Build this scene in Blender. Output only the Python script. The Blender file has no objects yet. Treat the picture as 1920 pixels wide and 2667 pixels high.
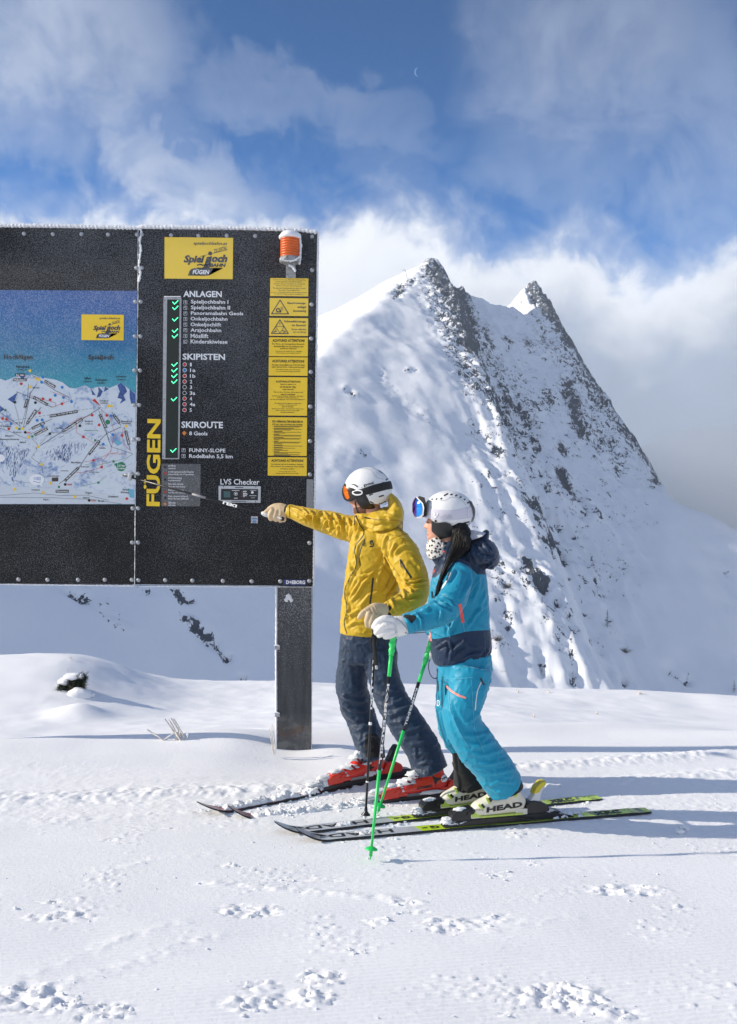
import bpy, bmesh, math, random
import numpy as np
from mathutils import Vector, Matrix
from mathutils.bvhtree import BVHTree

random.seed(7); rng = np.random.RandomState(7)
sc = bpy.context.scene
col = sc.collection
R = math.radians

# ------------------------------------------------------------------ camera
F = 2400.0; CX = 960.0; CY = 1333.5; CAMH = 1.64; ROLL = 0.007
cr, sr = math.cos(ROLL), math.sin(ROLL)
cam_d = bpy.data.cameras.new('camera')
cam_d.sensor_fit = 'VERTICAL'; cam_d.sensor_height = 36.0; cam_d.sensor_width = 36.0 * 1920 / 2667
cam_d.lens = 36.0 * F / 2667.0
cam_d.clip_start = 0.1; cam_d.clip_end = 60000
cam = bpy.data.objects.new('camera', cam_d); col.objects.link(cam)
cam.matrix_world = Matrix(((cr, -sr, 0, 0), (0, 0, -1, 0), (sr, cr, 0, CAMH), (0, 0, 0, 1)))
sc.camera = cam
HAZE = 0.00022

# ------------------------------------------------------------------ light
SUN_AZ, SUN_EL = R(1.5), R(25)
sun_dir = Vector((math.cos(SUN_EL) * math.cos(SUN_AZ), math.cos(SUN_EL) * math.sin(SUN_AZ), -math.sin(SUN_EL)))
sl = bpy.data.lights.new('sun', 'SUN'); sl.energy = 2.35; sl.angle = R(0.5); sl.color = (1.0, 0.90, 0.75)
so = bpy.data.objects.new('sun', sl); col.objects.link(so); so.location = (-30, -10, 30)
so.rotation_euler = sun_dir.to_track_quat('-Z', 'Y').to_euler()
sc.view_settings.view_transform = 'Standard'; sc.view_settings.look = 'None'
sc.view_settings.gamma = 1.0; sc.view_settings.use_curve_mapping = False
sc.view_settings.exposure = 1.30
sc.cycles.max_bounces = 6; sc.cycles.diffuse_bounces = 3; sc.cycles.glossy_bounces = 3
sc.cycles.volume_bounces = 0

# ---- world : Nishita sky + procedural cloud cover
W = bpy.data.worlds.new('World'); sc.world = W; W.use_nodes = True
nt = W.node_tree; nt.nodes.clear()
class NT:
    """tiny node helper"""
    def __init__(s, t): s.t = t
    def n(s, typ, **kw):
        nd = s.t.nodes.new(typ)
        for k, v in kw.items(): setattr(nd, k, v)
        return nd
    def put(s, sock, v):
        if v is None: return
        if hasattr(v, 'links') or isinstance(v, bpy.types.NodeSocket): s.t.links.new(v, sock)
        else: sock.default_value = v
    def m(s, op, a, b=None, c=None, clamp=False):
        nd = s.n('ShaderNodeMath', operation=op); nd.use_clamp = clamp
        s.put(nd.inputs[0], a)
        if b is not None: s.put(nd.inputs[1], b)
        if c is not None: s.put(nd.inputs[2], c)
        return nd.outputs[0]
    def ss(s, v, a, b, lo=0.0, hi=1.0):
        nd = s.n('ShaderNodeMapRange', interpolation_type='SMOOTHSTEP')
        for i, x in enumerate((v, a, b, lo, hi)): s.put(nd.inputs[i], x)
        return nd.outputs[0]
    def lin(s, v, a, b, lo=0.0, hi=1.0):
        nd = s.n('ShaderNodeMapRange')
        for i, x in enumerate((v, a, b, lo, hi)): s.put(nd.inputs[i], x)
        return nd.outputs[0]
    def mix(s, f, a, b):
        nd = s.n('ShaderNodeMix', data_type='RGBA')
        s.put(nd.inputs[0], f); s.put(nd.inputs[6], a); s.put(nd.inputs[7], b)
        return nd.outputs[2]
    def noise(s, vec, scale, detail=4, rough=0.5, dist=0.0, dims='3D'):
        nd = s.n('ShaderNodeTexNoise', noise_dimensions=dims)
        s.put(nd.inputs['Vector'], vec)
        nd.inputs['Scale'].default_value = scale; nd.inputs['Detail'].default_value = detail
        nd.inputs['Roughness'].default_value = rough; nd.inputs['Distortion'].default_value = dist
        return nd.outputs['Fac']
    def comb(s, x, y, z):
        nd = s.n('ShaderNodeCombineXYZ')
        for i, v in enumerate((x, y, z)): s.put(nd.inputs[i], v)
        return nd.outputs[0]
w = NT(nt)
geo = w.n('ShaderNodeTexCoord'); sep = w.n('ShaderNodeSeparateXYZ'); nt.links.new(geo.outputs['Generated'], sep.inputs[0])
sx, sy, sz = sep.outputs
az = w.m('MULTIPLY', w.m('ARCTAN2', sx, sy), 57.2958)          # degrees, 0 = straight ahead
el = w.m('MULTIPLY', w.m('ARCSINE', sz), 57.2958)
sky = w.n('ShaderNodeTexSky', sky_type='NISHITA'); sky.sun_disc = False
sky.sun_elevation = SUN_EL
sky.sun_rotation = math.atan2(-sun_dir.x, -sun_dir.y)
sky.altitude = 2000; sky.air_density = 1.0; sky.dust_density = 0.3; sky.ozone_density = 3.0
STR = 0.10
ndir = geo.outputs['Generated']
# elevation-dependent deepening of the clear mountain sky
n1 = w.noise(ndir, 3.2, 6, 0.56, 0.5)
n2 = w.noise(ndir, 9.0, 7, 0.6, 0.8)
n3 = w.noise(ndir, 26.0, 6, 0.6, 0.4)
def pa(px): return math.degrees(math.atan((px - CX) / F))
def pe(py, px=960): return math.degrees(math.atan((CY - py) / F * math.cos(math.atan((px - CX) / F))))
wa = w.m('ADD', az, w.m('MULTIPLY', w.m('SUBTRACT', n2, 0.5), 9.0))
we = w.m('ADD', el, w.m('MULTIPLY', w.m('SUBTRACT', n3, 0.5), 7.0))
def blob(px, py, rx, ry, soft=1.0, rot=0.0):
    a0, e0 = pa(px), pe(py, px); ra = rx / 42.0; re = ry / 42.0
    dx = w.m('SUBTRACT', wa, a0); dy = w.m('SUBTRACT', we, e0)
    c, s_ = math.cos(rot), math.sin(rot)
    u = w.m('MULTIPLY', w.m('ADD', w.m('MULTIPLY', dx, c), w.m('MULTIPLY', dy, s_)), 1 / ra)
    v = w.m('MULTIPLY', w.m('SUBTRACT', w.m('MULTIPLY', dy, c), w.m('MULTIPLY', dx, s_)), 1 / re)
    r2 = w.m('ADD', w.m('MULTIPLY', u, u), w.m('MULTIPLY', v, v))
    return w.ss(r2, 1.25, 0.0)
blobs = [(150, 110, 360, 250, 0, .50), (30, 290, 260, 130, -.3, .34), (360, 400, 200, 190, 0, .22), (470, 500, 320, 120, -.45, .66),
         (330, 240, 200, 140, 0, .16), (640, 250, 240, 110, .1, .20), (900, 300, 300, 90, -.35, .20), (1010, 470, 260, 80, -.5, .12), (1560, 150, 400, 260, 0, .30),
         (1450, 430, 280, 150, -.2, .20), (1850, 420, 170, 420, 0, .30), (1300, 20, 180, 110, 0, .20), (860, 600, 220, 60, .2, .25)]
cl = None
for b in blobs:
    v = w.m('MULTIPLY', blob(b[0], b[1], b[2], b[3], rot=b[4]), b[5])
    cl = v if cl is None else w.m('MAXIMUM', cl, v)
# cloud cover beyond the view, made thicker to raise the ambient light
thin = w.ss(n1, 0.38, 0.62, 0.0, 0.8)
outside = w.ss(w.m('ABSOLUTE', az), 26.0, 40.0)
cl = w.m('MAXIMUM', cl, w.m('MULTIPLY', thin, outside))
tex = w.m('ADD', w.m('MULTIPLY', n2, 0.75), w.m('MULTIPLY', n3, 0.5))
cl = w.m('MULTIPLY', cl, w.ss(tex, 0.26, 0.90, 0.35, 1.25), clamp=True)
# low cloud bank all round the horizon, top edge by azimuth
fc = w.n('ShaderNodeFloatCurve')
t01 = w.lin(az, -30.0, 30.0); nt.links.new(t01, fc.inputs['Value'])
tops = [(-200, 560), (700, 575), (830, 600), (960, 578), (1040, 582), (1120, 618), (1230, 668), (1360, 690), (1420, 660), (1490, 645), (1560, 690), (1640, 745), (1740, 725), (1850, 700), (1920, 640), (2300, 600)]
cm = fc.mapping; cu = cm.curves[0]
while len(cu.points) > 2: cu.points.remove(cu.points[1])
pts = [((pa(px) + 30) / 60, pe(py, px) / 40) for px, py in tops]
cu.points[0].location = (0, pts[0][1]); cu.points[-1].location = (1, pts[-1][1])
for p in pts: cu.points.new(*p)
cm.update()
top = w.m('MULTIPLY', fc.outputs[0], 40.0)
top = w.m('ADD', top, w.m('MULTIPLY', w.m('SUBTRACT', n3, 0.5), 5.5))
top = w.m('ADD', top, w.m('MULTIPLY', w.m('SUBTRACT', n2, 0.5), 2.5))
below = w.m('SUBTRACT', top, el)
bank = w.ss(below, -1.9, 1.3)
# wispy upper fringe
bank2 = w.ss(w.m('ADD', below, w.m('MULTIPLY', w.m('SUBTRACT', n2, 0.5), 6.0)), -4.0, 2.0, 0.0, 0.7)
cover = w.m('MAXIMUM', w.m('MAXIMUM', bank, bank2), cl, clamp=True)
# cloud colour: brilliant toward the sun side / edge, grey blue deep inside on the right
deep = w.ss(below, 0.0, 6.0)
side = w.ss(az, -3.0, 11.0)
gfac = w.m('MULTIPLY', deep, side)
bright = (.43, .445, .475, 1); grey = (.195, .228, .295, 1)
hi = (.30, .325, .375, 1)
ccol = w.mix(w.m('MULTIPLY', bank, 1.0), hi, bright)
ccol = w.mix(w.m('MULTIPLY', gfac, 1.0), ccol, grey)
mod = w.lin(n2, 0.25, 0.75, 0.90, 1.08)
vm = w.n('ShaderNodeVectorMath', operation='SCALE'); nt.links.new(ccol, vm.inputs[0]); nt.links.new(mod, vm.inputs['Scale'])
vs = w.n('ShaderNodeVectorMath', operation='SCALE'); nt.links.new(vm.outputs[0], vs.inputs[0]); vs.inputs['Scale'].default_value = 1 / STR
tint = w.n('ShaderNodeVectorMath', operation='MULTIPLY'); nt.links.new(sky.outputs[0], tint.inputs[0])
nt.links.new(w.mix(w.ss(el, 30.0, 10.0), (.092, .32, .50, 1), (.15, .50, .79, 1)), tint.inputs[1])
final = w.mix(cover, tint.outputs[0], vs.outputs[0])
bg = w.n('ShaderNodeBackground'); nt.links.new(final, bg.inputs[0]); bg.inputs[1].default_value = STR
wo = w.n('ShaderNodeOutputWorld'); nt.links.new(bg.outputs[0], wo.inputs[0])

# ------------------------------------------------------------------ helpers
def P(px, py, d):
    """world point seen at photo pixel (px, py) at depth d metres"""
    u = (px - CX) / F; v = -(py - CY) / F
    return Vector(((u * cr - v * sr) * d, d, CAMH + (u * sr + v * cr) * d))
def proj(co):
    co = np.asarray(co, float); X = co[..., 0]; Y = co[..., 1]; Z = co[..., 2] - CAMH
    u = (X * cr + Z * sr) / Y; v = (-X * sr + Z * cr) / Y
    return CX + u * F, CY - v * F
def ray(px, py):
    return (P(px, py, 1.0) - Vector((0, 0, CAMH))).normalized()
def G(px, py, z=0.0):
    r = ray(px, py); t = (z - CAMH) / r.z
    return Vector((0, 0, CAMH)) + r * t

_perm = np.random.RandomState(3).permutation(512); _perm = np.concatenate([_perm, _perm, _perm[:8]])
_g3 = np.random.RandomState(4).normal(size=(512, 3)); _g3 /= np.linalg.norm(_g3, axis=1)[:, None]
def pn(x, y, z=0.0):
    x = np.asarray(x, float); y = np.asarray(y, float); z = np.broadcast_to(np.asarray(z, float), x.shape)
    xi = np.floor(x).astype(int); yi = np.floor(y).astype(int); zi = np.floor(z).astype(int)
    xf = x - xi; yf = y - yi; zf = z - zi
    f = lambda t: t * t * t * (t * (t * 6 - 15) + 10)
    u, v, ww = f(xf), f(yf), f(zf); xi &= 511; yi &= 511; zi &= 511
    def g(dx, dy, dz):
        h = _perm[(_perm[(_perm[(xi + dx) & 511] + yi + dy) & 511] + zi + dz) & 511]
        gr = _g3[h]; return gr[..., 0] * (xf - dx) + gr[..., 1] * (yf - dy) + gr[..., 2] * (zf - dz)
    L = lambda a, b, t: a + (b - a) * t
    return L(L(L(g(0,0,0), g(1,0,0), u), L(g(0,1,0), g(1,1,0), u), v), L(L(g(0,0,1), g(1,0,1), u), L(g(0,1,1), g(1,1,1), u), v), ww) * 1.5
def fbm(x, y, z=0.0, o=4, g=0.5, l=2.03):
    s = 0; a = 1; n = 0
    for i in range(o):
        s = s + a * pn(x + i * 17.3, y + i * 5.1, z + i * 3.7); n += a; a *= g; x = x * l; y = y * l; z = z * l
    return s / n
def ridged(x, y, z=0.0, o=4, g=0.5, l=2.05):
    s = 0; a = 1; n = 0
    for i in range(o):
        s = s + a * (1 - np.abs(pn(x + i * 11.3, y + i * 7.1, z + i * 2.7)) * 2.0); n += a; a *= g; x = x * l; y = y * l; z = z * l
    return s / n
def sstep(x, a, b):
    t = np.clip((x - a) / (b - a), 0, 1); return t * t * (3 - 2 * t)

def mesh_from(name, verts, faces, mat=None, parent=None, smooth=False, link=True):
    me = bpy.data.meshes.new(name)
    if isinstance(verts, np.ndarray): verts = verts.tolist()
    me.from_pydata([tuple(v) for v in verts], [], [tuple(f) for f in faces]); me.update()
    return obj_from(name, me, mat, parent, smooth)
def obj_from(name, me, mat=None, parent=None, smooth=False):
    if mat is not None and len(me.materials) == 0: me.materials.append(mat)
    if smooth: me.polygons.foreach_set('use_smooth', [True] * len(me.polygons))
    o = bpy.data.objects.new(name, me); col.objects.link(o)
    if parent is not None: put(o, parent)
    return o
def put(o, parent):
    o.parent = parent
    o.matrix_parent_inverse = parent_world(parent).inverted()
def parent_world(p):
    m = Matrix.LocRotScale(p.location, p.rotation_euler, p.scale)
    if p.parent is not None: m = parent_world(p.parent) @ p.matrix_parent_inverse @ m
    return m
def grid_mesh(name, X, Y, Z, mat, smooth=True, attrs=None):
    ny, nx = X.shape
    co = np.empty((ny * nx, 3), np.float32); co[:, 0] = X.ravel(); co[:, 1] = Y.ravel(); co[:, 2] = Z.ravel()
    i = np.arange(ny * nx).reshape(ny, nx)
    q = np.stack([i[:-1, :-1], i[:-1, 1:], i[1:, 1:], i[1:, :-1]], -1).reshape(-1, 4)
    me = bpy.data.meshes.new(name); me.vertices.add(len(co)); me.vertices.foreach_set('co', co.ravel())
    me.loops.add(q.size); me.loops.foreach_set('vertex_index', q.ravel().astype(np.int32))
    me.polygons.add(len(q)); me.polygons.foreach_set('loop_start', np.arange(0, q.size, 4, dtype=np.int32))
    try: me.polygons.foreach_set('loop_total', np.full(len(q), 4, dtype=np.int32))
    except Exception: pass
    me.polygons.foreach_set('use_smooth', np.ones(len(q), bool)) if smooth else None
    me.update(calc_edges=True); me.validate()
    for k, v in (attrs or {}).items():
        a = me.attributes.new(k, 'FLOAT', 'POINT'); a.data.foreach_set('value', v.ravel().astype(np.float32))
    me.materials.append(mat)
    o = bpy.data.objects.new(name, me); col.objects.link(o); return o
def thing(name, label, cat, loc=(0, 0, 0), group=None):
    o = bpy.data.objects.new(name, None); col.objects.link(o); o.location = loc; o.empty_display_size = .1
    o['label'] = label; o['category'] = cat
    if group: o['group'] = group
    return o
def tag(o, label, cat, group=None):
    o['label'] = label; o['category'] = cat
    if group: o['group'] = group
    return o

# ---- materials
def mat(name, color, rough=0.6, metal=0.0, var=0.0, vscale=20.0, bump=0.0, bscale=200.0, emit=None, spec=0.5, coat=0.0, sheen=0.0, bdetail=3):
    m = bpy.data.materials.new(name); m.use_nodes = True; t = NT(m.node_tree); bs = m.node_tree.nodes['Principled BSDF']
    bs.inputs['Base Color'].default_value = (*color, 1); bs.inputs['Roughness'].default_value = rough; bs.inputs['Metallic'].default_value = metal
    bs.inputs['Specular IOR Level'].default_value = spec; bs.inputs['Coat Weight'].default_value = coat; bs.inputs['Sheen Weight'].default_value = sheen
    if var or bump:
        tc = t.n('ShaderNodeTexCoord').outputs['Object']
    if var:
        f = t.noise(tc, vscale, 5, 0.6)
        f = t.lin(f, 0.3, 0.7)
        c = t.mix(f, tuple(max(0, x * (1 - var)) for x in color) + (1,), tuple(min(1, x * (1 + var)) for x in color) + (1,))
        m.node_tree.links.new(c, bs.inputs['Base Color'])
    if bump:
        b = t.n('ShaderNodeBump'); b.inputs['Strength'].default_value = 1.0; b.inputs['Distance'].default_value = bump
        m.node_tree.links.new(t.noise(tc, bscale, bdetail, 0.6), b.inputs['Height']); m.node_tree.links.new(b.outputs[0], bs.inputs['Normal'])
    if emit:
        bs.inputs['Emission Color'].default_value = (*emit[0], 1); bs.inputs['Emission Strength'].default_value = emit[1]
    return m
def snow_mat(name, bumpd=0.004, bscale=60.0, tint=(.895, .905, .925)):
    m = bpy.data.materials.new(name); m.use_nodes = True; t = NT(m.node_tree); bs = m.node_tree.nodes['Principled BSDF']
    tc = t.n('ShaderNodeTexCoord').outputs['Object']
    f = t.lin(t.noise(tc, 1.3, 5, 0.6), 0.3, 0.7)
    c = t.mix(f, tuple(x * .975 for x in tint) + (1,), tuple(min(1, x * 1.01) for x in tint) + (1,))
    m.node_tree.links.new(c, bs.inputs['Base Color']); bs.inputs['Roughness'].default_value = 0.75; bs.inputs['Specular IOR Level'].default_value = .2
    b = t.n('ShaderNodeBump'); b.inputs['Distance'].default_value = bumpd
    h = t.m('ADD', t.noise(tc, bscale, 4, 0.65), t.m('MULTIPLY', t.noise(tc, bscale * 6, 2, 0.5), 0.35))
    m.node_tree.links.new(h, b.inputs['Height']); m.node_tree.links.new(b.outputs[0], bs.inputs['Normal'])
    return m
M_snow = snow_mat('snow', 0.0020, 60.0)
M_frost = snow_mat('frost', 0.004, 150.0, (.86, .88, .91))

# ------------------------------------------------------------------ ground
def poly_dist(x, y, pts):
    """distance to polyline and normalised parameter"""
    best = np.full(x.shape, 1e9); par = np.zeros(x.shape); tot = 0
    lens = [math.dist(a[:2], b[:2]) for a, b in zip(pts, pts[1:])]; T = sum(lens)
    for a, b, L in zip(pts, pts[1:], lens):
        dx, dy = b[0] - a[0], b[1] - a[1]
        t = np.clip(((x - a[0]) * dx + (y - a[1]) * dy) / (L * L), 0, 1)
        d = np.hypot(x - a[0] - t * dx, y - a[1] - t * dy)
        m_ = d < best; best = np.where(m_, d, best); par = np.where(m_, (tot + t * L) / T, par); tot += L
    return best, par
def gp(*pp): return [(G(a, b).x, G(a, b).y) for a, b in pp]
crest_pts = gp((-900, 1972), (0, 1955), (440, 1930), (700, 1920), (900, 1905), (1250, 1893), (1560, 1884), (1920, 1900), (2800, 1920))
crest2_pts = gp((900, 1930), (1300, 1905), (1480, 1900), (1700, 1893), (1920, 1884))
soft_pts = gp((-900, 2010), (0, 2000), (440, 1988), (760, 1990), (900, 1985))
berm_pts = gp((-900, 2090), (0, 2084), (300, 2072), (600, 2062), (800, 2050), (900, 2046), (1000, 2035))
berm2_pts = gp((1330, 2000), (1500, 1988), (1700, 1975), (1920, 1958), (2600, 1930))
berm3_pts = gp((1345, 2052), (1500, 2045), (1700, 2030), (1920, 2010), (2600, 1985))
# trampled / broken patches:  px, py, half-width px, half-height px, amplitude
patches = [(150, 2390, 100, 14, .035), (650, 2372, 100, 20, .045), (1065, 2352, 55, 15, .03), (1075, 2375, 40, 8, .02), (985, 2402, 40, 14, .032),
           (1170, 2410, 85, 22, .05), (1290, 2395, 50, 14, .03), (1640, 2320, 120, 17, .045), (1390, 2246, 30, 9, .025), (1290, 2280, 38, 10, .025),
           (60, 2600, 110, 45, .055), (160, 2620, 60, 30, .04), (270, 2640, 80, 30, .055), (680, 2570, 55, 18, .045), (840, 2550, 65, 24, .055),
           (800, 2600, 80, 28, .05), (650, 2620, 75, 25, .05), (1470, 2600, 130, 40, .065), (1600, 2640, 80, 22, .035), (1320, 2645, 25, 8, .03), (600, 2255, 30, 6, .02),
           (290, 2188, 38, 6, .02), (130, 2350, 40, 8, .02), (1340, 2176, 30, 9, .02), (1780, 2160, 12, 5, .05), (800, 2290, 120, 6, .015), (930, 2480, 40, 10, .012), (440, 2160, 16, 5, .02)]
tracks = [([(60, 2540), (200, 2490), (330, 2440), (480, 2405)], .010), ([(180, 2560), (420, 2480), (560, 2440)], .012), ([(540, 2300), (720, 2315), (900, 2330), (1010, 2340)], .016),
          ([(1280, 2420), (1400, 2400), (1500, 2390)], .012), ([(250, 2270), (420, 2235), (560, 2225)], .010), ([(100, 2140), (400, 2120), (520, 2115)], .012)]
def ground_h(x, y, fine=True):
    x = np.asarray(x, float); y = np.asarray(y, float)
    z = np.zeros(np.broadcast(x, y).shape)
    z = z + 0.012 * fbm(x * 0.8, y * 1.4, 1.0, 3)
    # crest line and what falls away behind it
    yc = np.interp(x, [p[0] for p in crest_pts], [p[1] for p in crest_pts])
    z = z + 0.035 * np.exp(-((y - yc + .10) / .22) ** 2) * (1 + .5 * fbm(x * 1.2, y * 0, 4.0, 2))
    back = y - yc
    edge = 14.2 + 0.55 * pn(x * .22, y * 0, 9.0) + 0.25 * np.sin(x * .5)
    zz = -0.36 * sstep(back, 0.0, 1.3) - 0.140 * np.clip(back - .8, 0, 5.2) - 0.62 * np.clip(y - edge, 0, None) ** 1.0 * sstep(y, edge, edge + 3) 
    z = z + np.where(back > 0, zz, 0) - .022 * np.clip(x, 0, 8) * sstep(back, .5, 5)
    z = z + sstep(back, 0.3, 2.5) * (0.11 * np.exp(-((x - .3) / 1.9) ** 2 - ((y - 12.9) / 1.4) ** 2) + .05 * fbm(x * .35, y * .5, 3.0, 3))
    z = z + 0.11 * np.exp(-((x - 2.8) / .55) ** 2 - ((y - 8.6) / .5) ** 2)
    # mound on the left
    mx = P(140, 1703, 12.8).x
    z = z + 0.60 * np.exp(-(np.abs((x - mx) / np.where(x < mx, 3.2, 1.25))) ** 2.2 - ((y - 12.9) / 1.5) ** 2) + .10 * np.exp(-((x - mx + 2.6) / 2.2) ** 2 - ((y - 12.9) / 1.7) ** 2)
    z = z + 0.14 * np.exp(-((x - P(190, 1770, 10.6).x) / .30) ** 2 - ((y - 10.9) / .35) ** 2)
    z = z + sstep(back, .3, 2) * sstep(-y, -16, -14.5) * (.035 * fbm(x * 1.1, y * 1.6, 50., 3) + .012 * ridged(x * 1.4 + y, y * 3.2, 51., 3))
    pf = G(770, 1962); z = z - .060 * np.exp(-((x - pf.x) / .55) ** 2 - ((y - 6.2) / .5) ** 2)
    near = sstep(-y, -9.5, -6.2)
    # wind lips just in front of the crest
    d, t = poly_dist(x, y, soft_pts); ys = np.interp(x, [p[0] for p in soft_pts], [p[1] for p in soft_pts])
    z = z + .045 * sstep(y - ys, -.10, .12) * sstep(-x, 0.2, 1.0)
    ys = np.interp(x, [p[0] for p in crest2_pts], [p[1] for p in crest2_pts])
    z = z + (.030 * sstep(y - ys, -.03, .12) - .045 * sstep(y - ys, -.5, -.05)) * sstep(x, -.3, .4)
    # snow piled at the post foot
    pf = G(770, 1962)
    z = z + .07 * np.exp(-((x - pf.x - .25) / .28) ** 2 - ((y - pf.y - .05) / .2) ** 2) + .05 * np.exp(-((x - pf.x + .35) / .35) ** 2 - ((y - pf.y - .1) / .2) ** 2)
    if fine:
        r1 = fbm(x * 14, y * 14, 2.0, 4, .6); r2 = fbm(x * 38, y * 38, 5.0, 3, .6); r3 = np.abs(pn(x * 22, y * 22, 8.0))
        groom = sstep(-y, -5.15, -4.7) * sstep(y, -50, 1)
        rub = np.zeros_like(z)
        for pts_, wd, am in ((berm_pts, .12, .026), (berm2_pts, .10, .030), (berm3_pts, .09, .020)):
            d, t = poly_dist(x, y, pts_)
            k = np.exp(-(d / wd) ** 2)
            z = z + am * k * (.35 + .8 * np.clip(.5 + r1, 0, 2)); rub = np.maximum(rub, k)
        rough_zone = sstep(y, 4.55, 5.0) * sstep(-y, -6.15, -5.6)
        z = z + rough_zone * (.0045 * r1 + .003 * r2) * (.4 + .8 * np.clip(fbm(x * 1.1, y * 3.0, 12.0, 2) + .5, 0, 1.3))
        z = z + rough_zone * .0035 * np.sin((y - .20 * x) * 2 * math.pi / .19 + 2 * pn(x, y * 2, 3.)) * .6
        for a, b, hw, hh, am in patches:
            c = G(a, b); sx_ = abs(G(a + hw, b).x - c.x); sy_ = abs(G(a, b - hh).y - c.y)
            m_ = ((x - c.x) / sx_) ** 2 + ((y - c.y) / sy_) ** 2
            m_ = m_ + .9 * r1
            k = sstep(-m_, -1.15, -.45)
            r4 = ridged(x * 9 + a, y * 9, 6., 4, .6) - .55; lump = np.clip(.12 + r1 * 1.0 + r4 * 1.3 + r2 * 1.0, -.45, 1.3)
            z = z + am * k * lump * .34; rub = np.maximum(rub, k)
        for pts_, am in tracks:
            d, t = poly_dist(x, y, gp(*pts_)); k = np.exp(-(d / .035) ** 2) * np.clip(.4 + 1.6 * r1, 0, 1.5)
            z = z + am * .6 * k; rub = np.maximum(rub, k * .8)
        z = z + .0030 * np.clip(r2 + .5 * pn(x * 3, y * 3, 30.) - .35, 0, 1) * groom * 6
        # corduroy left by the groomer
        ph = (y - .17 * x + .004 * pn(x * 1.5, y * 1.5, 1.)) / .0255
        rib = np.abs(np.sin(math.pi * ph)) ** 5 + .3
        fade = .35 + .65 * sstep(fbm(x * .9, y * 2.2, 40., 3), -.35, .1)
        z = z + (groom * .85 + .15 * sstep(-y, -6.0, -5.2)) * (rib - .6) * .0080 * fade * np.clip(1 - rub * 1.3, 0, 1)
        z = z + near * .0008 * r2
    return z
def make_ground():
    ys = np.concatenate([[-3000, -800, -200, -60, -20, -6, -2, 0, 1.2, 2.0, 2.4], np.arange(2.62, 5.2, .0058), np.arange(5.2, 6.3, .011), np.arange(6.3, 8.0, .02), np.arange(8.0, 16, .06),
                         np.arange(16, 60, 2), np.arange(60, 400, 20), [450, 600, 900, 1400, 2000, 3000, 5000]])
    xm = np.concatenate([np.arange(0, 2.35, .0115), np.arange(2.35, 4.2, .03), np.arange(4.2, 9, .12), np.arange(9, 30, 1.5), np.arange(30, 200, 20), [250, 400, 800, 1600, 3200, 5000]])
    xs = np.concatenate([-xm[:0:-1], xm])
    X, Y = np.meshgrid(xs, ys)
    Z = np.zeros_like(X)
    Z[:] = ground_h(X, Y, False)
    a = np.searchsorted(ys, 2.5); b = np.searchsorted(ys, 8.0)
    c = np.searchsorted(xs, -3.2); e = np.searchsorted(xs, 3.2)
    Z[a:b, c:e] = ground_h(X[a:b, c:e], Y[a:b, c:e], True)
    Z = np.maximum(Z, -240 + 10 * fbm(X / 300, Y / 300, 0, 3))
    # keep the rest of the ridge we stand on from falling behind the camera
    return grid_mesh('snow_ground', X, Y, Z, M_snow)
ground = make_ground(); ground['kind'] = 'structure'

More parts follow.
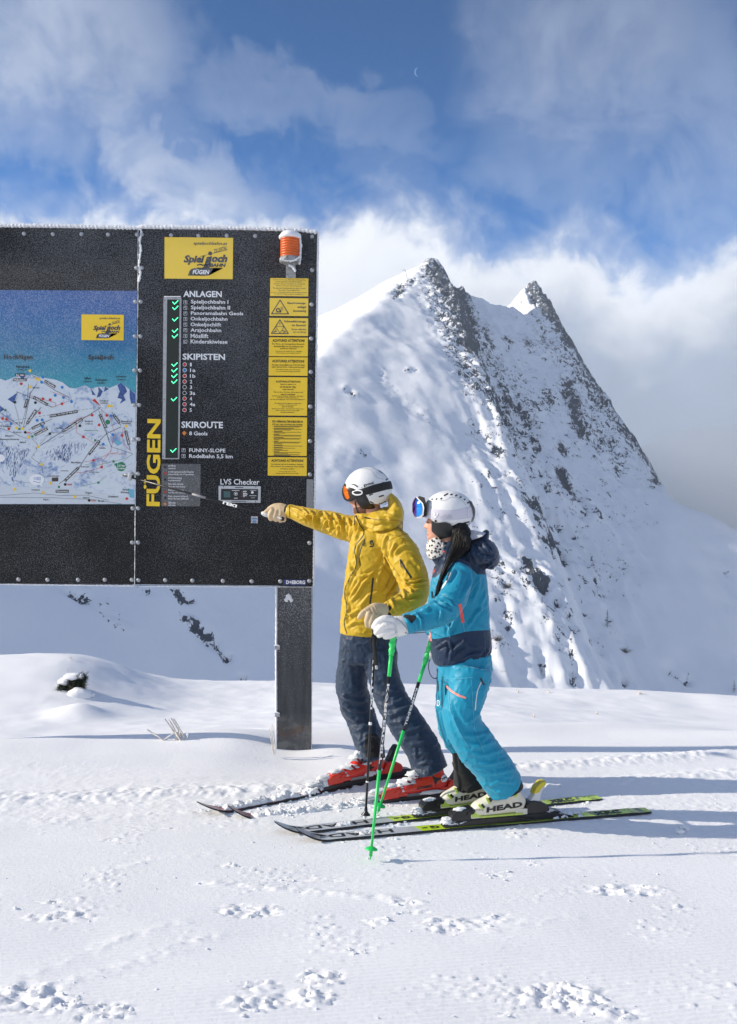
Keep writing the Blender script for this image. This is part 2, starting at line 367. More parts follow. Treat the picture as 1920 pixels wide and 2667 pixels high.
# ------------------------------------------------------------------ mountain
def plane(apex, sx_, sy_):
    return lambda x, y: apex[2] + sx_ * (x - apex[0]) + sy_ * (y - apex[1])
rock_strokes = [  # px polyline, width px, strength
 ([(1135, 700), (1160, 745), (1185, 800), (1215, 870)], 34, 1.0), ([(1165, 690), (1190, 735), (1205, 790), (1225, 850), (1232, 905)], 22, 1.15),
 ([(1130, 760), (1165, 850), (1200, 930), (1245, 1000)], 30, .62), ([(1215, 900), (1245, 970), (1290, 1050), (1330, 1110)], 26, .60),
 ([(1050, 745), (1035, 765)], 14, .8), ([(1075, 725), (1060, 740)], 10, .7), ([(1190, 940), (1260, 1030), (1330, 1130)], 20, .35),
 ([(1255, 890), (1290, 960), (1330, 1050), (1380, 1120)], 18, .55), ([(1262, 860), (1283, 900)], 12, .7), ([(1320, 870), (1325, 895)], 9, .6),
 ([(1290, 930), (1345, 1010), (1395, 1100)], 22, .35), ([(1345, 1050), (1375, 1100)], 14, .75),
 ([(1385, 735), (1400, 780), (1420, 800)], 20, .8), ([(1410, 760), (1435, 805), (1465, 850), (1490, 900)], 22, .95), ([(1465, 850), (1490, 880), (1512, 925)], 17, .8),
 ([(1400, 840), (1450, 920), (1500, 960)], 26, .38), ([(1370, 880), (1385, 905)], 12, .5), ([(1500, 870), (1530, 880), (1555, 930), (1580, 990), (1600, 1040)], 30, .9),
 ([(1500, 940), (1540, 1000), (1590, 1060)], 30, .65), ([(1480, 1000), (1495, 1040), (1510, 1100), (1520, 1130)], 20, .95), ([(1440, 1040), (1400, 1060), (1430, 1020)], 16, .45),
 ([(1520, 1060), (1560, 1130), (1610, 1180)], 32, .42), ([(1600, 1080), (1650, 1140), (1700, 1200), (1712, 1250)], 16, .7), ([(1590, 1160), (1612, 1215)], 14, .5),
 ([(1290, 1160), (1310, 1190)], 11, .95), ([(1235, 1110), (1280, 1160)], 18, .4), ([(1330, 1120), (1360, 1175), (1410, 1230), (1440, 1265)], 22, .38),
 ([(1385, 1140), (1400, 1165)], 10, .7), ([(1458, 1155), (1475, 1170)], 8, .85), ([(1460, 1225), (1480, 1262), (1500, 1295)], 14, .95), ([(1385, 1290), (1400, 1340)], 13, .6),
 ([(1430, 1270), (1470, 1300), (1520, 1330)], 20, .4), ([(1360, 1280), (1400, 1330), (1440, 1370)], 20, .42), ([(1415, 1390), (1440, 1410), (1462, 1445)], 12, .85),
 ([(1440, 1350), (1455, 1375)], 10, .7), ([(1372, 1465), (1395, 1500), (1412, 1520)], 15, 1.15), ([(1550, 1330), (1562, 1350)], 8, .6), ([(1625, 1465), (1635, 1478)], 6, .6),
 ([(1300, 1480), (1310, 1600), (1300, 1690)], 26, .34), ([(1350, 1480), (1420, 1590), (1460, 1690)], 16, .33), ([(1450, 1550), (1452, 1575)], 7, .8), ([(1415, 1570), (1422, 1578)], 7, .8),
 ([(1480, 1600), (1492, 1620), (1484, 1710)], 10, .5), ([(1488, 1745), (1492, 1780)], 7, .9), ([(1622, 1760), (1626, 1785)], 7, .95), ([(1405, 1690), (1412, 1745)], 8, .6),
 ([(1500, 1370), (1560, 1500), (1600, 1620)], 14, .25), ([(1740, 1730), (1775, 1755), (1790, 1770)], 9, .7), ([(1545, 1660), (1560, 1690)], 9, .5), ([(1890, 1490), (1900, 1500)], 6, .5),
 ([(370, 1532), (390, 1548)], 10, .4), ([(445, 1536), (475, 1552), (500, 1560)], 12, .75), ([(485, 1612), (520, 1635), (548, 1655)], 13, .9), ([(555, 1640), (568, 1678)], 8, .8), ([(545, 1580), (560, 1620)], 10, .3),
 ([(190, 1535), (222, 1560)], 13, .8), ([(300, 1600), (312, 1645)], 9, .6), ([(586, 1699), (596, 1704)], 5, 1.2), ([(628, 1750), (633, 1755)], 5, 1.2), ([(345, 1724), (352, 1728)], 5, 1.2), ([(250, 1570), (300, 1620)], 18, .22), ([(574, 1763), (578, 1765)], 4, .7),
 ([(900, 1010), (925, 1030)], 7, .45), ([(990, 960), (1000, 990)], 7, .4), ([(1060, 960), (1080, 960)], 6, .45), ([(860, 1230), (950, 1180)], 16, .12), ([(1270, 1238), (1330, 1236)], 7, .4), ([(1020, 1020), (1120, 1100)], 20, .13),
]
def make_mountain():
    xs = np.concatenate([np.arange(-1500, -360, 20), np.arange(-360, -60, 3), np.arange(-60, 340, 1.35), np.arange(340, 700, 6), np.arange(700, 3400, 40)])
    ys = np.concatenate([np.arange(120, 260, 6), np.arange(260, 480, 1.5), np.arange(480, 1120, 1.9), np.arange(1120, 1480, 4), np.arange(1480, 1900, 30), np.arange(1900, 2440, 8), np.arange(2440, 3000, 40)])
    X, Y = np.meshgrid(xs, ys)
    wx = 9 * fbm(X / 60, Y / 80, 3.3, 4) ; wy = 14 * fbm(X / 60, Y / 80, 9.1, 3)
    x = X + wx; y = Y + wy
    def soft_min(k, *f):
        f = np.stack(f); m_ = f.min(0); return m_ - k * np.log(np.exp(-(f - m_) / k).sum(0))
    def soft_max(k, *f):
        f = np.stack(f); m_ = f.max(0); return m_ + k * np.log(np.exp((f - m_) / k).sum(0))
    a1 = P(1140, 662, 1000); a2 = P(1385, 722, 1090); a3 = P(1515, 838, 1400); a4 = P(1250, 772, 1100); a5 = P(1205, 742, 1040)
    F1 = plane(a1, -.28, .50)(x, y) + .34 * np.logaddexp(0, -(x + 40) / 25) * 25 * sstep(-y, -430, -290)
    F2 = plane(a1, .55, .29)(x, y) + .40 * np.clip(560 - y, 0, None) - .12 * np.clip(y - 900, 0, None) * 0
    F3 = plane(a1, -2.4, .46)(x, y)
    F4 = plane(a1, 0.0, -.9)(x, y)
    Z1 = soft_min(2.5, F1, F2, F3, F4)
    a2b = a2 + Vector((4, -6, -3))
    G1 = plane(a2, -.24, .50)(x, y); G2 = plane(a2, 1.5, .70)(x, y); G3 = plane(a2, -1.75, .53)(x, y); G4 = plane(a2, .1, -1.1)(x, y)
    u_, v_ = (1712 - CX) / F, (CY - 1232) / F; dD = (a2[2] + .24 * a2[0] - .5 * a2[1] - CAMH) / (v_ + .24 * u_ - .5)
    D1 = P(1712, 1232, dD)
    G3 = np.maximum(G3, plane(D1, -.80, -.6)(x, y))
    Z2 = soft_min(3.5, G1, G2, G3, G4)
    a2c = P(1364, 734, 1088); Z2 = np.maximum(Z2, soft_min(3.0, plane(a2c, -.20, .55)(x, y), plane(a2c, 1.9, .6)(x, y), plane(a2c, -1.9, .55)(x, y), plane(a2c, 0, -1.1)(x, y)))
    a3 = P(1530, 880, 2400)
    Z3 = soft_min(5.0, plane(a3, -.3, .6)(x, y), plane(a3, 1.2, .5)(x, y), plane(a3, -6.0, 1.9)(x, y), plane(a3, 0, -1.)(x, y))
    Z4 = soft_min(1.5, plane(a4, -.5, .75)(x, y), plane(a4, 2.2, .5)(x, y), plane(a4, -1.5, .45)(x, y), plane(a4, 0, -1.2)(x, y))
    Z5 = soft_min(2.5, plane(a5, -.3, .62)(x, y), plane(a5, 1.2, .5)(x, y), plane(a5, -3.2, .4)(x, y), plane(a5, 0, -1.2)(x, y))
    saddle = soft_min(3, plane(P(1300, 810, 1090), -.30, .62)(x, y), plane(P(1300, 810, 1090), -.5, -.9)(x, y))
    saddle = np.where(x < P(1385, 800, 1090).x, saddle, -500); saddle = np.where(x > P(1190, 800, 1090).x, saddle, -500)
    # the broad gullied flank that joins both summits and runs down to the right
    Fr = plane(a1 + Vector((0, 0, -22)), -.34, .50)(x, y)
    Gr = np.maximum(plane(a2, -1.75, .53)(x, y), plane(D1, -.75, -.6)(x, y))
    Zr = soft_min(3.0, Fr, plane(a1 + Vector((0, -20, -62)), -.10, -.9)(x, y), plane(a1 + Vector((0, 0, -22)), 1.6, .30)(x, y), Gr)
    Z = soft_max(2.0, Z1, Z2, Z4, Z5, saddle, Zr)
    co = np.stack([X, Y, Z], -1); px, py = proj(co)
    rock = np.zeros(X.shape)
    for st, wd, am in rock_strokes:
        lo = np.array(st).min(0) - wd * 3; hi_ = np.array(st).max(0) + wd * 3
        m_ = (px > lo[0]) & (px < hi_[0]) & (py > lo[1]) & (py < hi_[1])
        if not m_.any(): continue
        d, t = poly_dist(px[m_], py[m_], st)
        rock[m_] = np.maximum(rock[m_], am * np.exp(-(d / wd) ** 2 * .8))
    rk0 = np.clip(rock, 0, 1.1)
    high = sstep(px, 1130, 1330) * sstep(-px, -1800, -1600)          # the ribbed, gullied right half
    left = 1 - high
    broad = fbm(X / 90, Y / 130, 5.5, 4) * 9 + 3 * fbm(X / 35, Y / 60, 1.5, 3)
    gul = ridged((X + .10 * Y) / 34, Y / 210, 2.2, 3, .5) - .62
    gul2 = ridged((X + .12 * Y) / 13, Y / 90, 6.2, 3, .55) - .62
    crag = ridged(X / 11, Y / 15, 7.2, 4, .6) - .62
    Z = Z + broad * .34 + gul * (3.2 * high + .6) + gul2 * (3.0 * high + .15) + crag * (0.05 + 8.0 * rk0 + 1.8 * high) + 9 * rk0 * (ridged(X / 26, Y / 34, 1.7, 3, .5) - .6)
    Z = Z + .45 * left * np.clip(ridged(X / 26 + Y / 90, Y / 60, 4.4, 4, .5) - .55, 0, 1) * sstep(fbm(X / 60, Y / 90, 8.8, 2), -.1, .25)
    Z = np.maximum(Z, -262 + 4 * fbm(X / 60, Y / 60, 0, 2))
    gx = np.gradient(Z, axis=1) / np.gradient(X, axis=1); gy = np.gradient(Z, axis=0) / np.gradient(Y, axis=0)
    slope = np.hypot(gx, gy)
    steep = sstep(slope, 1.1, 2.3)
    rk = rock * (1.25 + .45 * steep) + (.26 * (.4 + .6 * steep) + .5 * np.clip(fbm(X / 40, Y / 60, 21., 3) + .1, 0, 1)) * high * sstep(py, 640, 900) * sstep(-py, -1760, -1300)
    return grid_mesh('mountain', X, Y, Z, M_mount, attrs={'rock': rk}), (xs, ys, Z)
def mount_mat():
    m = bpy.data.materials.new('mountain_snow_rock'); m.use_nodes = True; t = NT(m.node_tree); bs = m.node_tree.nodes['Principled BSDF']
    tc = t.n('ShaderNodeTexCoord').outputs['Object']
    at = t.n('ShaderNodeAttribute', attribute_name='rock').outputs['Fac']
    mp = t.n('ShaderNodeMapping'); m.node_tree.links.new(tc, mp.inputs[0]); mp.inputs['Scale'].default_value = (1, .6, .55); mp.inputs['Rotation'].default_value = (0, R(28), 0)
    n = t.noise(mp.outputs[0], .26, 7, .68, .5); n2_ = t.noise(mp.outputs[0], 1.1, 5, .6, .3)
    f = t.m('ADD', t.m('ADD', t.m('MULTIPLY', t.m('MINIMUM', at, 1.5), .50), t.m('MULTIPLY', t.m('SUBTRACT', n, .5), 2.6)), t.m('MULTIPLY', t.m('SUBTRACT', n2_, .5), 1.2))
    msk = t.m('MULTIPLY', t.ss(f, .42, .50), t.ss(at, .03, .12))
    rc = t.mix(t.lin(n2_, .3, .7), (.020, .027, .040, 1), (.085, .10, .13, 1))
    sc_ = t.mix(t.lin(n, .3, .7), (.84, .875, .92, 1), (.88, .90, .935, 1))
    m.node_tree.links.new(t.mix(msk, sc_, rc), bs.inputs['Base Color'])
    bs.inputs['Roughness'].default_value = .8; bs.inputs['Specular IOR Level'].default_value = .15
    b = t.n('ShaderNodeBump'); b.inputs['Distance'].default_value = .45
    h = t.m('ADD', t.m('MULTIPLY', t.noise(tc, .12, 5, .5), .9), t.m('MULTIPLY', msk, -.9))
    m.node_tree.links.new(h, b.inputs['Height']); m.node_tree.links.new(b.outputs[0], bs.inputs['Normal'])
    return m
M_mount = mount_mat()
mountain, MG = make_mountain(); mountain['kind'] = 'structure'

# ------------------------------------------------------------------ air
def box(name, lo, hi, m, parent=None):
    x0, y0, z0 = lo; x1, y1, z1 = hi
    v = [(x0,y0,z0),(x1,y0,z0),(x1,y1,z0),(x0,y1,z0),(x0,y0,z1),(x1,y0,z1),(x1,y1,z1),(x0,y1,z1)]
    f = [(0,3,2,1),(4,5,6,7),(0,1,5,4),(1,2,6,5),(2,3,7,6),(3,0,4,7)]
    return mesh_from(name, v, f, m, parent)
mh = bpy.data.materials.new('haze'); mh.use_nodes = True; mh.node_tree.nodes.clear()
_v = mh.node_tree.nodes.new('ShaderNodeVolumePrincipled'); _v.inputs['Color'].default_value = (.74, .86, 1.0, 1); _v.inputs['Density'].default_value = HAZE; _v.inputs['Anisotropy'].default_value = 0.0
_o = mh.node_tree.nodes.new('ShaderNodeOutputMaterial'); mh.node_tree.links.new(_v.outputs[0], _o.inputs['Volume'])
haze = box('haze', (-5200, -3200, -275), (5200, 5200, 345), mh); haze['kind'] = 'stuff'

mf = bpy.data.materials.new('fog'); mf.use_nodes = True; mf.node_tree.nodes.clear()
_v = mf.node_tree.nodes.new('ShaderNodeVolumePrincipled'); _v.inputs['Color'].default_value = (.90, .93, .98, 1); _v.inputs['Density'].default_value = .0022
_o = mf.node_tree.nodes.new('ShaderNodeOutputMaterial'); mf.node_tree.links.new(_v.outputs[0], _o.inputs['Volume'])
def uvsphere(nu, nv):
    v = [(0, 0, 1)]; f = []
    for j in range(1, nv):
        for i in range(nu):
            a = 2 * math.pi * i / nu; b = math.pi * j / nv; v.append((math.sin(b) * math.cos(a), math.sin(b) * math.sin(a), math.cos(b)))
    v.append((0, 0, -1)); n = len(v) - 1
    for i in range(nu): f.append((0, 1 + i, 1 + (i + 1) % nu))
    for j in range(nv - 2):
        for i in range(nu):
            a = 1 + j * nu + i; b = 1 + j * nu + (i + 1) % nu; f.append((a, a + nu, b + nu, b))
    for i in range(nu): f.append((n, n - nu + (i + 1) % nu, n - nu + i))
    return np.array(v), f
_sv, _sf = uvsphere(48, 28)
_k = 1 + .16 * fbm(_sv[:, 0] * 1.6, _sv[:, 1] * 1.6, _sv[:, 2] * 1.6, 3)
_c = np.array(P(2140, 1400, 640))
fog2 = mesh_from('fog_bank', _c + _sv * _k[:, None] * np.array([165, 130, 90]), _sf, mf, smooth=True); fog2['kind'] = 'stuff'

# ------------------------------------------------------------------ information board
BD = 6.28
B0 = P(400, 1100, BD)
def Bp(px, py, off=0.0): return P(px, py, BD - off)
def flat(name, pts, off, m, parent, thick=0.0):
    """a thin sheet (or plate when thick) on the board, outline in photo pixels, clockwise"""
    n = len(pts); v = [Bp(a, b, off) for a, b in pts]
    if thick <= 0: return mesh_from(name, v, [tuple(range(n))[::-1]] if _cw(pts) else [tuple(range(n))], m, parent)
    v += [Bp(a, b, off - thick) for a, b in pts]
    f = [tuple(range(n)), tuple(range(2 * n - 1, n - 1, -1))] + [(i, i + n, (i + 1) % n + n, (i + 1) % n) for i in range(n)]
    o = mesh_from(name, v, f, m, parent); fixn(o); return o
def _cw(pts): return sum((b[0] - a[0]) * (b[1] + a[1]) for a, b in zip(pts, pts[1:] + pts[:1])) > 0
def fixn(o):
    bm = bmesh.new(); bm.from_mesh(o.data); bmesh.ops.recalc_face_normals(bm, faces=bm.faces); bm.to_mesh(o.data); bm.free()
_tc = {}
def text_mesh(s, bold=0.0, shear=0.0, res=2):
    k = (s, bold, shear, res)
    if k in _tc: return _tc[k]
    c = bpy.data.curves.new('lettering', 'FONT'); c.body = s; c.size = 1; c.offset = bold; c.shear = shear; c.resolution_u = res
    o = bpy.data.objects.new('lettering', c); col.objects.link(o)
    dg = bpy.context.evaluated_depsgraph_get(); me = bpy.data.meshes.new_from_object(o.evaluated_get(dg))
    col.objects.unlink(o); bpy.data.objects.remove(o); bpy.data.curves.remove(c)
    me.materials.clear()
    co = np.empty(len(me.vertices) * 3); me.vertices.foreach_get('co', co); co = co.reshape(-1, 3)
    _tc[k] = (me, co); return _tc[k]
def text_on(name, s, mp, m, parent, bold=0.0, shear=0.0, res=2):
    """mp maps (u in 0..1 across the ink box, v in 0..1 up) to a point"""
    me0, co = text_mesh(s, bold, shear, res)
    lo, hi = co.min(0), co.max(0); u = (co[:, 0] - lo[0]) / max(hi[0] - lo[0], 1e-6); v = (co[:, 1] - lo[1]) / max(hi[1] - lo[1], 1e-6)
    me = me0.copy(); me.vertices.foreach_set('co', np.array([mp(a, b) for a, b in zip(u, v)], float).ravel()); me.update()
    o = obj_from(name, me, m, parent); return o
def btext(s, x0, y0, x1, y1, m, parent, bold=0.02, shear=0.0, off=.004, tilt=.010, rot=0.0, res=2):
    """text with its ink box from (x0,y0) top left to (x1,y1) bottom right, photo pixels; rot in degrees about the centre"""
    cx, cy, w_, h_ = (x0 + x1) / 2, (y0 + y1) / 2, x1 - x0, y1 - y0; c, s_ = math.cos(R(rot)), math.sin(R(rot))
    def mp(u, v):
        a = (u - .5) * w_; b = (.5 - v) * h_
        X_ = cx + a * c + b * s_; Y_ = cy - a * s_ + b * c + (a * c + b * s_) * tilt
        return Bp(X_, Y_, off)
    return text_on('lettering', s, mp, m, parent, bold, shear, res)
def disc(name, cx, cy, r, off, m, parent, n=14, r2=None):
    v = [Bp(cx + r * math.cos(2 * math.pi * i / n), cy - r * math.sin(2 * math.pi * i / n), off) for i in range(n)]
    if r2 is None: return mesh_from(name, v, [tuple(range(n))], m, parent)
    v += [Bp(cx + r2 * math.cos(2 * math.pi * i / n), cy - r2 * math.sin(2 * math.pi * i / n), off) for i in range(n)]
    return mesh_from(name, v, [(i, (i + 1) % n, (i + 1) % n + n, i + n) for i in range(n)], m, parent)
class Sheet:
    """many flat marks printed on one surface, joined into one mesh"""
    def __init__(s): s.v = []; s.f = []
    def poly(s, pts, off):
        b = len(s.v); s.v += [Bp(a, c, off) for a, c in pts]; f = tuple(range(b, b + len(pts)))
        s.f.append(f if not _cw(pts) else f[::-1])
    def line(s, pts, w_, off):
        n = len(pts)
        for a, b in zip(pts, pts[1:]):
            L = math.dist(a, b)
            if L < 1e-6: continue
            nx, ny = -(b[1] - a[1]) / L * w_ / 2, (b[0] - a[0]) / L * w_ / 2
            s.poly([(a[0] + nx, a[1] + ny), (b[0] + nx, b[1] + ny), (b[0] - nx, b[1] - ny), (a[0] - nx, a[1] - ny)], off)
    def disc(s, x, y, r, off, n=10): s.poly([(x + r * math.cos(6.2832 * i / n), y + r * math.sin(6.2832 * i / n)) for i in range(n)], off)
    def ring(s, x, y, r, w_, off, n=12): s.line([(x + r * math.cos(6.2832 * i / n), y + r * math.sin(6.2832 * i / n)) for i in range(n + 1)], w_, off)
    def build(s, name, m, parent): return mesh_from(name, s.v, s.f, m, parent) if s.v else None

def frosted(name, color, amount=.5, rough=.45, grad=None, scale=235.0, spec=.5):
    """printed sheet peppered with rime: small white grains standing on the colour"""
    m = bpy.data.materials.new(name); m.use_nodes = True; t = NT(m.node_tree); bs = m.node_tree.nodes['Principled BSDF']
    tc = t.n('ShaderNodeTexCoord').outputs['Object']
    base = tuple(color) + (1,)
    if grad: base = grad(t, tc)
    n1_ = t.noise(tc, scale, 3, .55); n2_ = t.noise(tc, 1.7, 5, .62); n3_ = t.noise(tc, scale * .5, 3, .6)
    se = t.n('ShaderNodeSeparateXYZ'); m.node_tree.links.new(tc, se.inputs[0])
    hgt = t.lin(se.outputs[2], 1.2, 3.6, -.02, .055)                 # thicker rime toward the top edge
    f = t.m('ADD', t.m('ADD', t.m('MULTIPLY', n1_, .6), t.m('MULTIPLY', n3_, .4)), hgt)
    f = t.m('ADD', f, t.m('MULTIPLY', t.m('SUBTRACT', n2_, .5), .22))
    g = t.ss(f, .49, .68, 0, amount)
    m.node_tree.links.new(t.mix(g, base, (.80, .83, .87, 1)), bs.inputs['Base Color'])
    bs.inputs['Roughness'].default_value = rough; bs.inputs['Specular IOR Level'].default_value = spec
    b = t.n('ShaderNodeBump'); b.inputs['Distance'].default_value = .003; b.inputs['Strength'].default_value = .9
    m.node_tree.links.new(f, b.inputs['Height']); m.node_tree.links.new(b.outputs[0], bs.inputs['Normal'])
    return m
M_board = frosted('rimed_black_panel', (.006, .0065, .0075), .19, .5, spec=.22)
M_yel = frosted('yellow_sign', (.96, .64, .02), .05, .5)
M_yelhi = frosted('yellow_sign_rimed', (.96, .66, .045), .12, .5)
M_black = mat('black_print', (.016, .016, .018), .55); M_blackfrost = frosted('black_print_rimed', (.02, .02, .022), .25, .5)
M_white = mat('white_print', (.84, .85, .86), .6)
M_red = mat('red_print', (.55, .03, .025), .5); M_blue = mat('blue_print', (.02, .22, .58), .5); M_orange = mat('orange_print', (.80, .25, .03), .5)
M_yprint = mat('yellow_print', (.93, .62, .02), .5, var=.1, vscale=14)
M_steel = mat('brushed_steel', (.50, .52, .54), .38, .7, var=.12, vscale=30)
M_bolt = mat('rimed_bolt', (.36, .38, .41), .45, .4, var=.3, vscale=60, bump=.002, bscale=250)
M_grey = mat('grey_frame', (.42, .43, .44), .5, .3, var=.15, vscale=40)

board = thing('information_board', 'tall black rimed ski information board on a steel post with piste list and warning notices', 'information board', (P(760, 1960, BD).x, BD, 0))
def panel(pts, name='panel'):
    n = len(pts); fr = [Bp(a, b, 0) for a, b in pts]; bk = [Bp(a, b, 0) + Vector((0, .09, 0)) for a, b in pts]
    o = mesh_from(name, fr + bk, [tuple(range(n)), tuple(range(2 * n - 1, n - 1, -1))] + [(i, i + n, (i + 1) % n + n, (i + 1) % n) for i in range(n)], M_board, board); fixn(o); return o
pr = panel([(360.5, 597), (826, 604), (816, 1526), (352, 1522)])
pl_ = panel([(-200, 588), (359, 597), (350.5, 1522), (-200, 1518)])
# rime along the top, the joint and the right edge
def rime(name, pts, r, parent, seed=0, off=.0, depth=.05, m=None, seg=5.0, amp=.5, nr=9):
    path = []
    for a, b in zip(pts, pts[1:]):
        L = math.dist(a, b); k = max(1, int(L / seg))
        for i in range(k): t = i / k; path.append((a[0] + (b[0] - a[0]) * t, a[1] + (b[1] - a[1]) * t))
    path.append(pts[-1]); path = np.array(path); n = len(path)
    q = np.arange(n)
    w_ = r * (1 + amp * fbm(q * .31 + seed, q * 0 + seed, 1.5, 3)); dv = np.gradient(path, axis=0); dv /= np.linalg.norm(dv, axis=1)[:, None]
    V = []; Fc = []
    for i in range(n):
        for j in range(nr):
            a = 2 * math.pi * j / nr; rr = w_[i] * (1 + .22 * math.sin(i * 2.1 + j * 1.7 + seed) + .18 * math.sin(i * 1.13 - j * 2.9)); 
            if i in (0, n - 1): rr *= .3
            nx, ny = -dv[i][1], dv[i][0]
            V.append(Bp(path[i][0] + nx * rr * math.cos(a), path[i][1] + ny * rr * math.cos(a), off - depth * .5 - math.sin(a) * depth * .5 * (1 + .1 * math.sin(i * 1.9))))
    for i in range(n - 1):
        for j in range(nr): a = i * nr + j; b = i * nr + (j + 1) % nr; Fc.append((a, b, b + nr, a + nr))
    Fc.append(tuple(range(nr))[::-1]); Fc.append(tuple(range((n - 1) * nr, n * nr)))
    o = mesh_from(name, V, Fc, m or M_frost, parent, smooth=True); fixn(o); return o
rime('snow_cap', [(-200, 585), (-100, 588), (150, 590), (357, 595), (370, 592), (620, 595), (780, 600), (827, 607)], 6.5, board, 1, off=.012, depth=.12, seg=3.0, amp=.25)
rime('rime_edge', [(828, 604), (825, 800), (821, 1150), (817, 1400), (816, 1527)], 3.4, board, 5, off=.006, depth=.09, seg=3.0)
rime('rime_edge', [(-200, 1519), (0, 1521), (350, 1525)], 2.2, board, 9, off=.004, depth=.09, seg=3.5)
rime('rime_edge', [(353, 1526), (600, 1527), (816, 1529)], 1.6, board, 11, off=.004, depth=.09, seg=3.5)
rime('rime_edge', [(360, 594), (359.5, 780), (356, 1050), (352.5, 1300), (351, 1524)], 1.0, board, 13, off=.004, depth=.012, seg=3.0, amp=1.4)
rime('rime_edge', [(363, 592), (369, 604), (364, 625), (367, 650), (362, 690), (366, 712), (361, 735)], 3.0, board, 17, off=.010, depth=.018, seg=2.5, amp=1.2)

# bolts
def bolt_mesh():
    n = 10; V = []; Fc = []
    rings = [(.0145, 0), (.0145, .004), (.010, .009), (.004, .010)]
    for r, z in rings:
        for i in range(n): a = 6.2832 * i / n; V.append((r * math.cos(a), -z, r * math.sin(a)))
    for k in range(3):
        for i in range(n): a = k * n + i; b = k * n + (i + 1) % n; Fc.append((a, b, b + n, a + n))
    Fc.append(tuple(range(3 * n, 4 * n)))
    me = bpy.data.meshes.new('bolt'); me.from_pydata(V, [], Fc); me.materials.append(M_bolt); me.update(); return me
bm_ = bolt_mesh()
bolts = [(813, 616), (813, 704), (812, 793), (811, 882), (810, 969), (808.5, 1059), (808, 1149), (807.5, 1236), (806.5, 1414), (806, 1513), (446, 613), (517, 614), (591, 614), (665, 615), (735, 617),
         (361, 1511), (431, 1511), (501.5, 1512), (581, 1513), (656, 1514), (730.5, 1514), (370, 611), (370, 698), (367, 786), (366, 876), (365, 965), (363, 1055), (361.5, 1144), (360.5, 1234), (360, 1324), (360, 1413),
         (357, 611), (356, 698), (353.5, 786), (352, 876), (351, 965), (349.5, 1055), (348, 1145), (347, 1237), (346, 1324), (345, 1413), (344, 1510),
         (63, 609), (138, 610), (212.5, 610), (282, 611), (49, 1509), (124.5, 1510), (204, 1510), (273.7, 1510), (-15, 608), (-95, 607), (-25, 1508), (-100, 1507)]
for i, (a, b) in enumerate(bolts):
    o = bpy.data.objects.new('bolt', bm_); col.objects.link(o); o.location = Bp(a, b, 0.002); o.rotation_euler = (0, i * .7, 0); put(o, board)

# ---- logo sign
def logo(x0, y0, x1, y1, parent, my, off=.004):
    W_, H_ = (x1 - x0), (y1 - y0)
    sg = flat('logo_sign', [(x0, y0), (x1, y0 + .01 * W_), (x1 - .006 * W_, y1 + .01 * W_), (x0 - .002 * W_, y1)], off + .003, my, parent, .006)
    X_ = lambda px: x0 + (px - 428.8) / 178.7 * W_
    Y_ = lambda py, px=500: y0 + (py - 617) / 110.4 * H_ 
    o2 = off + .005
    T = lambda s, a, b, c, d, **k: btext(s, X_(a), Y_(b), X_(c), Y_(d), k.pop('m', M_blackfrost), sg, off=o2 + k.pop('up', 0), **k)
    T('spieljochbahn.at', 503.7, 629.5, 592.3, 640, bold=.015, shear=.22)
    T('Spiel', 478.5, 665, 533.5, 691, bold=.05, shear=.25)
    T('och', 551.5, 663.5, 592.5, 684.5, bold=.055, shear=.25)
    T('BAHN', 545.5, 687, 588.5, 696.5, bold=.055, shear=.2)
    T('ZILLERTAL', 557, 645, 591.5, 655, bold=.01, tilt=-.26)
    S = Sheet()
    S.poly([(X_(a), Y_(b)) for a, b in [(539, 670), (553, 668), (546, 697), (541, 704), (530, 707), (512, 706), (514, 698), (527, 699), (532, 694)]], o2)
    S.disc(X_(547.5), Y_(660.5), 5.3 * W_ / 178.7, o2, 14)
    S.line([(X_(521), Y_(669)), (X_(592.5), Y_(651))], .9 * W_ / 178.7, o2 + .0006)
    S.poly([(X_(a), Y_(b)) for a, b in [(489.7, 719.5), (494, 707), (499, 701.5), (506, 700), (582, 699), (556.5, 699), (550.5, 714), (544, 719), (534, 720)]][:6] + [(X_(a), Y_(b)) for a, b in [(557, 699.5), (550.5, 714), (544, 719), (534, 720)]], o2 + .0012)
    S.line([(X_(513), Y_(692)), (X_(522), Y_(689.5)), (X_(530), Y_(692.5)), (X_(538), Y_(689.5))], 3.2 * W_ / 178.7, o2)
    S.build('emblem', M_blackfrost, sg)
    T('FÜGEN', 501.5, 702, 546, 716, m=M_white, bold=.04, shear=.2, up=.003)
    return sg
logo(428.8, 617.5, 607.5, 725.5, board, M_yelhi)

# ---- text columns
def row(s, a, b, c, d, bold=.02, m=None): return btext(s, a, b, c, d, m or M_white, board, bold=bold, off=.004)
row('ANLAGEN', 477.5, 757.5, 578, 774, .03)
for s, a, b, c, d in [('Spieljochbahn I', 497.5, 781, 595, 794), ('Spieljochbahn II', 497.5, 796, 599.5, 809), ('Panoramabahn Geols', 497.5, 811.3, 634, 820.6), ('Onkeljochbahn', 496.5, 825.5, 592.7, 838),
                      ('Onkeljochlift', 496.5, 840.3, 576.5, 853), ('Arzjochbahn', 496.5, 855.3, 576.5, 867.5), ('Mösllift', 496.5, 869.5, 543, 880.5), ('Kinderskiwiese', 496.5, 884.6, 592.7, 895)]: row(s, a, b, c, d)
row('SKIPISTEN', 475.5, 921, 586.5, 937.6, .03)
pist = [('1', 949.2, M_red), ('1a', 964, M_blue), ('1b', 979, M_red), ('2', 993.7, M_red), ('3', 1008.4, M_black), ('3a', 1023.4, M_black), ('4', 1038, M_red), ('4a', 1052.8, M_red), ('5', 1067.8, M_red)]
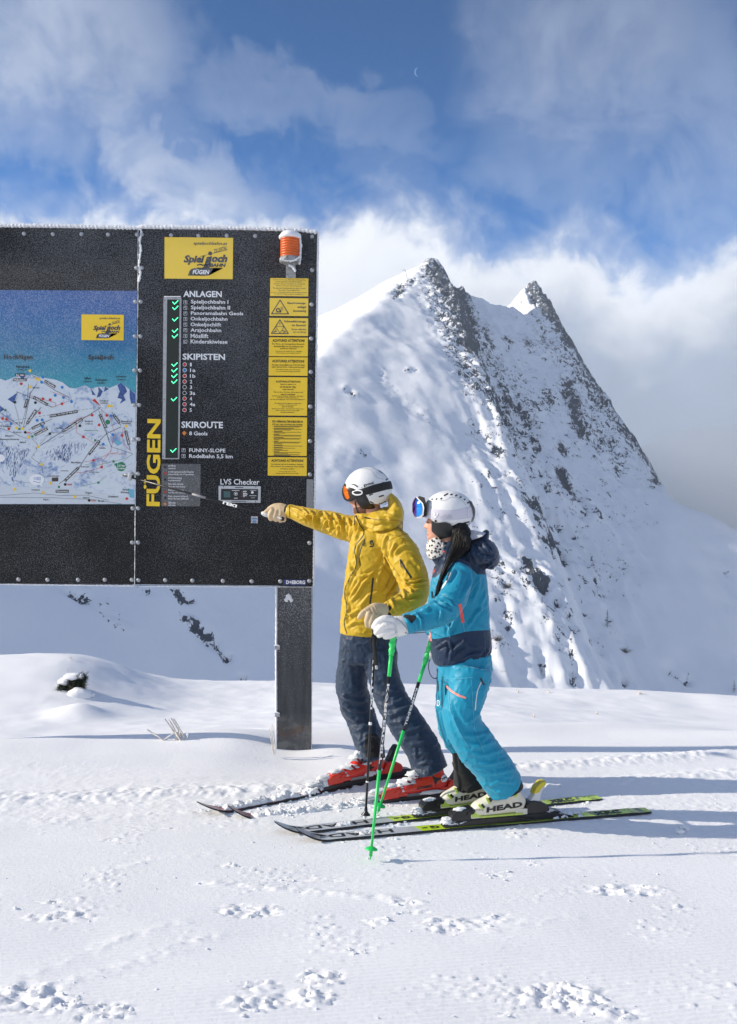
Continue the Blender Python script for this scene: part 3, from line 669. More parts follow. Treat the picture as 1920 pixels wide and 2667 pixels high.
for i, (s, y, m_) in enumerate(pist):
    w_ = 6.0 if len(s) == 1 else 14.5
    if s == '1': w_ = 4.2
    row(s, 495.2 - i * .15, y - 4.4, 495.2 - i * .15 + w_, y + 5.0, .02)
    disc('run_colour_ring', 481.3 - i * .07, y, 5.4, .0035, M_white, board, 16, 4.3); disc('run_colour_dot', 481.3 - i * .07, y, 4.3, .0035, m_, board, 14)
row('SKIROUTE', 472.6, 1097.8, 581, 1115.2, .03)
row('8 Geols', 493, 1123.8, 540.7, 1134); flat('route_diamond', [(480, 1121.5), (486, 1128), (480, 1134.5), (474, 1128)], .004, M_orange, board)
row('FUNNY-SLOPE', 493, 1168, 587.4, 1178); row('Rodelbahn 5,5 km', 493, 1183.3, 606.4, 1195)
for y in [787.5, 801.5, 816.4, 831, 845.5, 860, 875, 890, 1172.5, 1187.8]:
    x = 482.7 if y < 1000 else 478.3
    S = Sheet(); h_ = 4.4
    S.line([(x - h_, y - h_), (x + h_, y - h_), (x + h_, y + h_), (x - h_, y + h_), (x - h_, y - h_)], .8, .004)
    k = int(y) % 4
    S.line([[(x - 2, y + 2), (x, y - 2), (x + 2.2, y - 1)], [(x - 2.4, y - 1.5), (x + 2.4, y + 2)], [(x - 2, y - 2), (x - 2, y + 2), (x + 2.5, y + 2)], [(x + 2, y - 2.4), (x - 1, y), (x + 2, y + 2)]][k], 1.1, .004)
    S.line([(x - 1.6, y - 2.6), (x + 1.6, y - 2.6)], .9, .004)
    S.build('pictogram', M_white, board)
row('LVS Checker', 574.2, 1247.6, 676.2, 1262.6, .018)
# big vertical town name
def fmp(u, v):
    x = 375 + (1 - v) * 43 - (u * 227 - 113) * 0; y = 1317.5 - u * 227
    return Bp(x + (.5 - u) * -2.5, y + (1 - v) * 1.2, .004)
text_on('lettering', 'FÜGEN', fmp, M_yprint, board, .03, 0.0, 3)
# ---- LED column
led = flat('led_column', [(426, 775), (473, 775.5), (467.5, 1196), (422.8, 1196)], .020, M_grey, board, .020)
flat('display', [(435.8, 780), (467.6, 780.3), (463.2, 1193), (431, 1193)], .0225, mat('led_glass', (.002, .010, .006), .15), led, .002)
M_led = mat('green_led', (.05, .75, .3), .4, emit=((.08, 1.0, .40), 1.15))
for y in [787.3, 801.5, 831.2, 860.8, 875.2, 949.2, 964, 978.8, 993.7, 1039.2, 1172.8]:
    x = 456.5 - (y - 787) * .0135; S = Sheet()
    pts = [(x - 6.2, y - .2), (x - 4, y + 2.2), (x - 1.8, y + 4.6), (x + .6, y + 2.6), (x + 2.8, y + .4), (x + 5, y - 1.8), (x + 7.2, y - 4)]
    for a, b in pts: S.disc(a, b, 1.25, .0245, 7)
    S.line(pts, .9, .0243)
    S.build('check_mark', M_led, led)
for a, b in [(429.5, 782), (429, 860), (427.8, 950), (427.2, 1040), (426, 1130), (425.5, 1189)]: disc('screw', a, b, 1.3, .0215, M_black, led, 8)
rime('rime_edge', [(427, 773), (472, 773)], 1.6, board, 21, off=.024, depth=.02, seg=2)
# ---- legend sheet
M_legend = frosted('rimed_legend', (.085, .088, .092), .30, .45)
lg = flat('legend_sheet', [(423, 1207.5), (521, 1208.5), (523, 1210.5), (521.5, 1317), (519, 1319), (422.5, 1318.5), (420.8, 1316), (421, 1209.5)], .0045, M_legend, board, .003)
leg = ['geöffnet|opened', 'vorübergehend außer Betrieb|temporarily out of operation', 'in Vorbereitung|in preparation', 'Piste blau (leicht)|blue ski runs (easy)', 'Piste rot (mittel)|red ski runs (medium)', 'Piste schwarz (schwer)|black ski runs (difficult)', 'Skiroute|skiroute']
lw = [(19, 18), (66, 66), (35, 32), (39, 44), (40, 50), (51, 53), (19, 19)]
for i, (s, (w1, w2)) in enumerate(zip(leg, lw)):
    y = 1210.5 + i * 15.9; a, b = s.split('|')
    btext(a, 438.6, y, 438.6 + w1, y + 6, M_white, lg, bold=.012, off=.0062, res=1); btext(b, 438.6, y + 6.6, 438.6 + w2, y + 12.2, M_white, lg, bold=.012, off=.0062, res=1)
    if i in (0, 1, 2, 4, 5, 6): disc('legend_dot', 430.5, y + 6.5, 3.4, .0062, [M_black, M_red, M_black, M_blue, M_red, M_black, M_orange][i], lg, 8)
# ---- avalanche beacon checker
lv = flat('beacon_checker', [(569.6, 1265), (679.6, 1266.5), (678.8, 1309.5), (569.4, 1308.5)], .016, M_steel, board, .016)
flat('checker_face', [(576, 1273), (672.8, 1274), (672, 1303), (575.6, 1302)], .0175, mat('black_gloss', (.010, .011, .012), .3), lv, .002)
flat('dot_display', [(583, 1279.5), (600, 1279.5), (600, 1295.5), (583, 1295.5)], .0185, mat('display_teal', (.05, .12, .12), .4, var=.6, vscale=260), lv)
S = Sheet(); S.disc(614.5, 1286, 2.2, .0185); S.ring(614.5, 1286, 4.6, .8, .0185); S.disc(657.5, 1282.5, 3.6, .0185); S.line([(610, 1297.5), (619, 1297.5)], 1.6, .0185); S.line([(604, 1277.5), (624, 1277.5)], 1.2, .0185)
for k, y in enumerate((1281.5, 1287.3, 1293)): S.line([(633, y - 2), (643, y - 2)], 1.6, .0185)
S.line([(650, 1291), (668, 1291.2)], 1.0, .0185); S.line([(652, 1277.3), (668, 1277.5)], .9, .0185); S.line([(654, 1296.5), (664, 1296.7)], .8, .0185); S.build('printed_marks', M_white, lv)['kind'] = 'stuff'
S = Sheet(); S.line([(612, 1269.5), (634, 1270)], 2.0, .0175); S.line([(603, 1305.5), (642, 1306.3)], 1.6, .0175); S.build('printed_marks', M_black, lv)['kind'] = 'stuff'
for y in (1281, 1287, 1293): disc('indicator', 629.5, y, 1.1, .0186, M_red, lv, 8)
btext('STOP', 633, 1279.2, 641.5, 1283.2, M_white, lv, off=.0187, res=1); btext('SENDER', 633, 1285, 645, 1289, M_white, lv, off=.0187, res=1); btext('OK', 633, 1291, 638, 1295, M_white, lv, off=.0187, res=1)
for a, b in [(582.5, 1267.5), (666.5, 1268.5), (582, 1305.8), (666, 1306.6)]: disc('screw', a, b, 1.4, .0175, M_black, lv, 8)
# ---- warning notices
def notice(x0, y0, x1, y1, lines, my=None, mt=None):
    o = flat('warning_notice', [(x0, y0), (x1, y0 + 1.0), (x1 - (y1 - y0) * .011, y1 + 1.0), (x0 - (y1 - y0) * .011, y1)], .0055, my or M_yel, board, .004)
    for L in lines:
        s, a, b, c, d = L[:5]; bd = L[5] if len(L) > 5 else .02
        btext(s, a, b, c, d, mt or M_black, o, bold=bd, off=.0070, res=1 if (d - b) < 6 else 2)
    return o
def px5(a, b): return 680 + a / 7.56, 700 + b / 7.56
def px6(a, b): return 680 + a / 7.56, 960 + b / 7.56
def L5(s, a, b, c, d, bd=.02): return (s, *px5(a, b), *px5(c, d), bd)
def L6(s, a, b, c, d, bd=.02): return (s, *px6(a, b), *px6(c, d), bd)
notice(704.2, 724, 803.6, 771, [L5('Auch Ski- und Snowboardfahrer haben die Bergrettung', 235, 208, 880, 232), L5('in Not anzurufen und Hilfe zu leisten', 290, 244, 805, 268), L5('Unfallstelle absichern und Hilfe holen, Notruf 140', 245, 288, 865, 310), L5('auf dieser Tafel wird darauf hingewiesen', 290, 326, 810, 350),
        L5('The skiers and snowboarders are asked to secure', 235, 370, 885, 394), L5('the scene of an accident first', 345, 408, 760, 432), L5('in case of emergency please call mountain rescue', 205, 454, 900, 478), L5('to call for help and give assistance', 265, 488, 830, 512)], M_yelhi, M_blackfrost)
n2_ = notice(702.8, 776, 803.4, 822.5, [L5('Beschneiungs-', 520, 655, 888, 705, .025), L5('anlage', 718, 728, 888, 785, .025), L5('Snowmaking', 632, 808, 888, 862, .025)], M_yelhi, M_blackfrost)
def tri(parent, pts, wd, inner=None, off=.0072):
    S = Sheet(); P5 = [px5(*p) for p in pts]; S.line(P5 + [P5[0]], wd, off)
    for p in P5: S.disc(p[0], p[1], wd * .5, off, 8)
    for L in inner or []: S.line([px5(*p) for p in L[0]], L[1], off + .0003)
    S.build('warning_triangle', M_blackfrost, parent)
tri(n2_, [(377, 615), (208, 887), (542, 887)], 2.4, [([(300, 800), (345, 775), (395, 845), (320, 850), (300, 800)], 3.0), ([(380, 775), (430, 745)], 1.2), ([(385, 800), (440, 770)], 1.2), ([(275, 858), (405, 858)], .8), ([(395, 820), (440, 800)], 1.0)])
n3_ = notice(701.8, 827.8, 803, 874.4, [L5('Schneefahrzeuge', 455, 1015, 885, 1070, .025), L5('im Einsatz!', 610, 1090, 885, 1132, .025), L5('Snow vehicles', 598, 1172, 885, 1210, .02), L5('are working!', 635, 1228, 885, 1268, .02)], M_yelhi, M_blackfrost)
tri(n3_, [(372, 1003), (204, 1275), (538, 1275)], 2.2, [([(285, 1137), (458, 1137)], 1.2), ([(288, 1140), (370, 1268)], 1.2), ([(455, 1140), (372, 1268)], 1.2), ([(372, 1050), (372, 1092)], 1.8), ([(371, 1108), (372, 1118)], 1.8),
     ([(245, 1250), (310, 1225)], 2.6), ([(280, 1215), (295, 1185)], 1.2), ([(415, 1215), (490, 1240)], 2.2), ([(430, 1255), (480, 1258)], 1.2)])
notice(701, 878.4, 802.4, 927.4, [L5('ACHTUNG! ATTENTION!', 225, 1385, 858, 1442, .03), L5('Der Pisten- und Rettungsdienst überwacht', 222, 1468, 858, 1502), L5('und kontrolliert nur die markierten und', 250, 1512, 832, 1546), L5('geöffneten Skipisten!', 378, 1556, 700, 1590), L5('Only opened and marked runs are controlled', 280, 1614, 800, 1640), L5('by the ski patrol and emergency service!', 300, 1648, 780, 1674)])
notice(700.4, 930, 801.8, 978, [L5('ACHTUNG! ATTENTION!', 220, 1792, 852, 1848, .03), L5('Ab letzter Kontrollfahrt um 17.00 Uhr Pisten', 210, 1878, 862, 1910), L5('außer Betrieb! Keine Gefahrenabsicherung!', 212, 1920, 856, 1956), L5('From the last check out at 5 pm slopes', 302, 1975, 765, 2002), L5('are out of service! No danger protection!', 300, 2010, 775, 2038)])
notice(699.8, 982, 801, 1082, [L6('ACHTUNG-ATTENTION!', 292, 235, 776, 278, .03), L6('Skipisten täglich von', 376, 296, 690, 326), L6('17.00-8.30 Uhr', 376, 342, 692, 384, .025), L6('außer Betrieb!', 424, 394, 642, 424), L6('Während dieser Zeit keine Gefahrensicherung!', 245, 452, 824, 480), L6('VERLETZUNGSGEFAHR', 384, 498, 676, 522, .03),
        L6('durch Pistenbearbeitung - Spurrinnen, Windseile,', 222, 530, 838, 558), L6('freiliegende Kabel und Schläuche', 320, 564, 742, 590), L6('der Beschneiungsgeräte sowie Lawinensprengarbeiten.', 182, 596, 870, 622), L6('No safety measures against possible risks', 268, 672, 790, 700),
        L6('are taken during this period!', 352, 706, 704, 732), L6('RISK OF INJURIES', 415, 744, 636, 768, .03), L6('caused by smoothers - track grooves, winch ropes,', 210, 780, 842, 806), L6('faults, cables and hoses of snow-guns', 292, 814, 762, 840), L6('as well as avalanches.', 388, 846, 660, 870)])
fis = notice(698.8, 1086.4, 800.2, 1186.6, [L6('FIS-VERHALTENSREGELN', 224, 1022, 824, 1066, .03), L6('FÜR SKI- UND SNOWBOARDFAHRER', 222, 1080, 822, 1118, .02)])
S = Sheet(); yy = 1132; k = 0
for n_, ln in [(1, (1, .9)), (1, (.7, .97, .6)), (1, (.3, .95, .4)), (1, (.2, .97, .95)), (1, (.35, .97, .9, .2)), (1, (.15, .95, .88, .3)), (1, (.3, 1.0)), (1, (.32, .75)), (1, (.3, .5)), (1, (.2, .93, .5)), (1, (.9, .6))]:
    S.line([px6(222, yy + 4), px6(232, yy + 4)], .9, .0070)
    for q, l in enumerate(ln):
        a = px6(250, yy); b = px6(250 + 565 * min(l, 1), yy + 4)
        S.line([a, b], 1.25 if q == 0 else 1.0, .0070); yy += 16.5
    yy += 10
S.build('printed_lines', M_black, fis)
notice(698, 1190.4, 799.6, 1238.6, [L6('ACHTUNG! ATTENTION!', 202, 1788, 834, 1838, .03), L6('Sie befinden sich im hochalpinen Gelände.', 202, 1872, 832, 1904), L6('Das Verlassen der markierten Pisten erfolgt', 194, 1914, 846, 1948), L6('auf eigene Gefahr!', 382, 1960, 656, 1992), L6('You are in high alpine terrain.', 345, 2020, 690, 2042), L6('Leaving marked ski runs at own risk!', 292, 2052, 734, 2078)])
# small stickers, reflector strip, maker's plate
st = flat('sticker', [(654, 1344.6), (672, 1345), (671.5, 1362.8), (653.8, 1362.2)], .0035, mat('sticker_print', (.55, .50, .52), .5, var=.6, vscale=120), board)
S = Sheet(); S.poly([(654.3, 1350), (660, 1348.5), (671.6, 1350), (671.6, 1353), (654.3, 1353)], .0042); S.poly([(659, 1355), (667, 1355), (668, 1362), (658.5, 1362)], .0042); S.build('printed_marks', mat('sticker_blue', (.10, .30, .50), .5), st)
mp_ = flat('maker_plate', [(738.5, 1509.4), (797.8, 1510.4), (797.6, 1524), (738.3, 1523)], .005, mat('maker_blue', (.035, .045, .20), .5), board, .003)
btext('D+EBORG', 745.5, 1511.6, 795, 1521.4, M_white, mp_, bold=.045, off=.0065)
M_perf = mat('grey_reflector', (.27, .28, .29), .5, var=.35, vscale=300)
flat('reflector_strip', [(799, 1248), (816.5, 1248.5), (815.8, 1326), (798, 1325.5)], .005, M_perf, board, .003)

# ---- piste map
def mapgrad(t, tc):
    se = t.n('ShaderNodeSeparateXYZ'); t.t.links.new(tc, se.inputs[0])
    z1_ = P(100, 757, BD).z; z0_ = P(100, 1000, BD).z
    f = t.lin(se.outputs[2], z0_, z1_); rp = t.n('ShaderNodeValToRGB'); t.t.links.new(f, rp.inputs[0]); e = rp.color_ramp.elements
    e[0].position = 0; e[0].color = (.02, .30, .40, 1); e[1].position = 1; e[1].color = (.010, .10, .34, 1)
    k = e.new(.4); k.color = (.006, .16, .34, 1); k = e.new(.75); k.color = (.004, .12, .36, 1)
    fx = t.lin(se.outputs[0], P(120, 757, BD).x, P(350, 757, BD).x, 0, .55)
    return t.mix(t.m('MULTIPLY', fx, t.ss(f, .3, 1.0)), rp.outputs[0], (.025, .075, .30, 1))
M_mapsky = frosted('map_sky_print', (.03, .2, .4), .34, .45, grad=mapgrad)
mapo = flat('piste_map', [(-200, 754), (357.5, 757.5), (352, 1313.5), (-200, 1312)], .003, M_mapsky, board, .002)
def mapsnow(t, tc):
    n_ = t.noise(tc, 7.0, 6, .62, .8); m2 = t.noise(tc, 55.0, 3, .6, .4)
    f = t.ss(t.m('ADD', t.m('MULTIPLY', n_, .75), t.m('MULTIPLY', m2, .25)), .50, .66)
    return t.mix(f, (.62, .69, .76, 1), (.16, .27, .50, 1))
M_mapsnow = frosted('map_mountain_print', (.7, .74, .8), .12, .5, grad=mapsnow)
M_mapblue = mat('map_blue_print', (.045, .10, .30), .5, var=.5, vscale=60)
M_maplight = frosted('map_valley_print', (.58, .64, .70), .1, .5)
sky_l = [(-200, 990), (-100, 975), (0, 986), (14, 991.5), (43, 980), (57, 971), (68, 977), (84, 975.6), (113, 983.5), (145, 989), (163, 996), (181, 1009.6), (197, 1012), (222, 1003), (238, 1012), (256, 1007), (274, 1007), (285, 1010.7), (303.6, 1003), (314, 997), (326, 1005), (337.6, 1014), (354, 1025)]
yb = 1313.2; V = []; Fc = []
for a, b in sky_l: V += [Bp(a, b, .004), Bp(a - (yb - b) * .006, yb - (.3 if a > -180 else 1.5), .004)]
for i in range(len(sky_l) - 1): Fc.append((2 * i + 1, 2 * i + 3, 2 * i + 2, 2 * i))
mesh_from('map_mountains', V, Fc, M_mapsnow, mapo)
S = Sheet()
for pl in [[(306, 1003), (314, 997), (326, 1006), (331, 1020), (322, 1030), (328, 1042), (312, 1052), (318, 1040), (306, 1036), (312, 1020)], [(337.6, 1014), (353, 1026), (353, 1060), (342, 1052), (338, 1036)], [(256, 1007), (268, 1019), (262, 1032), (252, 1036), (257, 1020)], [(274, 1007), (284, 1013), (270, 1021)],
           [(20, 1040), (46, 1022), (36, 1050)], [(0, 1056), (12, 1066), (0, 1074)], [(50, 976), (57, 971), (66, 978), (60, 990), (54, 984)], [(238, 1012), (250, 1030), (240, 1028)]]: S.poly(pl, .0047)
hatch = [[(0, 1146), (30, 1165), (62, 1168), (82, 1165), (66, 1195), (44, 1232), (36, 1252), (18, 1218), (0, 1182)], [(120, 1175), (150, 1160), (190, 1150), (232, 1150), (196, 1182), (176, 1200), (158, 1190), (138, 1192)], [(-60, 1150), (0, 1160), (10, 1200), (-30, 1230)]]
for hp in hatch:
    c_ = np.mean(hp, axis=0)
    for i in range(170):
        k = rng.randint(len(hp)); t_ = math.sqrt(rng.rand()); u_ = rng.rand(); q = c_ + (np.array(hp[k]) * (1 - u_) + np.array(hp[(k + 1) % len(hp)]) * u_ - c_) * t_; L_ = rng.uniform(4, 11)
        S.line([tuple(q), (q[0] - L_ * .22, q[1] + L_)], rng.uniform(.5, 1.2), .0046)
for i in range(150):
    a = rng.uniform(-60, 340); b = rng.uniform(1130, 1250); L_ = rng.uniform(5, 14)
    S.line([(a, b), (a + L_ * .55, b + L_)] if a < 90 else [(a, b), (a + L_, b - L_ * .5)], .5, .0046)
S.build('map_rock_shading', M_mapblue, mapo)['kind'] = 'stuff'
S = Sheet(); S.poly([(-199, 1262), (0, 1262), (60, 1268), (160, 1272), (270, 1285), (351, 1305), (351, 1312.5), (-199, 1311)], .0052); S.build('map_valley', M_maplight, mapo)
S = Sheet(); S.poly([(333, 1272), (350, 1276), (350, 1298), (338, 1295)], .0056); S.poly([(296, 1150), (310, 1146), (318, 1156), (306, 1160)], .0056); S.build('map_lake', mat('map_lake_blue', (.15, .45, .60), .5), mapo)
c3 = lambda a, b: (a / 4.414, 740 + b / 4.414)
c4 = lambda a, b: (a / 4.414, 1020 + b / 4.414)
lines = [([c3(370, 1050), c3(640, 1225), c3(795, 1300)], 1.1), ([c3(330, 1060), c3(285, 1115)], 1), ([c3(330, 1150), c3(315, 1324)], 1), ([c3(420, 1150), c4(350, 20), c4(270, 410)], 1), ([c4(355, 0), c4(250, 380)], .8), ([c4(190, 0), c4(380, 80), c4(600, 180)], 1.2),
         ([c4(0, 240), c4(240, 400)], .9), ([c4(475, 180), c4(280, 410)], 1.3), ([c4(595, 315), c4(330, 440)], .9), ([c4(550, 395), c4(355, 485)], .9), ([c4(1165, 180), c4(940, 320), c4(730, 450), c4(465, 620)], 1.4), ([c4(1135, 215), c4(1210, 410), c4(1250, 560), c4(1285, 635)], 1.2),
         ([c4(1170, 200), c4(1195, 420), c4(1260, 560)], .8), ([c4(1285, 235), c4(1390, 390)], 1.4), ([c4(1395, 405), c4(1230, 480), c4(1140, 570), c4(1010, 720), c4(900, 890), c4(750, 1010), c4(680, 1060)], 1.4), ([c4(1430, 410), c4(1500, 680)], 1.4), ([c4(1270, 630), c4(1530, 715)], .9),
         ([c4(0, 1195), c4(400, 1165), c4(700, 1195), c4(1000, 1190), c4(1250, 1250)], .8), ([c4(0, 1215), c4(600, 1220), c4(1060, 1240), c4(1400, 1290)], .8), ([c4(365, 540), c4(430, 600), c4(420, 680), c4(360, 760), c4(480, 840), c4(500, 960)], .7),
         ([c4(195, 0), c4(200, 60), c4(165, 130), c4(200, 250), c4(230, 400)], .7), ([c4(0, 420), c4(120, 460), c4(300, 540)], .8), ([c4(465, 600), c4(580, 470), c4(760, 480), c4(900, 400), c4(960, 330)], .7), ([c4(160, 1020), c4(260, 1040), c4(420, 1060)], .6)]
S = Sheet()
for p, w_ in lines: S.line(p, w_ * .9, .0058)
a0 = c4(0, 355); a1_ = c4(575, 285); 
for q in range(26):
    t0 = q / 26; t1 = t0 + .022; X0 = c4(0, 355); X1 = c4(1165, 175); S.line([(X0[0] + (X1[0] - X0[0]) * t0, X0[1] + (X1[1] - X0[1]) * t0), (X0[0] + (X1[0] - X0[0]) * t1, X0[1] + (X1[1] - X0[1]) * t1)], .8, .0058)
S.build('lift_lines', M_black, mapo)['kind'] = 'stuff'
S = Sheet()
for p in [[c4(580, 0), c4(800, 70), c4(790, 110), c4(600, 180)], [c4(330, 40), c4(500, 90), c4(640, 130), c4(640, 175)], [c4(880, 320), c4(880, 470), c4(960, 520), c4(1100, 600), c4(1200, 640)], [c4(1160, 205), c4(1260, 280), c4(1300, 420), c4(1330, 480), c4(1300, 560), c4(1270, 700)],
          [c4(1250, 710), c4(1150, 770), c4(970, 810)], [c4(1280, 680), c4(1180, 800), c4(1180, 870), c4(950, 930), c4(880, 930)], [c4(1350, 660), c4(1360, 700), c4(1270, 715), c4(1450, 720), c4(1440, 680)], [c4(1420, 410), c4(1400, 500), c4(1440, 620), c4(1490, 670)], [c4(1060, 270), c4(900, 310), c4(850, 350), c4(800, 370)], [c4(0, 300), c4(70, 320), c4(180, 380)]]: S.line(p, .75, .0060)
S.poly([c4(1060, 100), c4(1160, 170), c4(1090, 80)], .0060); S.build('red_runs', M_red, mapo)['kind'] = 'stuff'
S = Sheet()
for p in [[c4(790, 0), c4(830, 110), c4(720, 60)], [c4(1280, 280), c4(1290, 330), c4(1340, 370)], [c4(1110, 600), c4(1230, 620)], [c4(1210, 440), c4(1260, 470), c4(1300, 490)]]: S.line(p, .8, .0060)
S.build('blue_runs', M_blue, mapo)['kind'] = 'stuff'
S = Sheet(); S.line([c4(980, 840), c4(1100, 850), c4(1300, 805), c4(1440, 770), c4(1530, 720)], .8, .0060); S.line([c4(920, 1090), c4(1130, 1045), c4(1230, 970)], .7, .0060); S.disc(*c4(1393, 862), 12.2, .0062, 20); S.poly([c4(1310, 832), c4(1345, 820), c4(1345, 870)], .0062); S.disc(*c4(1240, 350), 6.4, .0062, 12)
for a, b in [(62, 213), (225, 428), (372, 516), (1095, 560), (1306, 803), (1133, 1046), (678, 1096)]: x, y = c4(a, b); S.poly([(x - 2.8, y - 2.8), (x + 2.8, y - 2.8), (x + 2.8, y + 2.8), (x - 2.8, y + 2.8)], .0062)
S.build('green_marks', mat('green_print', (.02, .22, .10), .5), mapo)
btext('3,5 km', c4(1350, 0)[0], c4(0, 838)[1], c4(1438, 0)[0], c4(0, 868)[1], M_white, mapo, bold=.03, off=.0075, res=1); btext('Rodelbahn', c4(1350, 0)[0], c4(0, 872)[1], c4(1438, 0)[0], c4(0, 892)[1], M_white, mapo, bold=.02, off=.0075, res=1)
for m_, pp in ((M_red, [(495, 83), (578, 93), (713, 140), (455, 245), (30, 310), (75, 318), (102, 428), (1060, 270), (1228, 274), (1140, 383), (960, 520), (1404, 503), (1075, 790), (1168, 868), (1458, 1230), (245, -90)]), (M_blue, [(635, 42), (731, 66), (823, 115), (428, 330), (486, 325), (487, 400), (128, 370), (1278, 276), (1298, 494), (1187, 605), (493, -165), (480, -108), (715, -50)]),
               (M_black, [(172, 122), (408, 127), (574, 484), (920, 393), (291, 468), (750, 1067), (1026, 1250)]), (M_yprint, [(345, -240), (415, -150), (450, -140), (345, -55), (1248, 165), (1282, 165), (186, 418), (262, 425), (437, 632), (478, 837), (576, 1053), (170, 1124), (499, 1160), (862, 1207), (1450, 396), (331, 522)])):
    S = Sheet()
    for a, b in pp: x, y = c4(a, b); S.disc(x, y, 3.7 if m_ is not M_blue else 3.9, .0063, 12)
    S.build('run_markers', m_, mapo)['kind'] = 'stuff'
def tag_label(s, a, b, rot, w_, h_=7.2):
    x, y = c4(a, b); c, s_ = math.cos(R(rot)), math.sin(R(rot)); S = Sheet(); q = [(-w_ / 2, -h_ / 2), (w_ / 2, -h_ / 2), (w_ / 2, h_ / 2), (-w_ / 2, h_ / 2)]
    S.poly([(x + p * c + r * s_, y - p * s_ + r * c) for p, r in q], .0066); o = S.build('name_tag', M_black, mapo)
    btext(s, x - w_ / 2 + 2, y - 2.4, x + w_ / 2 - 2, y + 2.6, M_white, o, bold=.03, off=.0076, rot=rot, tilt=0, res=1)
for s, a, b, r, w_ in [('8er Alm', 232, -192, 0, 25), ('Pfaffenbühel I', 232, -136, 0, 34), ('10 Waidoffen', 575, -88, -31, 32), ('6 Pfaffenbühel 1', 468, 108, -29, 42), ('1 8er Jet', 300, 138, 74, 24), ('5 Holzalmlift', 362, 290, 57, 43), ('4 Lamark 1&2', 440, 390, 25, 36), ('2 Lamark HLW', 472, 462, 27, 38),
                      ('Projekt - 3 x TOP OF THE ALPS', 733, 255, 10, 74), ('3 Panoramabahn GEOLS', 835, 385, 33, 60), ('2 Onkeljoch', 1182, 340, -66, 38), ('5 Arzjoch', 1342, 315, -54, 26), ('1 Spieljochbahn II', 1082, 645, 52, 46), ('8 Onkeljochlift', 1465, 530, -76, 37), ('1 Spieljochbahn I', 824, 950, 44, 50), ('Krippenmuseum', 716, 1145, 0, 34)]: tag_label(s, a, b, r, w_)
def mt(s, a, b, c, d, m_=None, bd=.02): btext(s, a, b, c, d, m_ or M_black, mapo, bold=bd, off=.0068, res=1, tilt=.004)
mt('Hochfügen', 10, 922.5, 85.5, 940, M_blackfrost, .03); mt('Spieljoch', 229.5, 923, 296, 941, M_blackfrost, .03)
mt('Pfaffenbühel', 42, 952, 76, 958.5); mt('2.461 m', 47.5, 960, 69.5, 965); mt('Gilfert', 219.5, 982, 237, 988.5); mt('2.506 m', 217, 991, 238.5, 996); mt('Kuhmesser', 249, 986.5, 280, 992.5); mt('2.264m', 253.5, 995, 273.5, 1000); mt('Kellerjoch', 302, 978, 329, 984.5); mt('2.344 m', 304, 986.5, 326.5, 991)
for s, a, b, c, d in [('Onkeljoch', 1145, 95, 1248, 120), ('2.058 m', 1155, 122, 1240, 142), ('Spieljoch', 975, 330, 1070, 355), ('1.920 m', 980, 360, 1065, 380), ('Geolsalm', 640, 408, 725, 428), ('8er Treff', 180, 350, 260, 368), ('Ob. Kristallhütte', 0, 385, 130, 408), ('Berghotel', 155, 458, 245, 478), ('Zirbenhof', 58, 498, 148, 518), ('Restaurant Alexander', 0, 538, 225, 556),
                      ('Almhof', 228, 572, 298, 592), ('Mountain Loft', 1395, 332, 1520, 352), ('Sonnendeck', 1398, 356, 1505, 374), ('Skihütte', 1140, 640, 1215, 658), ('Mittelstation', 818, 805, 935, 825), ('Kohleralm', 932, 855, 1028, 872), ('Sonnberg', 698, 902, 785, 920), ("Wepp's Nest", 1025, 918, 1142, 938), ('Spielparkstadl', 538, 960, 672, 982),
                      ('Rosswend', 365, 1120, 455, 1138), ('Fügen', 985, 1152, 1058, 1182), ('Hart i', 500, 1230, 568, 1252), ('Strass', 1408, 1115, 1485, 1138), ('Wiesing', 1385, 1148, 1482, 1175), ('Schlitters', 1245, 1196, 1360, 1218), ('Bruck', 1132, 1245, 1198, 1268), ('Galnhof', 950, 1210, 1028, 1230), ('Der Alm', 378, -52, 452, -36)]:
    p = c4(a, b); q = c4(c, d); mt(s, p[0], p[1], q[0], q[1])
mt('Winterwanderweg', c4(965, 0)[0], c4(0, 440)[1], c4(1128, 0)[0], c4(0, 456)[1], bpy.data.materials['green_print'])
mt('rent', *c4(308, 460), *c4(354, 480), M_red); mt('rent', *c4(770, 1056), *c4(828, 1078), M_red); mt('rent', *c4(1046, 1242), *c4(1103, 1262), M_red)
S = Sheet()
for a, b, r_ in ((422, 1012, 86), (0, 765, 60)): x, y = c4(a, b); S.poly([(x + r_ / 4.414 * math.cos(6.2832 * i / 24), y + r_ * .75 / 4.414 * math.sin(6.2832 * i / 24)) for i in range(24)], .0062)
x, y = c4(470, 1070); S.poly([(x - 3, y), (x + 3, y - 2), (x + 5, y + 7)], .0062); S.build('inset_bubble', M_white, mapo)['kind'] = 'stuff'
x, y = c4(422, 1012); S = Sheet(); [S.line([(x - 8, y + k_), (x + 10, y + k_)], .7, .0068) for k_ in (-6, -3, 0)]; [S.line([(x + k_, y - 8), (x + k_, y + 2)], .7, .0068) for k_ in (2, 6, 10)]; S.line([(x - 9, y + 5), (x - 3, y + 5), (x + 3, y + 8), (x + 11, y + 6)], 1.2, .0068); S.build('inset_drawing', M_blue, mapo)
flat('photo_inset', [c4(597, 988), c4(670, 988), c4(670, 1032), c4(597, 1032)], .0066, mat('inset_print', (.06, .045, .04), .5, var=.8, vscale=200), mapo)
logo(212.5, 818.8, 322.8, 885.5, board, M_yel, off=.004)

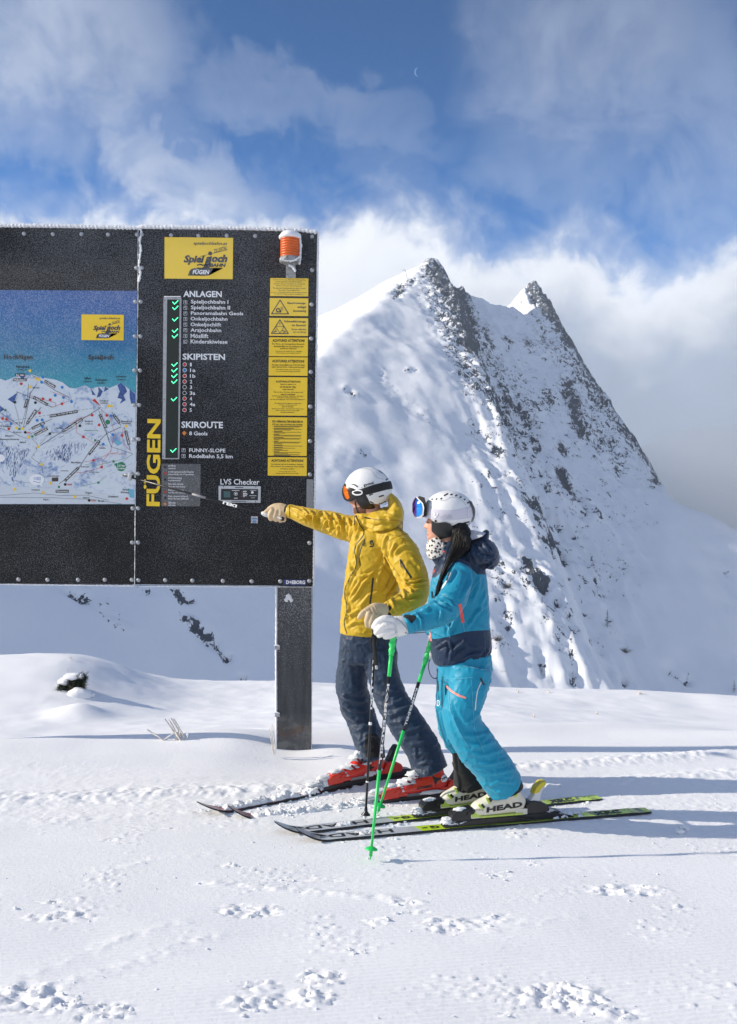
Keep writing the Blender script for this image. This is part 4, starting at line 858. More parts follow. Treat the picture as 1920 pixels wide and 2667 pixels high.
# ---- beacon lamp with its bracket
bc = thing('warning_beacon', 'orange warning beacon with a snow cap at the top corner of the board', 'beacon', Bp(756, 724, .05))
def lathe(name, prof, c, m, parent, n=24, axis=Vector((0, 0, 1)), wob=0.0, seed=0, cap=True):
    axis = axis.normalized(); a = axis.orthogonal().normalized(); b = axis.cross(a); V = []; Fc = []
    for k, (r, h) in enumerate(prof):
        for i in range(n):
            t = 6.2832 * i / n; rr = r * (1 + wob * math.sin(3 * t + k + seed) + wob * .7 * math.sin(7 * t + 1.7 * k)); V.append(c + axis * h + (a * math.cos(t) + b * math.sin(t)) * rr)
    for k in range(len(prof) - 1):
        for i in range(n): q = k * n + i; p = k * n + (i + 1) % n; Fc.append((q, p, p + n, q + n))
    if cap: Fc.append(tuple(range(n))[::-1]); Fc.append(tuple(range((len(prof) - 1) * n, len(prof) * n)))
    o = mesh_from(name, V, Fc, m, parent, smooth=True); fixn(o); return o
M_amber = mat('amber_plastic', (.72, .13, .015), .35, bump=.001, bscale=160, var=.12, vscale=30, spec=.6)
cb = Bp(756, 672, .11); pxm = BD / F
prof = []
for k in range(8):
    h0 = k * 6.4 * pxm; prof += [(25.2 * pxm, h0), (25.2 * pxm, h0 + 4.6 * pxm), (23.2 * pxm, h0 + 4.9 * pxm), (23.2 * pxm, h0 + 6.1 * pxm)]
prof = [(r * (1.0 if h < .12 else .97), h) for r, h in prof]; prof += [(22 * pxm, 53 * pxm), (10 * pxm, 55.5 * pxm)]
lathe('lamp_lens', prof, cb, M_amber, bc, 28)
lathe('snow_cap', [(24.5 * pxm, 48 * pxm), (28.5 * pxm, 50 * pxm), (28.5 * pxm, 55 * pxm), (26 * pxm, 61 * pxm), (19 * pxm, 66 * pxm), (8 * pxm, 68.5 * pxm)], cb, M_frost, bc, 28, wob=.035)
lathe('lamp_base', [(20 * pxm, -14 * pxm), (27 * pxm, -11 * pxm), (27.5 * pxm, -3 * pxm), (25.5 * pxm, .5 * pxm)], cb, mat('rimed_grey_plastic', (.25, .26, .27), .5, var=.7, vscale=45, bump=.003, bscale=120), bc, 28)
_m = mat('rimed_bracket', (.36, .37, .38), .5, .3, var=.6, vscale=50, bump=.002, bscale=150)
flat('bracket', [(745, 683), (770.5, 683), (770.5, 724), (745, 724)], .020, _m, bc, .018)
flat('bracket_arm', [(747, 682), (768, 682), (768, 696), (747, 696)], .125, _m, bc, .105)
rime('rime_side', [(781, 622), (783, 640), (782, 660), (780, 690)], 3.6, bc, 31, off=.14, depth=.07, seg=2.2, amp=.8)
rime('rime_side', [(729, 674), (742, 678), (766, 678), (783, 668)], 3.0, bc, 33, off=.175, depth=.03, seg=2.2, amp=.9)
rime('rime_side', [(752, 690), (764, 696), (770, 708)], 3.4, bc, 35, off=.13, depth=.02, seg=2.0, amp=.9)

# ---- post
def steel_post():
    m = bpy.data.materials.new('dark_steel_post'); m.use_nodes = True; t = NT(m.node_tree); bs = m.node_tree.nodes['Principled BSDF']
    tc = t.n('ShaderNodeTexCoord').outputs['Object']; se = t.n('ShaderNodeSeparateXYZ'); m.node_tree.links.new(tc, se.inputs[0]); z = se.outputs[2]
    zf = lambda py: P(767, py, BD).z
    st_ = t.n('ShaderNodeMapping'); m.node_tree.links.new(tc, st_.inputs[0]); st_.inputs['Scale'].default_value = (6, 6, .9)
    base = t.mix(t.lin(t.noise(st_.outputs[0], 4, 5, .6), .3, .7), (.035, .038, .042, 1), (.085, .09, .097, 1))
    fr = t.ss(t.m('ADD', t.noise(tc, 150, 3, .55), t.lin(z, zf(1900), zf(1560), -.14, .03)), .55, .64, 0, .36)
    c = t.mix(fr, base, (.75, .78, .82, 1))
    low = t.ss(z, zf(1855), zf(1885)); blot = t.ss(t.noise(tc, 11, 5, .6), .45, .6)
    c = t.mix(t.m('MULTIPLY', low, t.m('ADD', t.m('MULTIPLY', blot, .5), .2)), c, (.20, .21, .20, 1))
    rust = t.m('MULTIPLY', t.m('MULTIPLY', t.ss(z, zf(1930), zf(1905)), t.ss(z, zf(1885), zf(1900))), t.ss(t.noise(tc, 14, 5, .65), .42, .62, 0, .55))
    c = t.mix(rust, c, (.16, .065, .02, 1))
    m.node_tree.links.new(c, bs.inputs['Base Color']); bs.inputs['Roughness'].default_value = .5; bs.inputs['Metallic'].default_value = .25
    b = t.n('ShaderNodeBump'); b.inputs['Distance'].default_value = .0025; m.node_tree.links.new(t.noise(tc, 150, 3, .6), b.inputs['Height']); m.node_tree.links.new(b.outputs[0], bs.inputs['Normal'])
    return m
a, b = P(722.5, 1528, BD + .0), P(812.5, 1528, BD); x0, x1 = a.x, b.x
post = box('post', (x0, BD + .012, -.25), (x1, BD + .12, a.z + .0), steel_post(), board)
box('post', (P(-160, 1528, BD).x, BD + .012, -.25), (P(-70, 1528, BD).x, BD + .12, a.z - .002), post.data.materials[0], board)
rime('rime_edge', [(812.5, 1530), (812.5, 1700), (811.5, 1958)], 1.0, board, 41, off=-.01, depth=.03, seg=4, amp=.6)
rime('cable', [(719.5, 1530), (720, 1640), (719, 1700), (720, 1850), (719, 1962)], 2.6, board, 43, off=.0, depth=.018, seg=3, amp=.35)
for y in (1687, 1862):
    flat('cable_clip', [(716, y - 5), (729, y - 5), (729, y + 5), (716, y + 5)], .012, _m, board, .016)
    rime('rime_edge', [(714, y - 5), (722, y - 6), (729, y - 4)], 2.2, board, y, off=.014, depth=.012, seg=2)
rime('rime_patch', [(742, 1566), (748, 1560), (752, 1550), (756, 1560), (762, 1567)], 5.0, board, 47, off=-.006, depth=.012, seg=2, amp=.9)

# ------------------------------------------------------------------ figure tools
def catmull(pts, k):
    pts = np.array(pts, float); n = len(pts); out = []
    for i in range(n - 1):
        p0 = pts[max(i - 1, 0)]; p1 = pts[i]; p2 = pts[i + 1]; p3 = pts[min(i + 2, n - 1)]
        for j in range(k):
            t = j / k; out.append(.5 * ((2 * p1) + (-p0 + p2) * t + (2 * p0 - 5 * p1 + 4 * p2 - p3) * t * t + (-p0 + 3 * p1 - 3 * p2 + p3) * t ** 3))
    out.append(pts[-1]); return np.array(out)
def tube3(pts, ra, rb, n=24, up=Vector((0, 1, 0)), k=4, cap=.5, sup=2.0):
    """loft of elliptic rings along 3D points; rb is the radius along 'up', ra across it"""
    A = catmull(np.column_stack([pts, ra, rb]), k); C = A[:, :3]; RA = A[:, 3]; RB = A[:, 4]
    T = np.gradient(C, axis=0); T /= np.linalg.norm(T, axis=1)[:, None]
    if cap > 0:
        h0 = RA[0] * cap; h1 = RA[-1] * cap
        C = np.vstack([C[0] - T[0] * h0, C[0] - T[0] * h0 * .8, C, C[-1] + T[-1] * h1 * .8, C[-1] + T[-1] * h1])
        RA = np.concatenate([[RA[0] * .25, RA[0] * .7], RA, [RA[-1] * .7, RA[-1] * .25]]); RB = np.concatenate([[RB[0] * .25, RB[0] * .7], RB, [RB[-1] * .7, RB[-1] * .25]])
        T = np.vstack([T[0], T[0], T, T[-1], T[-1]])
    V = []; m = len(C)
    for i in range(m):
        t = Vector(T[i]); a = t.cross(up); a = a.normalized() if a.length > 1e-4 else Vector((1, 0, 0)); b = a.cross(t).normalized()
        for j in range(n):
            th = 2 * math.pi * j / n; c, s_ = math.cos(th), math.sin(th)
            if sup != 2.0: c = math.copysign(abs(c) ** (2 / sup), c); s_ = math.copysign(abs(s_) ** (2 / sup), s_)
            V.append(Vector(C[i]) + a * (RA[i] * c) + b * (RB[i] * s_))
    Fc = []
    for i in range(m - 1):
        for j in range(n): q = i * n + j; p = i * n + (j + 1) % n; Fc.append((q, p, p + n, q + n))
    Fc.append(tuple(range(n))[::-1]); Fc.append(tuple(range((m - 1) * n, m * n)))
    return V, Fc
def ptube(rows, **kw):
    """rows of (px, py, depth, half width in photo pixels, depth ratio)"""
    pts = [tuple(P(r[0], r[1], r[2])) for r in rows]; ra = [r[3] * r[2] / F for r in rows]; rb = [r[3] * r[2] / F * r[4] for r in rows]
    return tube3(pts, ra, rb, **kw)
def union(parts, voxel, name='tmp', smooth=2):
    V = []; Fc = []
    for v, f in parts:
        b = len(V); V += list(v); Fc += [tuple(i + b for i in q) for q in f]
    me = bpy.data.meshes.new(name); me.from_pydata([tuple(v) for v in V], [], Fc)
    bm = bmesh.new(); bm.from_mesh(me); bmesh.ops.recalc_face_normals(bm, faces=bm.faces); bm.to_mesh(me); bm.free()
    o = bpy.data.objects.new(name, me); col.objects.link(o)
    md = o.modifiers.new('r', 'REMESH'); md.mode = 'VOXEL'; md.voxel_size = voxel; md.adaptivity = 0
    dg = bpy.context.evaluated_depsgraph_get(); m2 = bpy.data.meshes.new_from_object(o.evaluated_get(dg))
    col.objects.unlink(o); bpy.data.objects.remove(o); bpy.data.meshes.remove(me)
    m2.name = name
    if smooth: smooth_mesh(m2, smooth)
    return m2
def getco(me):
    co = np.empty(len(me.vertices) * 3); me.vertices.foreach_get('co', co); return co.reshape(-1, 3)
def setco(me, co): me.vertices.foreach_set('co', co.ravel()); me.update()
def smooth_mesh(me, it=2, lam=.55, mask=None):
    co = getco(me); e = np.empty(len(me.edges) * 2, int); me.edges.foreach_get('vertices', e); e = e.reshape(-1, 2)
    deg = np.bincount(e.ravel(), minlength=len(co)).astype(float); deg[deg == 0] = 1
    for _ in range(it):
        s = np.zeros_like(co)
        for c in range(3):
            s[:, c] = np.bincount(e[:, 0], co[e[:, 1], c], len(co)) + np.bincount(e[:, 1], co[e[:, 0], c], len(co))
        d = (s / deg[:, None] - co) * lam
        co = co + (d if mask is None else d * mask[:, None])
    setco(me, co)
def normals(me):
    me.update(); n = np.empty(len(me.vertices) * 3); me.vertex_normals.foreach_get('vector', n); return n.reshape(-1, 3)
def folds(me, strokes, crumple=0.0, cs=(9, 9, 14), seed=0.0, fine=0.0, back=.35):
    """strokes: (px points, width px, height mm); ridges with a hollow on the shaded (right, lower) side"""
    co = getco(me); N = normals(me); px, py = proj(co)
    view = co - np.array([0, 0, CAMH]); view /= np.linalg.norm(view, axis=1)[:, None]
    facing = np.clip(-(N * view).sum(1), 0, 1); fw = sstep(facing, .05, .5)
    D = np.zeros(len(co))
    if crumple:
        x, y, z = co[:, 0] * cs[0] + seed, co[:, 1] * cs[1], co[:, 2] * cs[2]
        w1 = fbm(x * .5, y * .5, z * .5 + 3, 2)
        rr_ = np.clip(ridged(x + w1, y + w1, z + w1 * .6, 3, .5), 0, 1); D += crumple * (1.5 * rr_ ** 4 - .30)
    if fine:
        x, y, z = co[:, 0] * 34 + seed, co[:, 1] * 34, co[:, 2] * 34
        rr_ = np.clip(ridged(x * .6, y * .6, z * .6, 2, .5), 0, 1); D += fine * (1.5 * rr_ ** 4 - .3)
    for st in strokes:
        pts_, wd, am = st[0], st[1], st[2] / 1000
        lo = np.array(pts_).min(0) - wd * 4; hi_ = np.array(pts_).max(0) + wd * 4
        m_ = (px > lo[0]) & (px < hi_[0]) & (py > lo[1]) & (py < hi_[1]) & (facing > .02)
        if len(st) > 3: m_ &= (co[:, 1] > st[3][0]) & (co[:, 1] < st[3][1])
        if not m_.any(): continue
        d, t = poly_dist(px[m_], py[m_], pts_)
        best = np.full(d.shape, 1e9); sg = np.zeros(d.shape)
        X, Y = px[m_], py[m_]
        for a, b in zip(pts_, pts_[1:]):
            dx, dy = b[0] - a[0], b[1] - a[1]; L = math.hypot(dx, dy); tt = np.clip(((X - a[0]) * dx + (Y - a[1]) * dy) / L ** 2, 0, 1)
            dd = np.hypot(X - a[0] - tt * dx, Y - a[1] - tt * dy); s_ = (dx * (Y - a[1]) - dy * (X - a[0])) / L
            k = dd < best; best = np.where(k, dd, best); sg = np.where(k, s_, sg)
        ends = np.clip(np.minimum(t, 1 - t) * 5 + .15, 0, 1)
        prof = np.exp(-(sg / wd) ** 2) * np.exp(-np.clip(d - np.abs(sg), 0, None) / wd)
        prof -= .55 * np.exp(-((np.abs(sg) - 1.9 * wd) / (.9 * wd)) ** 2) * np.exp(-np.clip(d - np.abs(sg), 0, None) / wd)
        D[m_] += am * prof * ends * fw[m_]
    setco(me, co + N * D[:, None])
def attr_px(me, name, fn):
    co = getco(me); px, py = proj(co); v = fn(px, py, co)
    a = me.attributes.new(name, 'FLOAT', 'POINT'); a.data.foreach_set('value', np.asarray(v, np.float32))
def bvh_of(*objs):
    V = []; Fc = []
    for o in objs:
        me = o.data if hasattr(o, 'data') else o
        b = len(V); V += [v.co.copy() for v in me.vertices]; Fc += [tuple(i + b for i in p.vertices) for p in me.polygons]
    return BVHTree.FromPolygons(V, Fc)
CAMP = Vector((0, 0, CAMH))
def hit(bv, px, py, lift, d=None):
    r = ray(px, py); h = bv.ray_cast(CAMP, r)
    if h[0] is None:
        h2 = bv.find_nearest(P(px, py, d or 5.0)); return h2[0] - r * lift
    return h[0] - r * lift
def ribbon(name, pts, w_, bv, m, parent, lift=.002, seg=4.0, d=None, closed=False, thick=0.0):
    """strip laid over a surface along a line given in photo pixels"""
    path = []
    for a, b in zip(pts, pts[1:]):
        L = math.dist(a, b); k = max(1, int(L / seg)); path += [(a[0] + (b[0] - a[0]) * i / k, a[1] + (b[1] - a[1]) * i / k) for i in range(k)]
    path.append(pts[-1]); path = np.array(path, float)
    if len(path) > 4 and not closed:
        for _ in range(2): path[1:-1] = path[1:-1] * .5 + (path[:-2] + path[2:]) * .25
    dv = np.gradient(path, axis=0); dv /= np.linalg.norm(dv, axis=1)[:, None] + 1e-9
    V = []; n = len(path)
    for i in range(n):
        for s_ in (-.5, .0, .5):
            q = hit(bv, path[i][0] - dv[i][1] * w_ * s_, path[i][1] + dv[i][0] * w_ * s_, lift + (thick if s_ == 0 else 0), d); V.append(q)
    Fc = []
    for i in range(n - 1):
        for s_ in (0, 1): a = i * 3 + s_; Fc.append((a, a + 1, a + 4, a + 3))
    return mesh_from(name, V, Fc, m, parent, smooth=True)
def patch(name, poly, bv, m, parent, lift=.002, d=None):
    """flat print / sewn-on piece following the surface under it"""
    bm = bmesh.new(); vs = [bm.verts.new((a, b, 0)) for a, b in poly]; bm.faces.new(vs)
    bmesh.ops.triangulate(bm, faces=bm.faces); L = max(max(p[0] for p in poly) - min(p[0] for p in poly), max(p[1] for p in poly) - min(p[1] for p in poly))
    for _ in range(3 if L > 8 else 1):
        if L > 4: bmesh.ops.subdivide_edges(bm, edges=bm.edges[:], cuts=1, use_grid_fill=True)
    bm.verts.ensure_lookup_table(); V = [hit(bv, v.co.x, v.co.y, lift, d) for v in bm.verts]; Fc = [tuple(v.index for v in f.verts) for f in bm.faces]; bm.free()
    return mesh_from(name, V, Fc, m, parent, smooth=True)
def decal(s, quad, bv, m, parent, bold=.02, shear=0.0, lift=.002, res=2, d=None):
    """lettering; quad = px of lower left, lower right, upper right, upper left"""
    a, b, c, e = [np.array(q, float) for q in quad]
    def mp(u, v):
        q = a * (1 - u) * (1 - v) + b * u * (1 - v) + c * u * v + e * (1 - u) * v; return hit(bv, q[0], q[1], lift, d)
    return text_on('lettering', s, mp, m, parent, bold, shear, res)
def ellipsoid(c, r, rot=None, nu=64, nv=40):
    v, f = uvsphere(nu, nv); v = v * np.array(r)
    if rot is not None: v = v @ np.array(rot).T
    return v + np.array(c), f
def carve(name, c, r, poly, d, m, parent, rot=None, nu=96, nv=64, deep=.5, op='INTERSECT'):
    """the part of an ellipsoid that lies inside the side outline poly (photo pixels)"""
    v, f = ellipsoid(c, r, rot, nu, nv)
    me = bpy.data.meshes.new(name); me.from_pydata(v.tolist(), [], f); fix_me(me)
    k = bpy.data.meshes.new('cut'); n = len(poly)
    kv = [P(a, b, d - deep) for a, b in poly] + [P(a, b, d + deep) for a, b in poly]
    k.from_pydata([tuple(q) for q in kv], [], [tuple(range(n)), tuple(range(2 * n - 1, n - 1, -1))] + [(i, i + n, (i + 1) % n + n, (i + 1) % n) for i in range(n)]); fix_me(k)
    o = bpy.data.objects.new(name, me); col.objects.link(o); ko = bpy.data.objects.new('cut', k); col.objects.link(ko)
    md = o.modifiers.new('b', 'BOOLEAN'); md.operation = op; md.object = ko; md.solver = 'EXACT'
    dg = bpy.context.evaluated_depsgraph_get(); m2 = bpy.data.meshes.new_from_object(o.evaluated_get(dg)); m2.name = name
    for q in (o, ko): col.objects.unlink(q); bpy.data.objects.remove(q)
    bpy.data.meshes.remove(me); bpy.data.meshes.remove(k); m2.materials.clear()
    o = obj_from(name, m2, m, parent, smooth=True)
    try: m2.set_sharp_from_angle(angle=R(40))
    except Exception: pass
    return o
def fix_me(me):
    bm = bmesh.new(); bm.from_mesh(me); bmesh.ops.recalc_face_normals(bm, faces=bm.faces); bm.to_mesh(me); bm.free()
def cloth(name, color, rough=.5, sheen=.15, bump=.0006, bs=260, var=.06):
    return mat(name, color, rough, var=var, vscale=9, bump=bump, bscale=bs, sheen=sheen, spec=.35)
def zone_mat(name, c1, c2, attr):
    m = cloth(name, c1); t = NT(m.node_tree); bs = m.node_tree.nodes['Principled BSDF']
    at = t.n('ShaderNodeAttribute', attribute_name=attr).outputs['Fac']; src = bs.inputs['Base Color'].links[0].from_socket
    m.node_tree.links.new(t.mix(t.m('GREATER_THAN', at, 0.0), src, (*c2, 1)), bs.inputs['Base Color']); return m

M_yellow = cloth('yellow_shell', (.56, .365, .010), var=.05); M_navyp = cloth('navy_trousers', (.013, .033, .070), .55)
M_tealp = cloth('turquoise_trousers', (.001, .27, .43)); M_blackf = cloth('black_fabric', (.012, .012, .013), .8)
M_tan = cloth('tan_leather', (.62, .47, .29), .6, 0, .0012, 160, .12); M_wglove = cloth('white_leather', (.78, .77, .74), .55, 0, .0012, 160, .04)
M_skin = mat('skin', (.60, .30, .20), .5, var=.08, vscale=40, bump=.0004, bscale=300); M_skin.node_tree.nodes['Principled BSDF'].inputs['Subsurface Weight'].default_value = .12
M_skin.node_tree.nodes['Principled BSDF'].inputs['Subsurface Radius'].default_value = (.01, .004, .002)
M_lips = mat('lips', (.45, .13, .11), .4); M_hair = mat('black_hair', (.007, .006, .006), .55, var=.3, vscale=60, bump=.002, bscale=90, spec=.3)
M_helm = mat('white_helmet', (.80, .81, .81), .38, coat=.15, var=.02, vscale=12); M_blackp = mat('black_plastic', (.012, .012, .013), .35)
M_zip = mat('black_zip', (.015, .015, .016), .5); M_coral = mat('coral_zip', (.85, .09, .06), .5); M_seam = mat('pale_piping', (.70, .74, .76), .5)
M_pink = mat('salmon_zip', (.80, .28, .22), .5); M_grn = mat('green_pole', (.015, .62, .12), .35, coat=.3); M_strap = mat('black_strap', (.014, .014, .015), .7, bump=.0008, bscale=400)
M_lsnow = M_frost

def head(name, c, fwd, s, parent, female=False, hairmat=None):
    """skull with brow, nose, lips, chin, ears; c = centre of the skull, fwd = direction of the face"""
    f = Vector(fwd).normalized(); side = Vector((0, 0, 1)).cross(f).normalized(); up = f.cross(side)
    nu, nv = 72, 60; V = []
    zt = [-.122, -.112, -.095, -.075, -.055, -.03, 0, .03, .06, .09, .115, .125]
    fr = [.050, .078, .088, .082, .083, .082, .080, .084, .088, .076, .045, .004]
    bk = [.010, .030, .050, .062, .075, .090, .100, .104, .102, .088, .055, .004]
    wd = [.022, .040, .052, .060, .066, .071, .075, .076, .075, .066, .042, .004]
    for j in range(nv + 1):
        z = -.122 + .247 * j / nv; a, b, w_ = np.interp(z, zt, fr), np.interp(z, zt, bk), np.interp(z, zt, wd)
        for i in range(nu):
            th = 2 * math.pi * i / nu; cx_, sy_ = math.cos(th), math.sin(th)
            x = cx_ * (a if cx_ > 0 else b); y = math.copysign(abs(sy_) ** .92, sy_) * w_
            if cx_ > 0:
                nose = .0; q = abs(y)
                nz = np.interp(z, [-.060, -.048, -.040, -.030, .0, .018, .03], [0, .006, .026, .024, .010, .001, 0]); x += nz * math.exp(-(q / np.interp(z, [-.05, -.03, .02], [.017, .013, .009])) ** 2) * (1.0 if female else 1.12)
                x -= .010 * math.exp(-((q - .031) / .014) ** 2 - ((z - .012) / .014) ** 2)           # eye sockets
                x += .004 * math.exp(-((q - .030) / .010) ** 2 - ((z - .010) / .008) ** 2)           # eyeballs
                x += .005 * math.exp(-(q / .020) ** 2 - ((z + .070) / .005) ** 2) + .0045 * math.exp(-(q / .018) ** 2 - ((z + .081) / .005) ** 2)
                x -= .003 * math.exp(-(q / .024) ** 2 - ((z + .0755) / .0025) ** 2) + .005 * math.exp(-(q / .022) ** 2 - ((z + .092) / .005) ** 2)
                x += .004 * math.exp(-((q - .035) / .018) ** 2 - ((z + .035) / .02) ** 2)
            ear = math.exp(-((cx_ + .12) / .13) ** 2 - ((z + .01) / .026) ** 2) * .014; y += math.copysign(ear, sy_)
            V.append(Vector(c) + (f * x + side * y + up * z) * s)
    Fc = [(j * nu + i, j * nu + (i + 1) % nu, (j + 1) * nu + (i + 1) % nu, (j + 1) * nu + i) for j in range(nv) for i in range(nu)]
    Fc += [tuple(range(nu))[::-1], tuple(range(nv * nu, (nv + 1) * nu))]
    L = lambda x, y, z: Vector(c) + (f * x + side * y + up * z) * s
    return V, Fc, L

def glove(name, tubes, m, parent, voxel=.0035, strokes=(), sm=2):
    me = union([ptube(t, n=14, k=3, cap=.8) for t in tubes], voxel, name, sm); folds(me, strokes, .0012, (30, 30, 30))
    return obj_from(name, me, m, parent, smooth=True)

# ------------------------------------------------------------------ man in yellow
man = thing('person', 'man in a yellow jacket and navy trousers pointing a ski pole at the board', 'person', G(1000, 2050))
D0 = 5.5
jk = [ptube([(961, 1652, D0, 76, .80), (963, 1600, D0, 76, .78), (967, 1540, D0, 73, .76), (972, 1480, D0, 70, .78), (980, 1430, D0, 71, .80), (988, 1392, D0, 66, .86), (985, 1366, D0, 50, .95), (970, 1345, D0, 42, .9)], n=40, cap=.05),
      ptube([(962, 1374, D0 + .02, 46, .9), (960, 1356, D0, 41, .95), (961, 1342, D0, 37, .95)], n=30, cap=.1),
      ptube([(1013, 1288, D0, 8, 3.0), (1024, 1304, D0, 14, 3.2), (1029, 1326, D0, 22, 3.2), (1022, 1347, D0, 31, 2.6), (998, 1358, D0, 36, 2.2), (965, 1362, D0 - .03, 30, 2.3)], n=30, cap=.6),
      ptube([(968, 1382, 5.60, 40, 1), (908, 1376, 5.67, 35, 1.05), (856, 1361, 5.75, 31, 1.05), (803, 1347, 5.83, 25, 1.05), (770, 1336, 5.88, 20, 1), (751, 1331, 5.905, 17.5, 1)], cap=.1),
      ptube([(1010, 1395, 5.42, 36, 1), (1040, 1430, 5.34, 43, .95), (1062, 1472, 5.28, 43.5, .95), (1078, 1515, 5.24, 40, 1), (1080, 1546, 5.20, 37, 1), (1064, 1568, 5.14, 34, 1), (1034, 1580, 5.08, 28, 1), (1008, 1588, 5.03, 21, 1)], cap=.1)]
me = union(jk, .0062, 'jacket', 3)
ms = [  # extended sleeve: crossing pulls
 ([(762, 1322), (790, 1334), (812, 1362)], 3.5, 6), ([(784, 1320), (800, 1336), (806, 1368)], 3.2, 7), ([(806, 1328), (822, 1348), (820, 1376)], 3.6, 8), ([(815, 1325), (800, 1350), (778, 1352)], 3.2, 5),
 ([(838, 1328), (822, 1350), (826, 1384)], 3.6, 9), ([(840, 1330), (858, 1350), (862, 1388)], 3.8, 8), ([(866, 1334), (848, 1360), (838, 1386)], 3.6, 7), ([(870, 1336), (888, 1362), (892, 1398)], 4.2, 9), ([(896, 1344), (880, 1372), (884, 1402)], 4, 8),
 ([(905, 1348), (915, 1372), (908, 1405)], 4, 8), ([(925, 1352), (920, 1380), (914, 1408)], 4, 7), ([(940, 1365), (932, 1385), (922, 1410)], 4, 6), ([(770, 1342), (790, 1350), (800, 1366)], 3, 5), ([(845, 1375), (870, 1385), (905, 1410)], 4, 6),
 # chest and body
 ([(925, 1345), (935, 1362), (940, 1385)], 4, 6), ([(946, 1384), (950, 1400), (932, 1420), (928, 1450), (932, 1468), (918, 1498), (902, 1535), (902, 1560), (908, 1580), (900, 1615), (908, 1648)], 3.6, 4),
 ([(905, 1455), (915, 1490), (925, 1500)], 4, 5), ([(940, 1512), (925, 1535), (908, 1562)], 4.5, 9), ([(968, 1498), (945, 1520), (928, 1548), (912, 1568)], 4.5, 10), ([(975, 1490), (958, 1498), (940, 1500)], 4, 6), ([(1000, 1480), (985, 1500), (980, 1525)], 5, 6),
 ([(990, 1540), (960, 1550), (945, 1570), (935, 1580)], 4.5, 6), ([(902, 1590), (912, 1600), (935, 1590)], 4.5, 7), ([(905, 1632), (925, 1618), (950, 1622)], 4.5, 6), ([(930, 1645), (960, 1652), (1000, 1655)], 4, 4),
 ([(1030, 1500), (1015, 1530), (1000, 1548)], 5, 8), ([(1038, 1515), (1022, 1545), (1010, 1562)], 4, 7), ([(1005, 1450), (1000, 1470), (985, 1485)], 5, 7), ([(972, 1380), (1000, 1372), (1030, 1368)], 5, 6), ([(940, 1362), (975, 1378), (1020, 1372), (1050, 1358)], 4, 6),
 ([(1038, 1320), (1046, 1338), (1040, 1352)], 5, 6), ([(1000, 1340), (1025, 1345), (1045, 1350)], 4, 5), ([(1010, 1392), (1000, 1410), (995, 1440)], 4, 6),
 # near sleeve
 ([(1000, 1420), (1003, 1445), (998, 1458)], 4, 8), ([(1030, 1412), (1018, 1440), (1020, 1455)], 4, 6), ([(1060, 1420), (1040, 1428), (1024, 1445)], 5, 6), ([(1000, 1462), (1022, 1488), (1046, 1515)], 4, 7), ([(1048, 1505), (1060, 1518), (1085, 1514), (1105, 1506)], 3.6, 11),
 ([(1050, 1520), (1080, 1524), (1110, 1515)], 4, 9), ([(1052, 1528), (1068, 1532), (1072, 1545)], 3.2, 8), ([(1052, 1530), (1050, 1545), (1058, 1556)], 3.6, 7), ([(1040, 1545), (1065, 1560), (1100, 1550)], 5, -8), ([(1045, 1544), (1022, 1552), (1018, 1566), (1028, 1584)], 3.6, 9),
 ([(1010, 1572), (1014, 1588), (1026, 1600)], 3.6, 7), ([(1070, 1452), (1090, 1470), (1098, 1490)], 5, 5), ([(1085, 1440), (1100, 1475)], 5, 4), ([(1075, 1575), (1060, 1585), (1045, 1600)], 5, 5)]
ms = [(a, b * .85, c * 1.9) for a, b, c in ms]; folds(me, ms, .0045, (8, 8, 10), 2.0, .0022)
man_jacket = obj_from('jacket', me, M_yellow, man, smooth=True)
bj = bvh_of(me)
ribbon('zip', [(926, 1338), (930, 1352), (939, 1370), (949, 1380), (946, 1396), (928, 1417), (923, 1433), (929, 1465), (925, 1481), (913, 1500), (898, 1534), (898, 1558), (904, 1578), (902, 1599), (896, 1615), (898, 1635), (904, 1650)], 2.4, bj, M_zip, man_jacket, thick=.002)
ribbon('zip', [(951, 1404), (941, 1424), (935, 1449), (938, 1473)], 2.0, bj, M_zip, man_jacket, thick=.002)
ribbon('zip', [(972, 1505), (969, 1534), (964, 1573)], 4.6, bj, M_zip, man_jacket, thick=.002)
ribbon('zip', [(1042, 1457), (1056, 1482), (1072, 1506)], 4.6, bj, M_zip, man_jacket, thick=.002)
ribbon('zip_pull', [(1042, 1458), (1044, 1468), (1045, 1478)], 2.2, bj, M_zip, man_jacket, lift=.005, thick=.003)
ribbon('zip_pull', [(949, 1408), (946, 1422)], 3.2, bj, M_zip, man_jacket, lift=.005, thick=.003)
ribbon('drawcord', [(925, 1337), (923, 1352), (923, 1368)], 1.8, bj, M_zip, man_jacket, lift=.006, thick=.004)
for seam in ([(1060, 1390), (1030, 1398), (1010, 1410), (1004, 1440), (1012, 1462), (1040, 1500)], [(1012, 1392), (1035, 1394), (1062, 1412)], [(1026, 1478), (1018, 1500), (1006, 1530)], [(940, 1350), (985, 1352), (1030, 1356), (1050, 1358)], [(1008, 1552), (1004, 1578)]):
    ribbon('seam', seam, 1.1, bj, mat('yellow_seam', (.30, .18, .01), .6) if 'yellow_seam' not in bpy.data.materials else bpy.data.materials['yellow_seam'], man_jacket, lift=.003)
# chest emblem
for st in ([(972, 1409), (966, 1408), (963, 1413), (968, 1419)], [(966, 1410), (972, 1414), (974, 1419), (970, 1424), (963, 1423)]):
    ribbon('emblem', st, 3.2, bj, M_zip, man_jacket, seg=2)
ribbon('sleeve_cuff', [(752, 1312), (753, 1330), (752, 1350)], 3.0, bj, M_yellow, man_jacket, lift=.003, thick=.004)

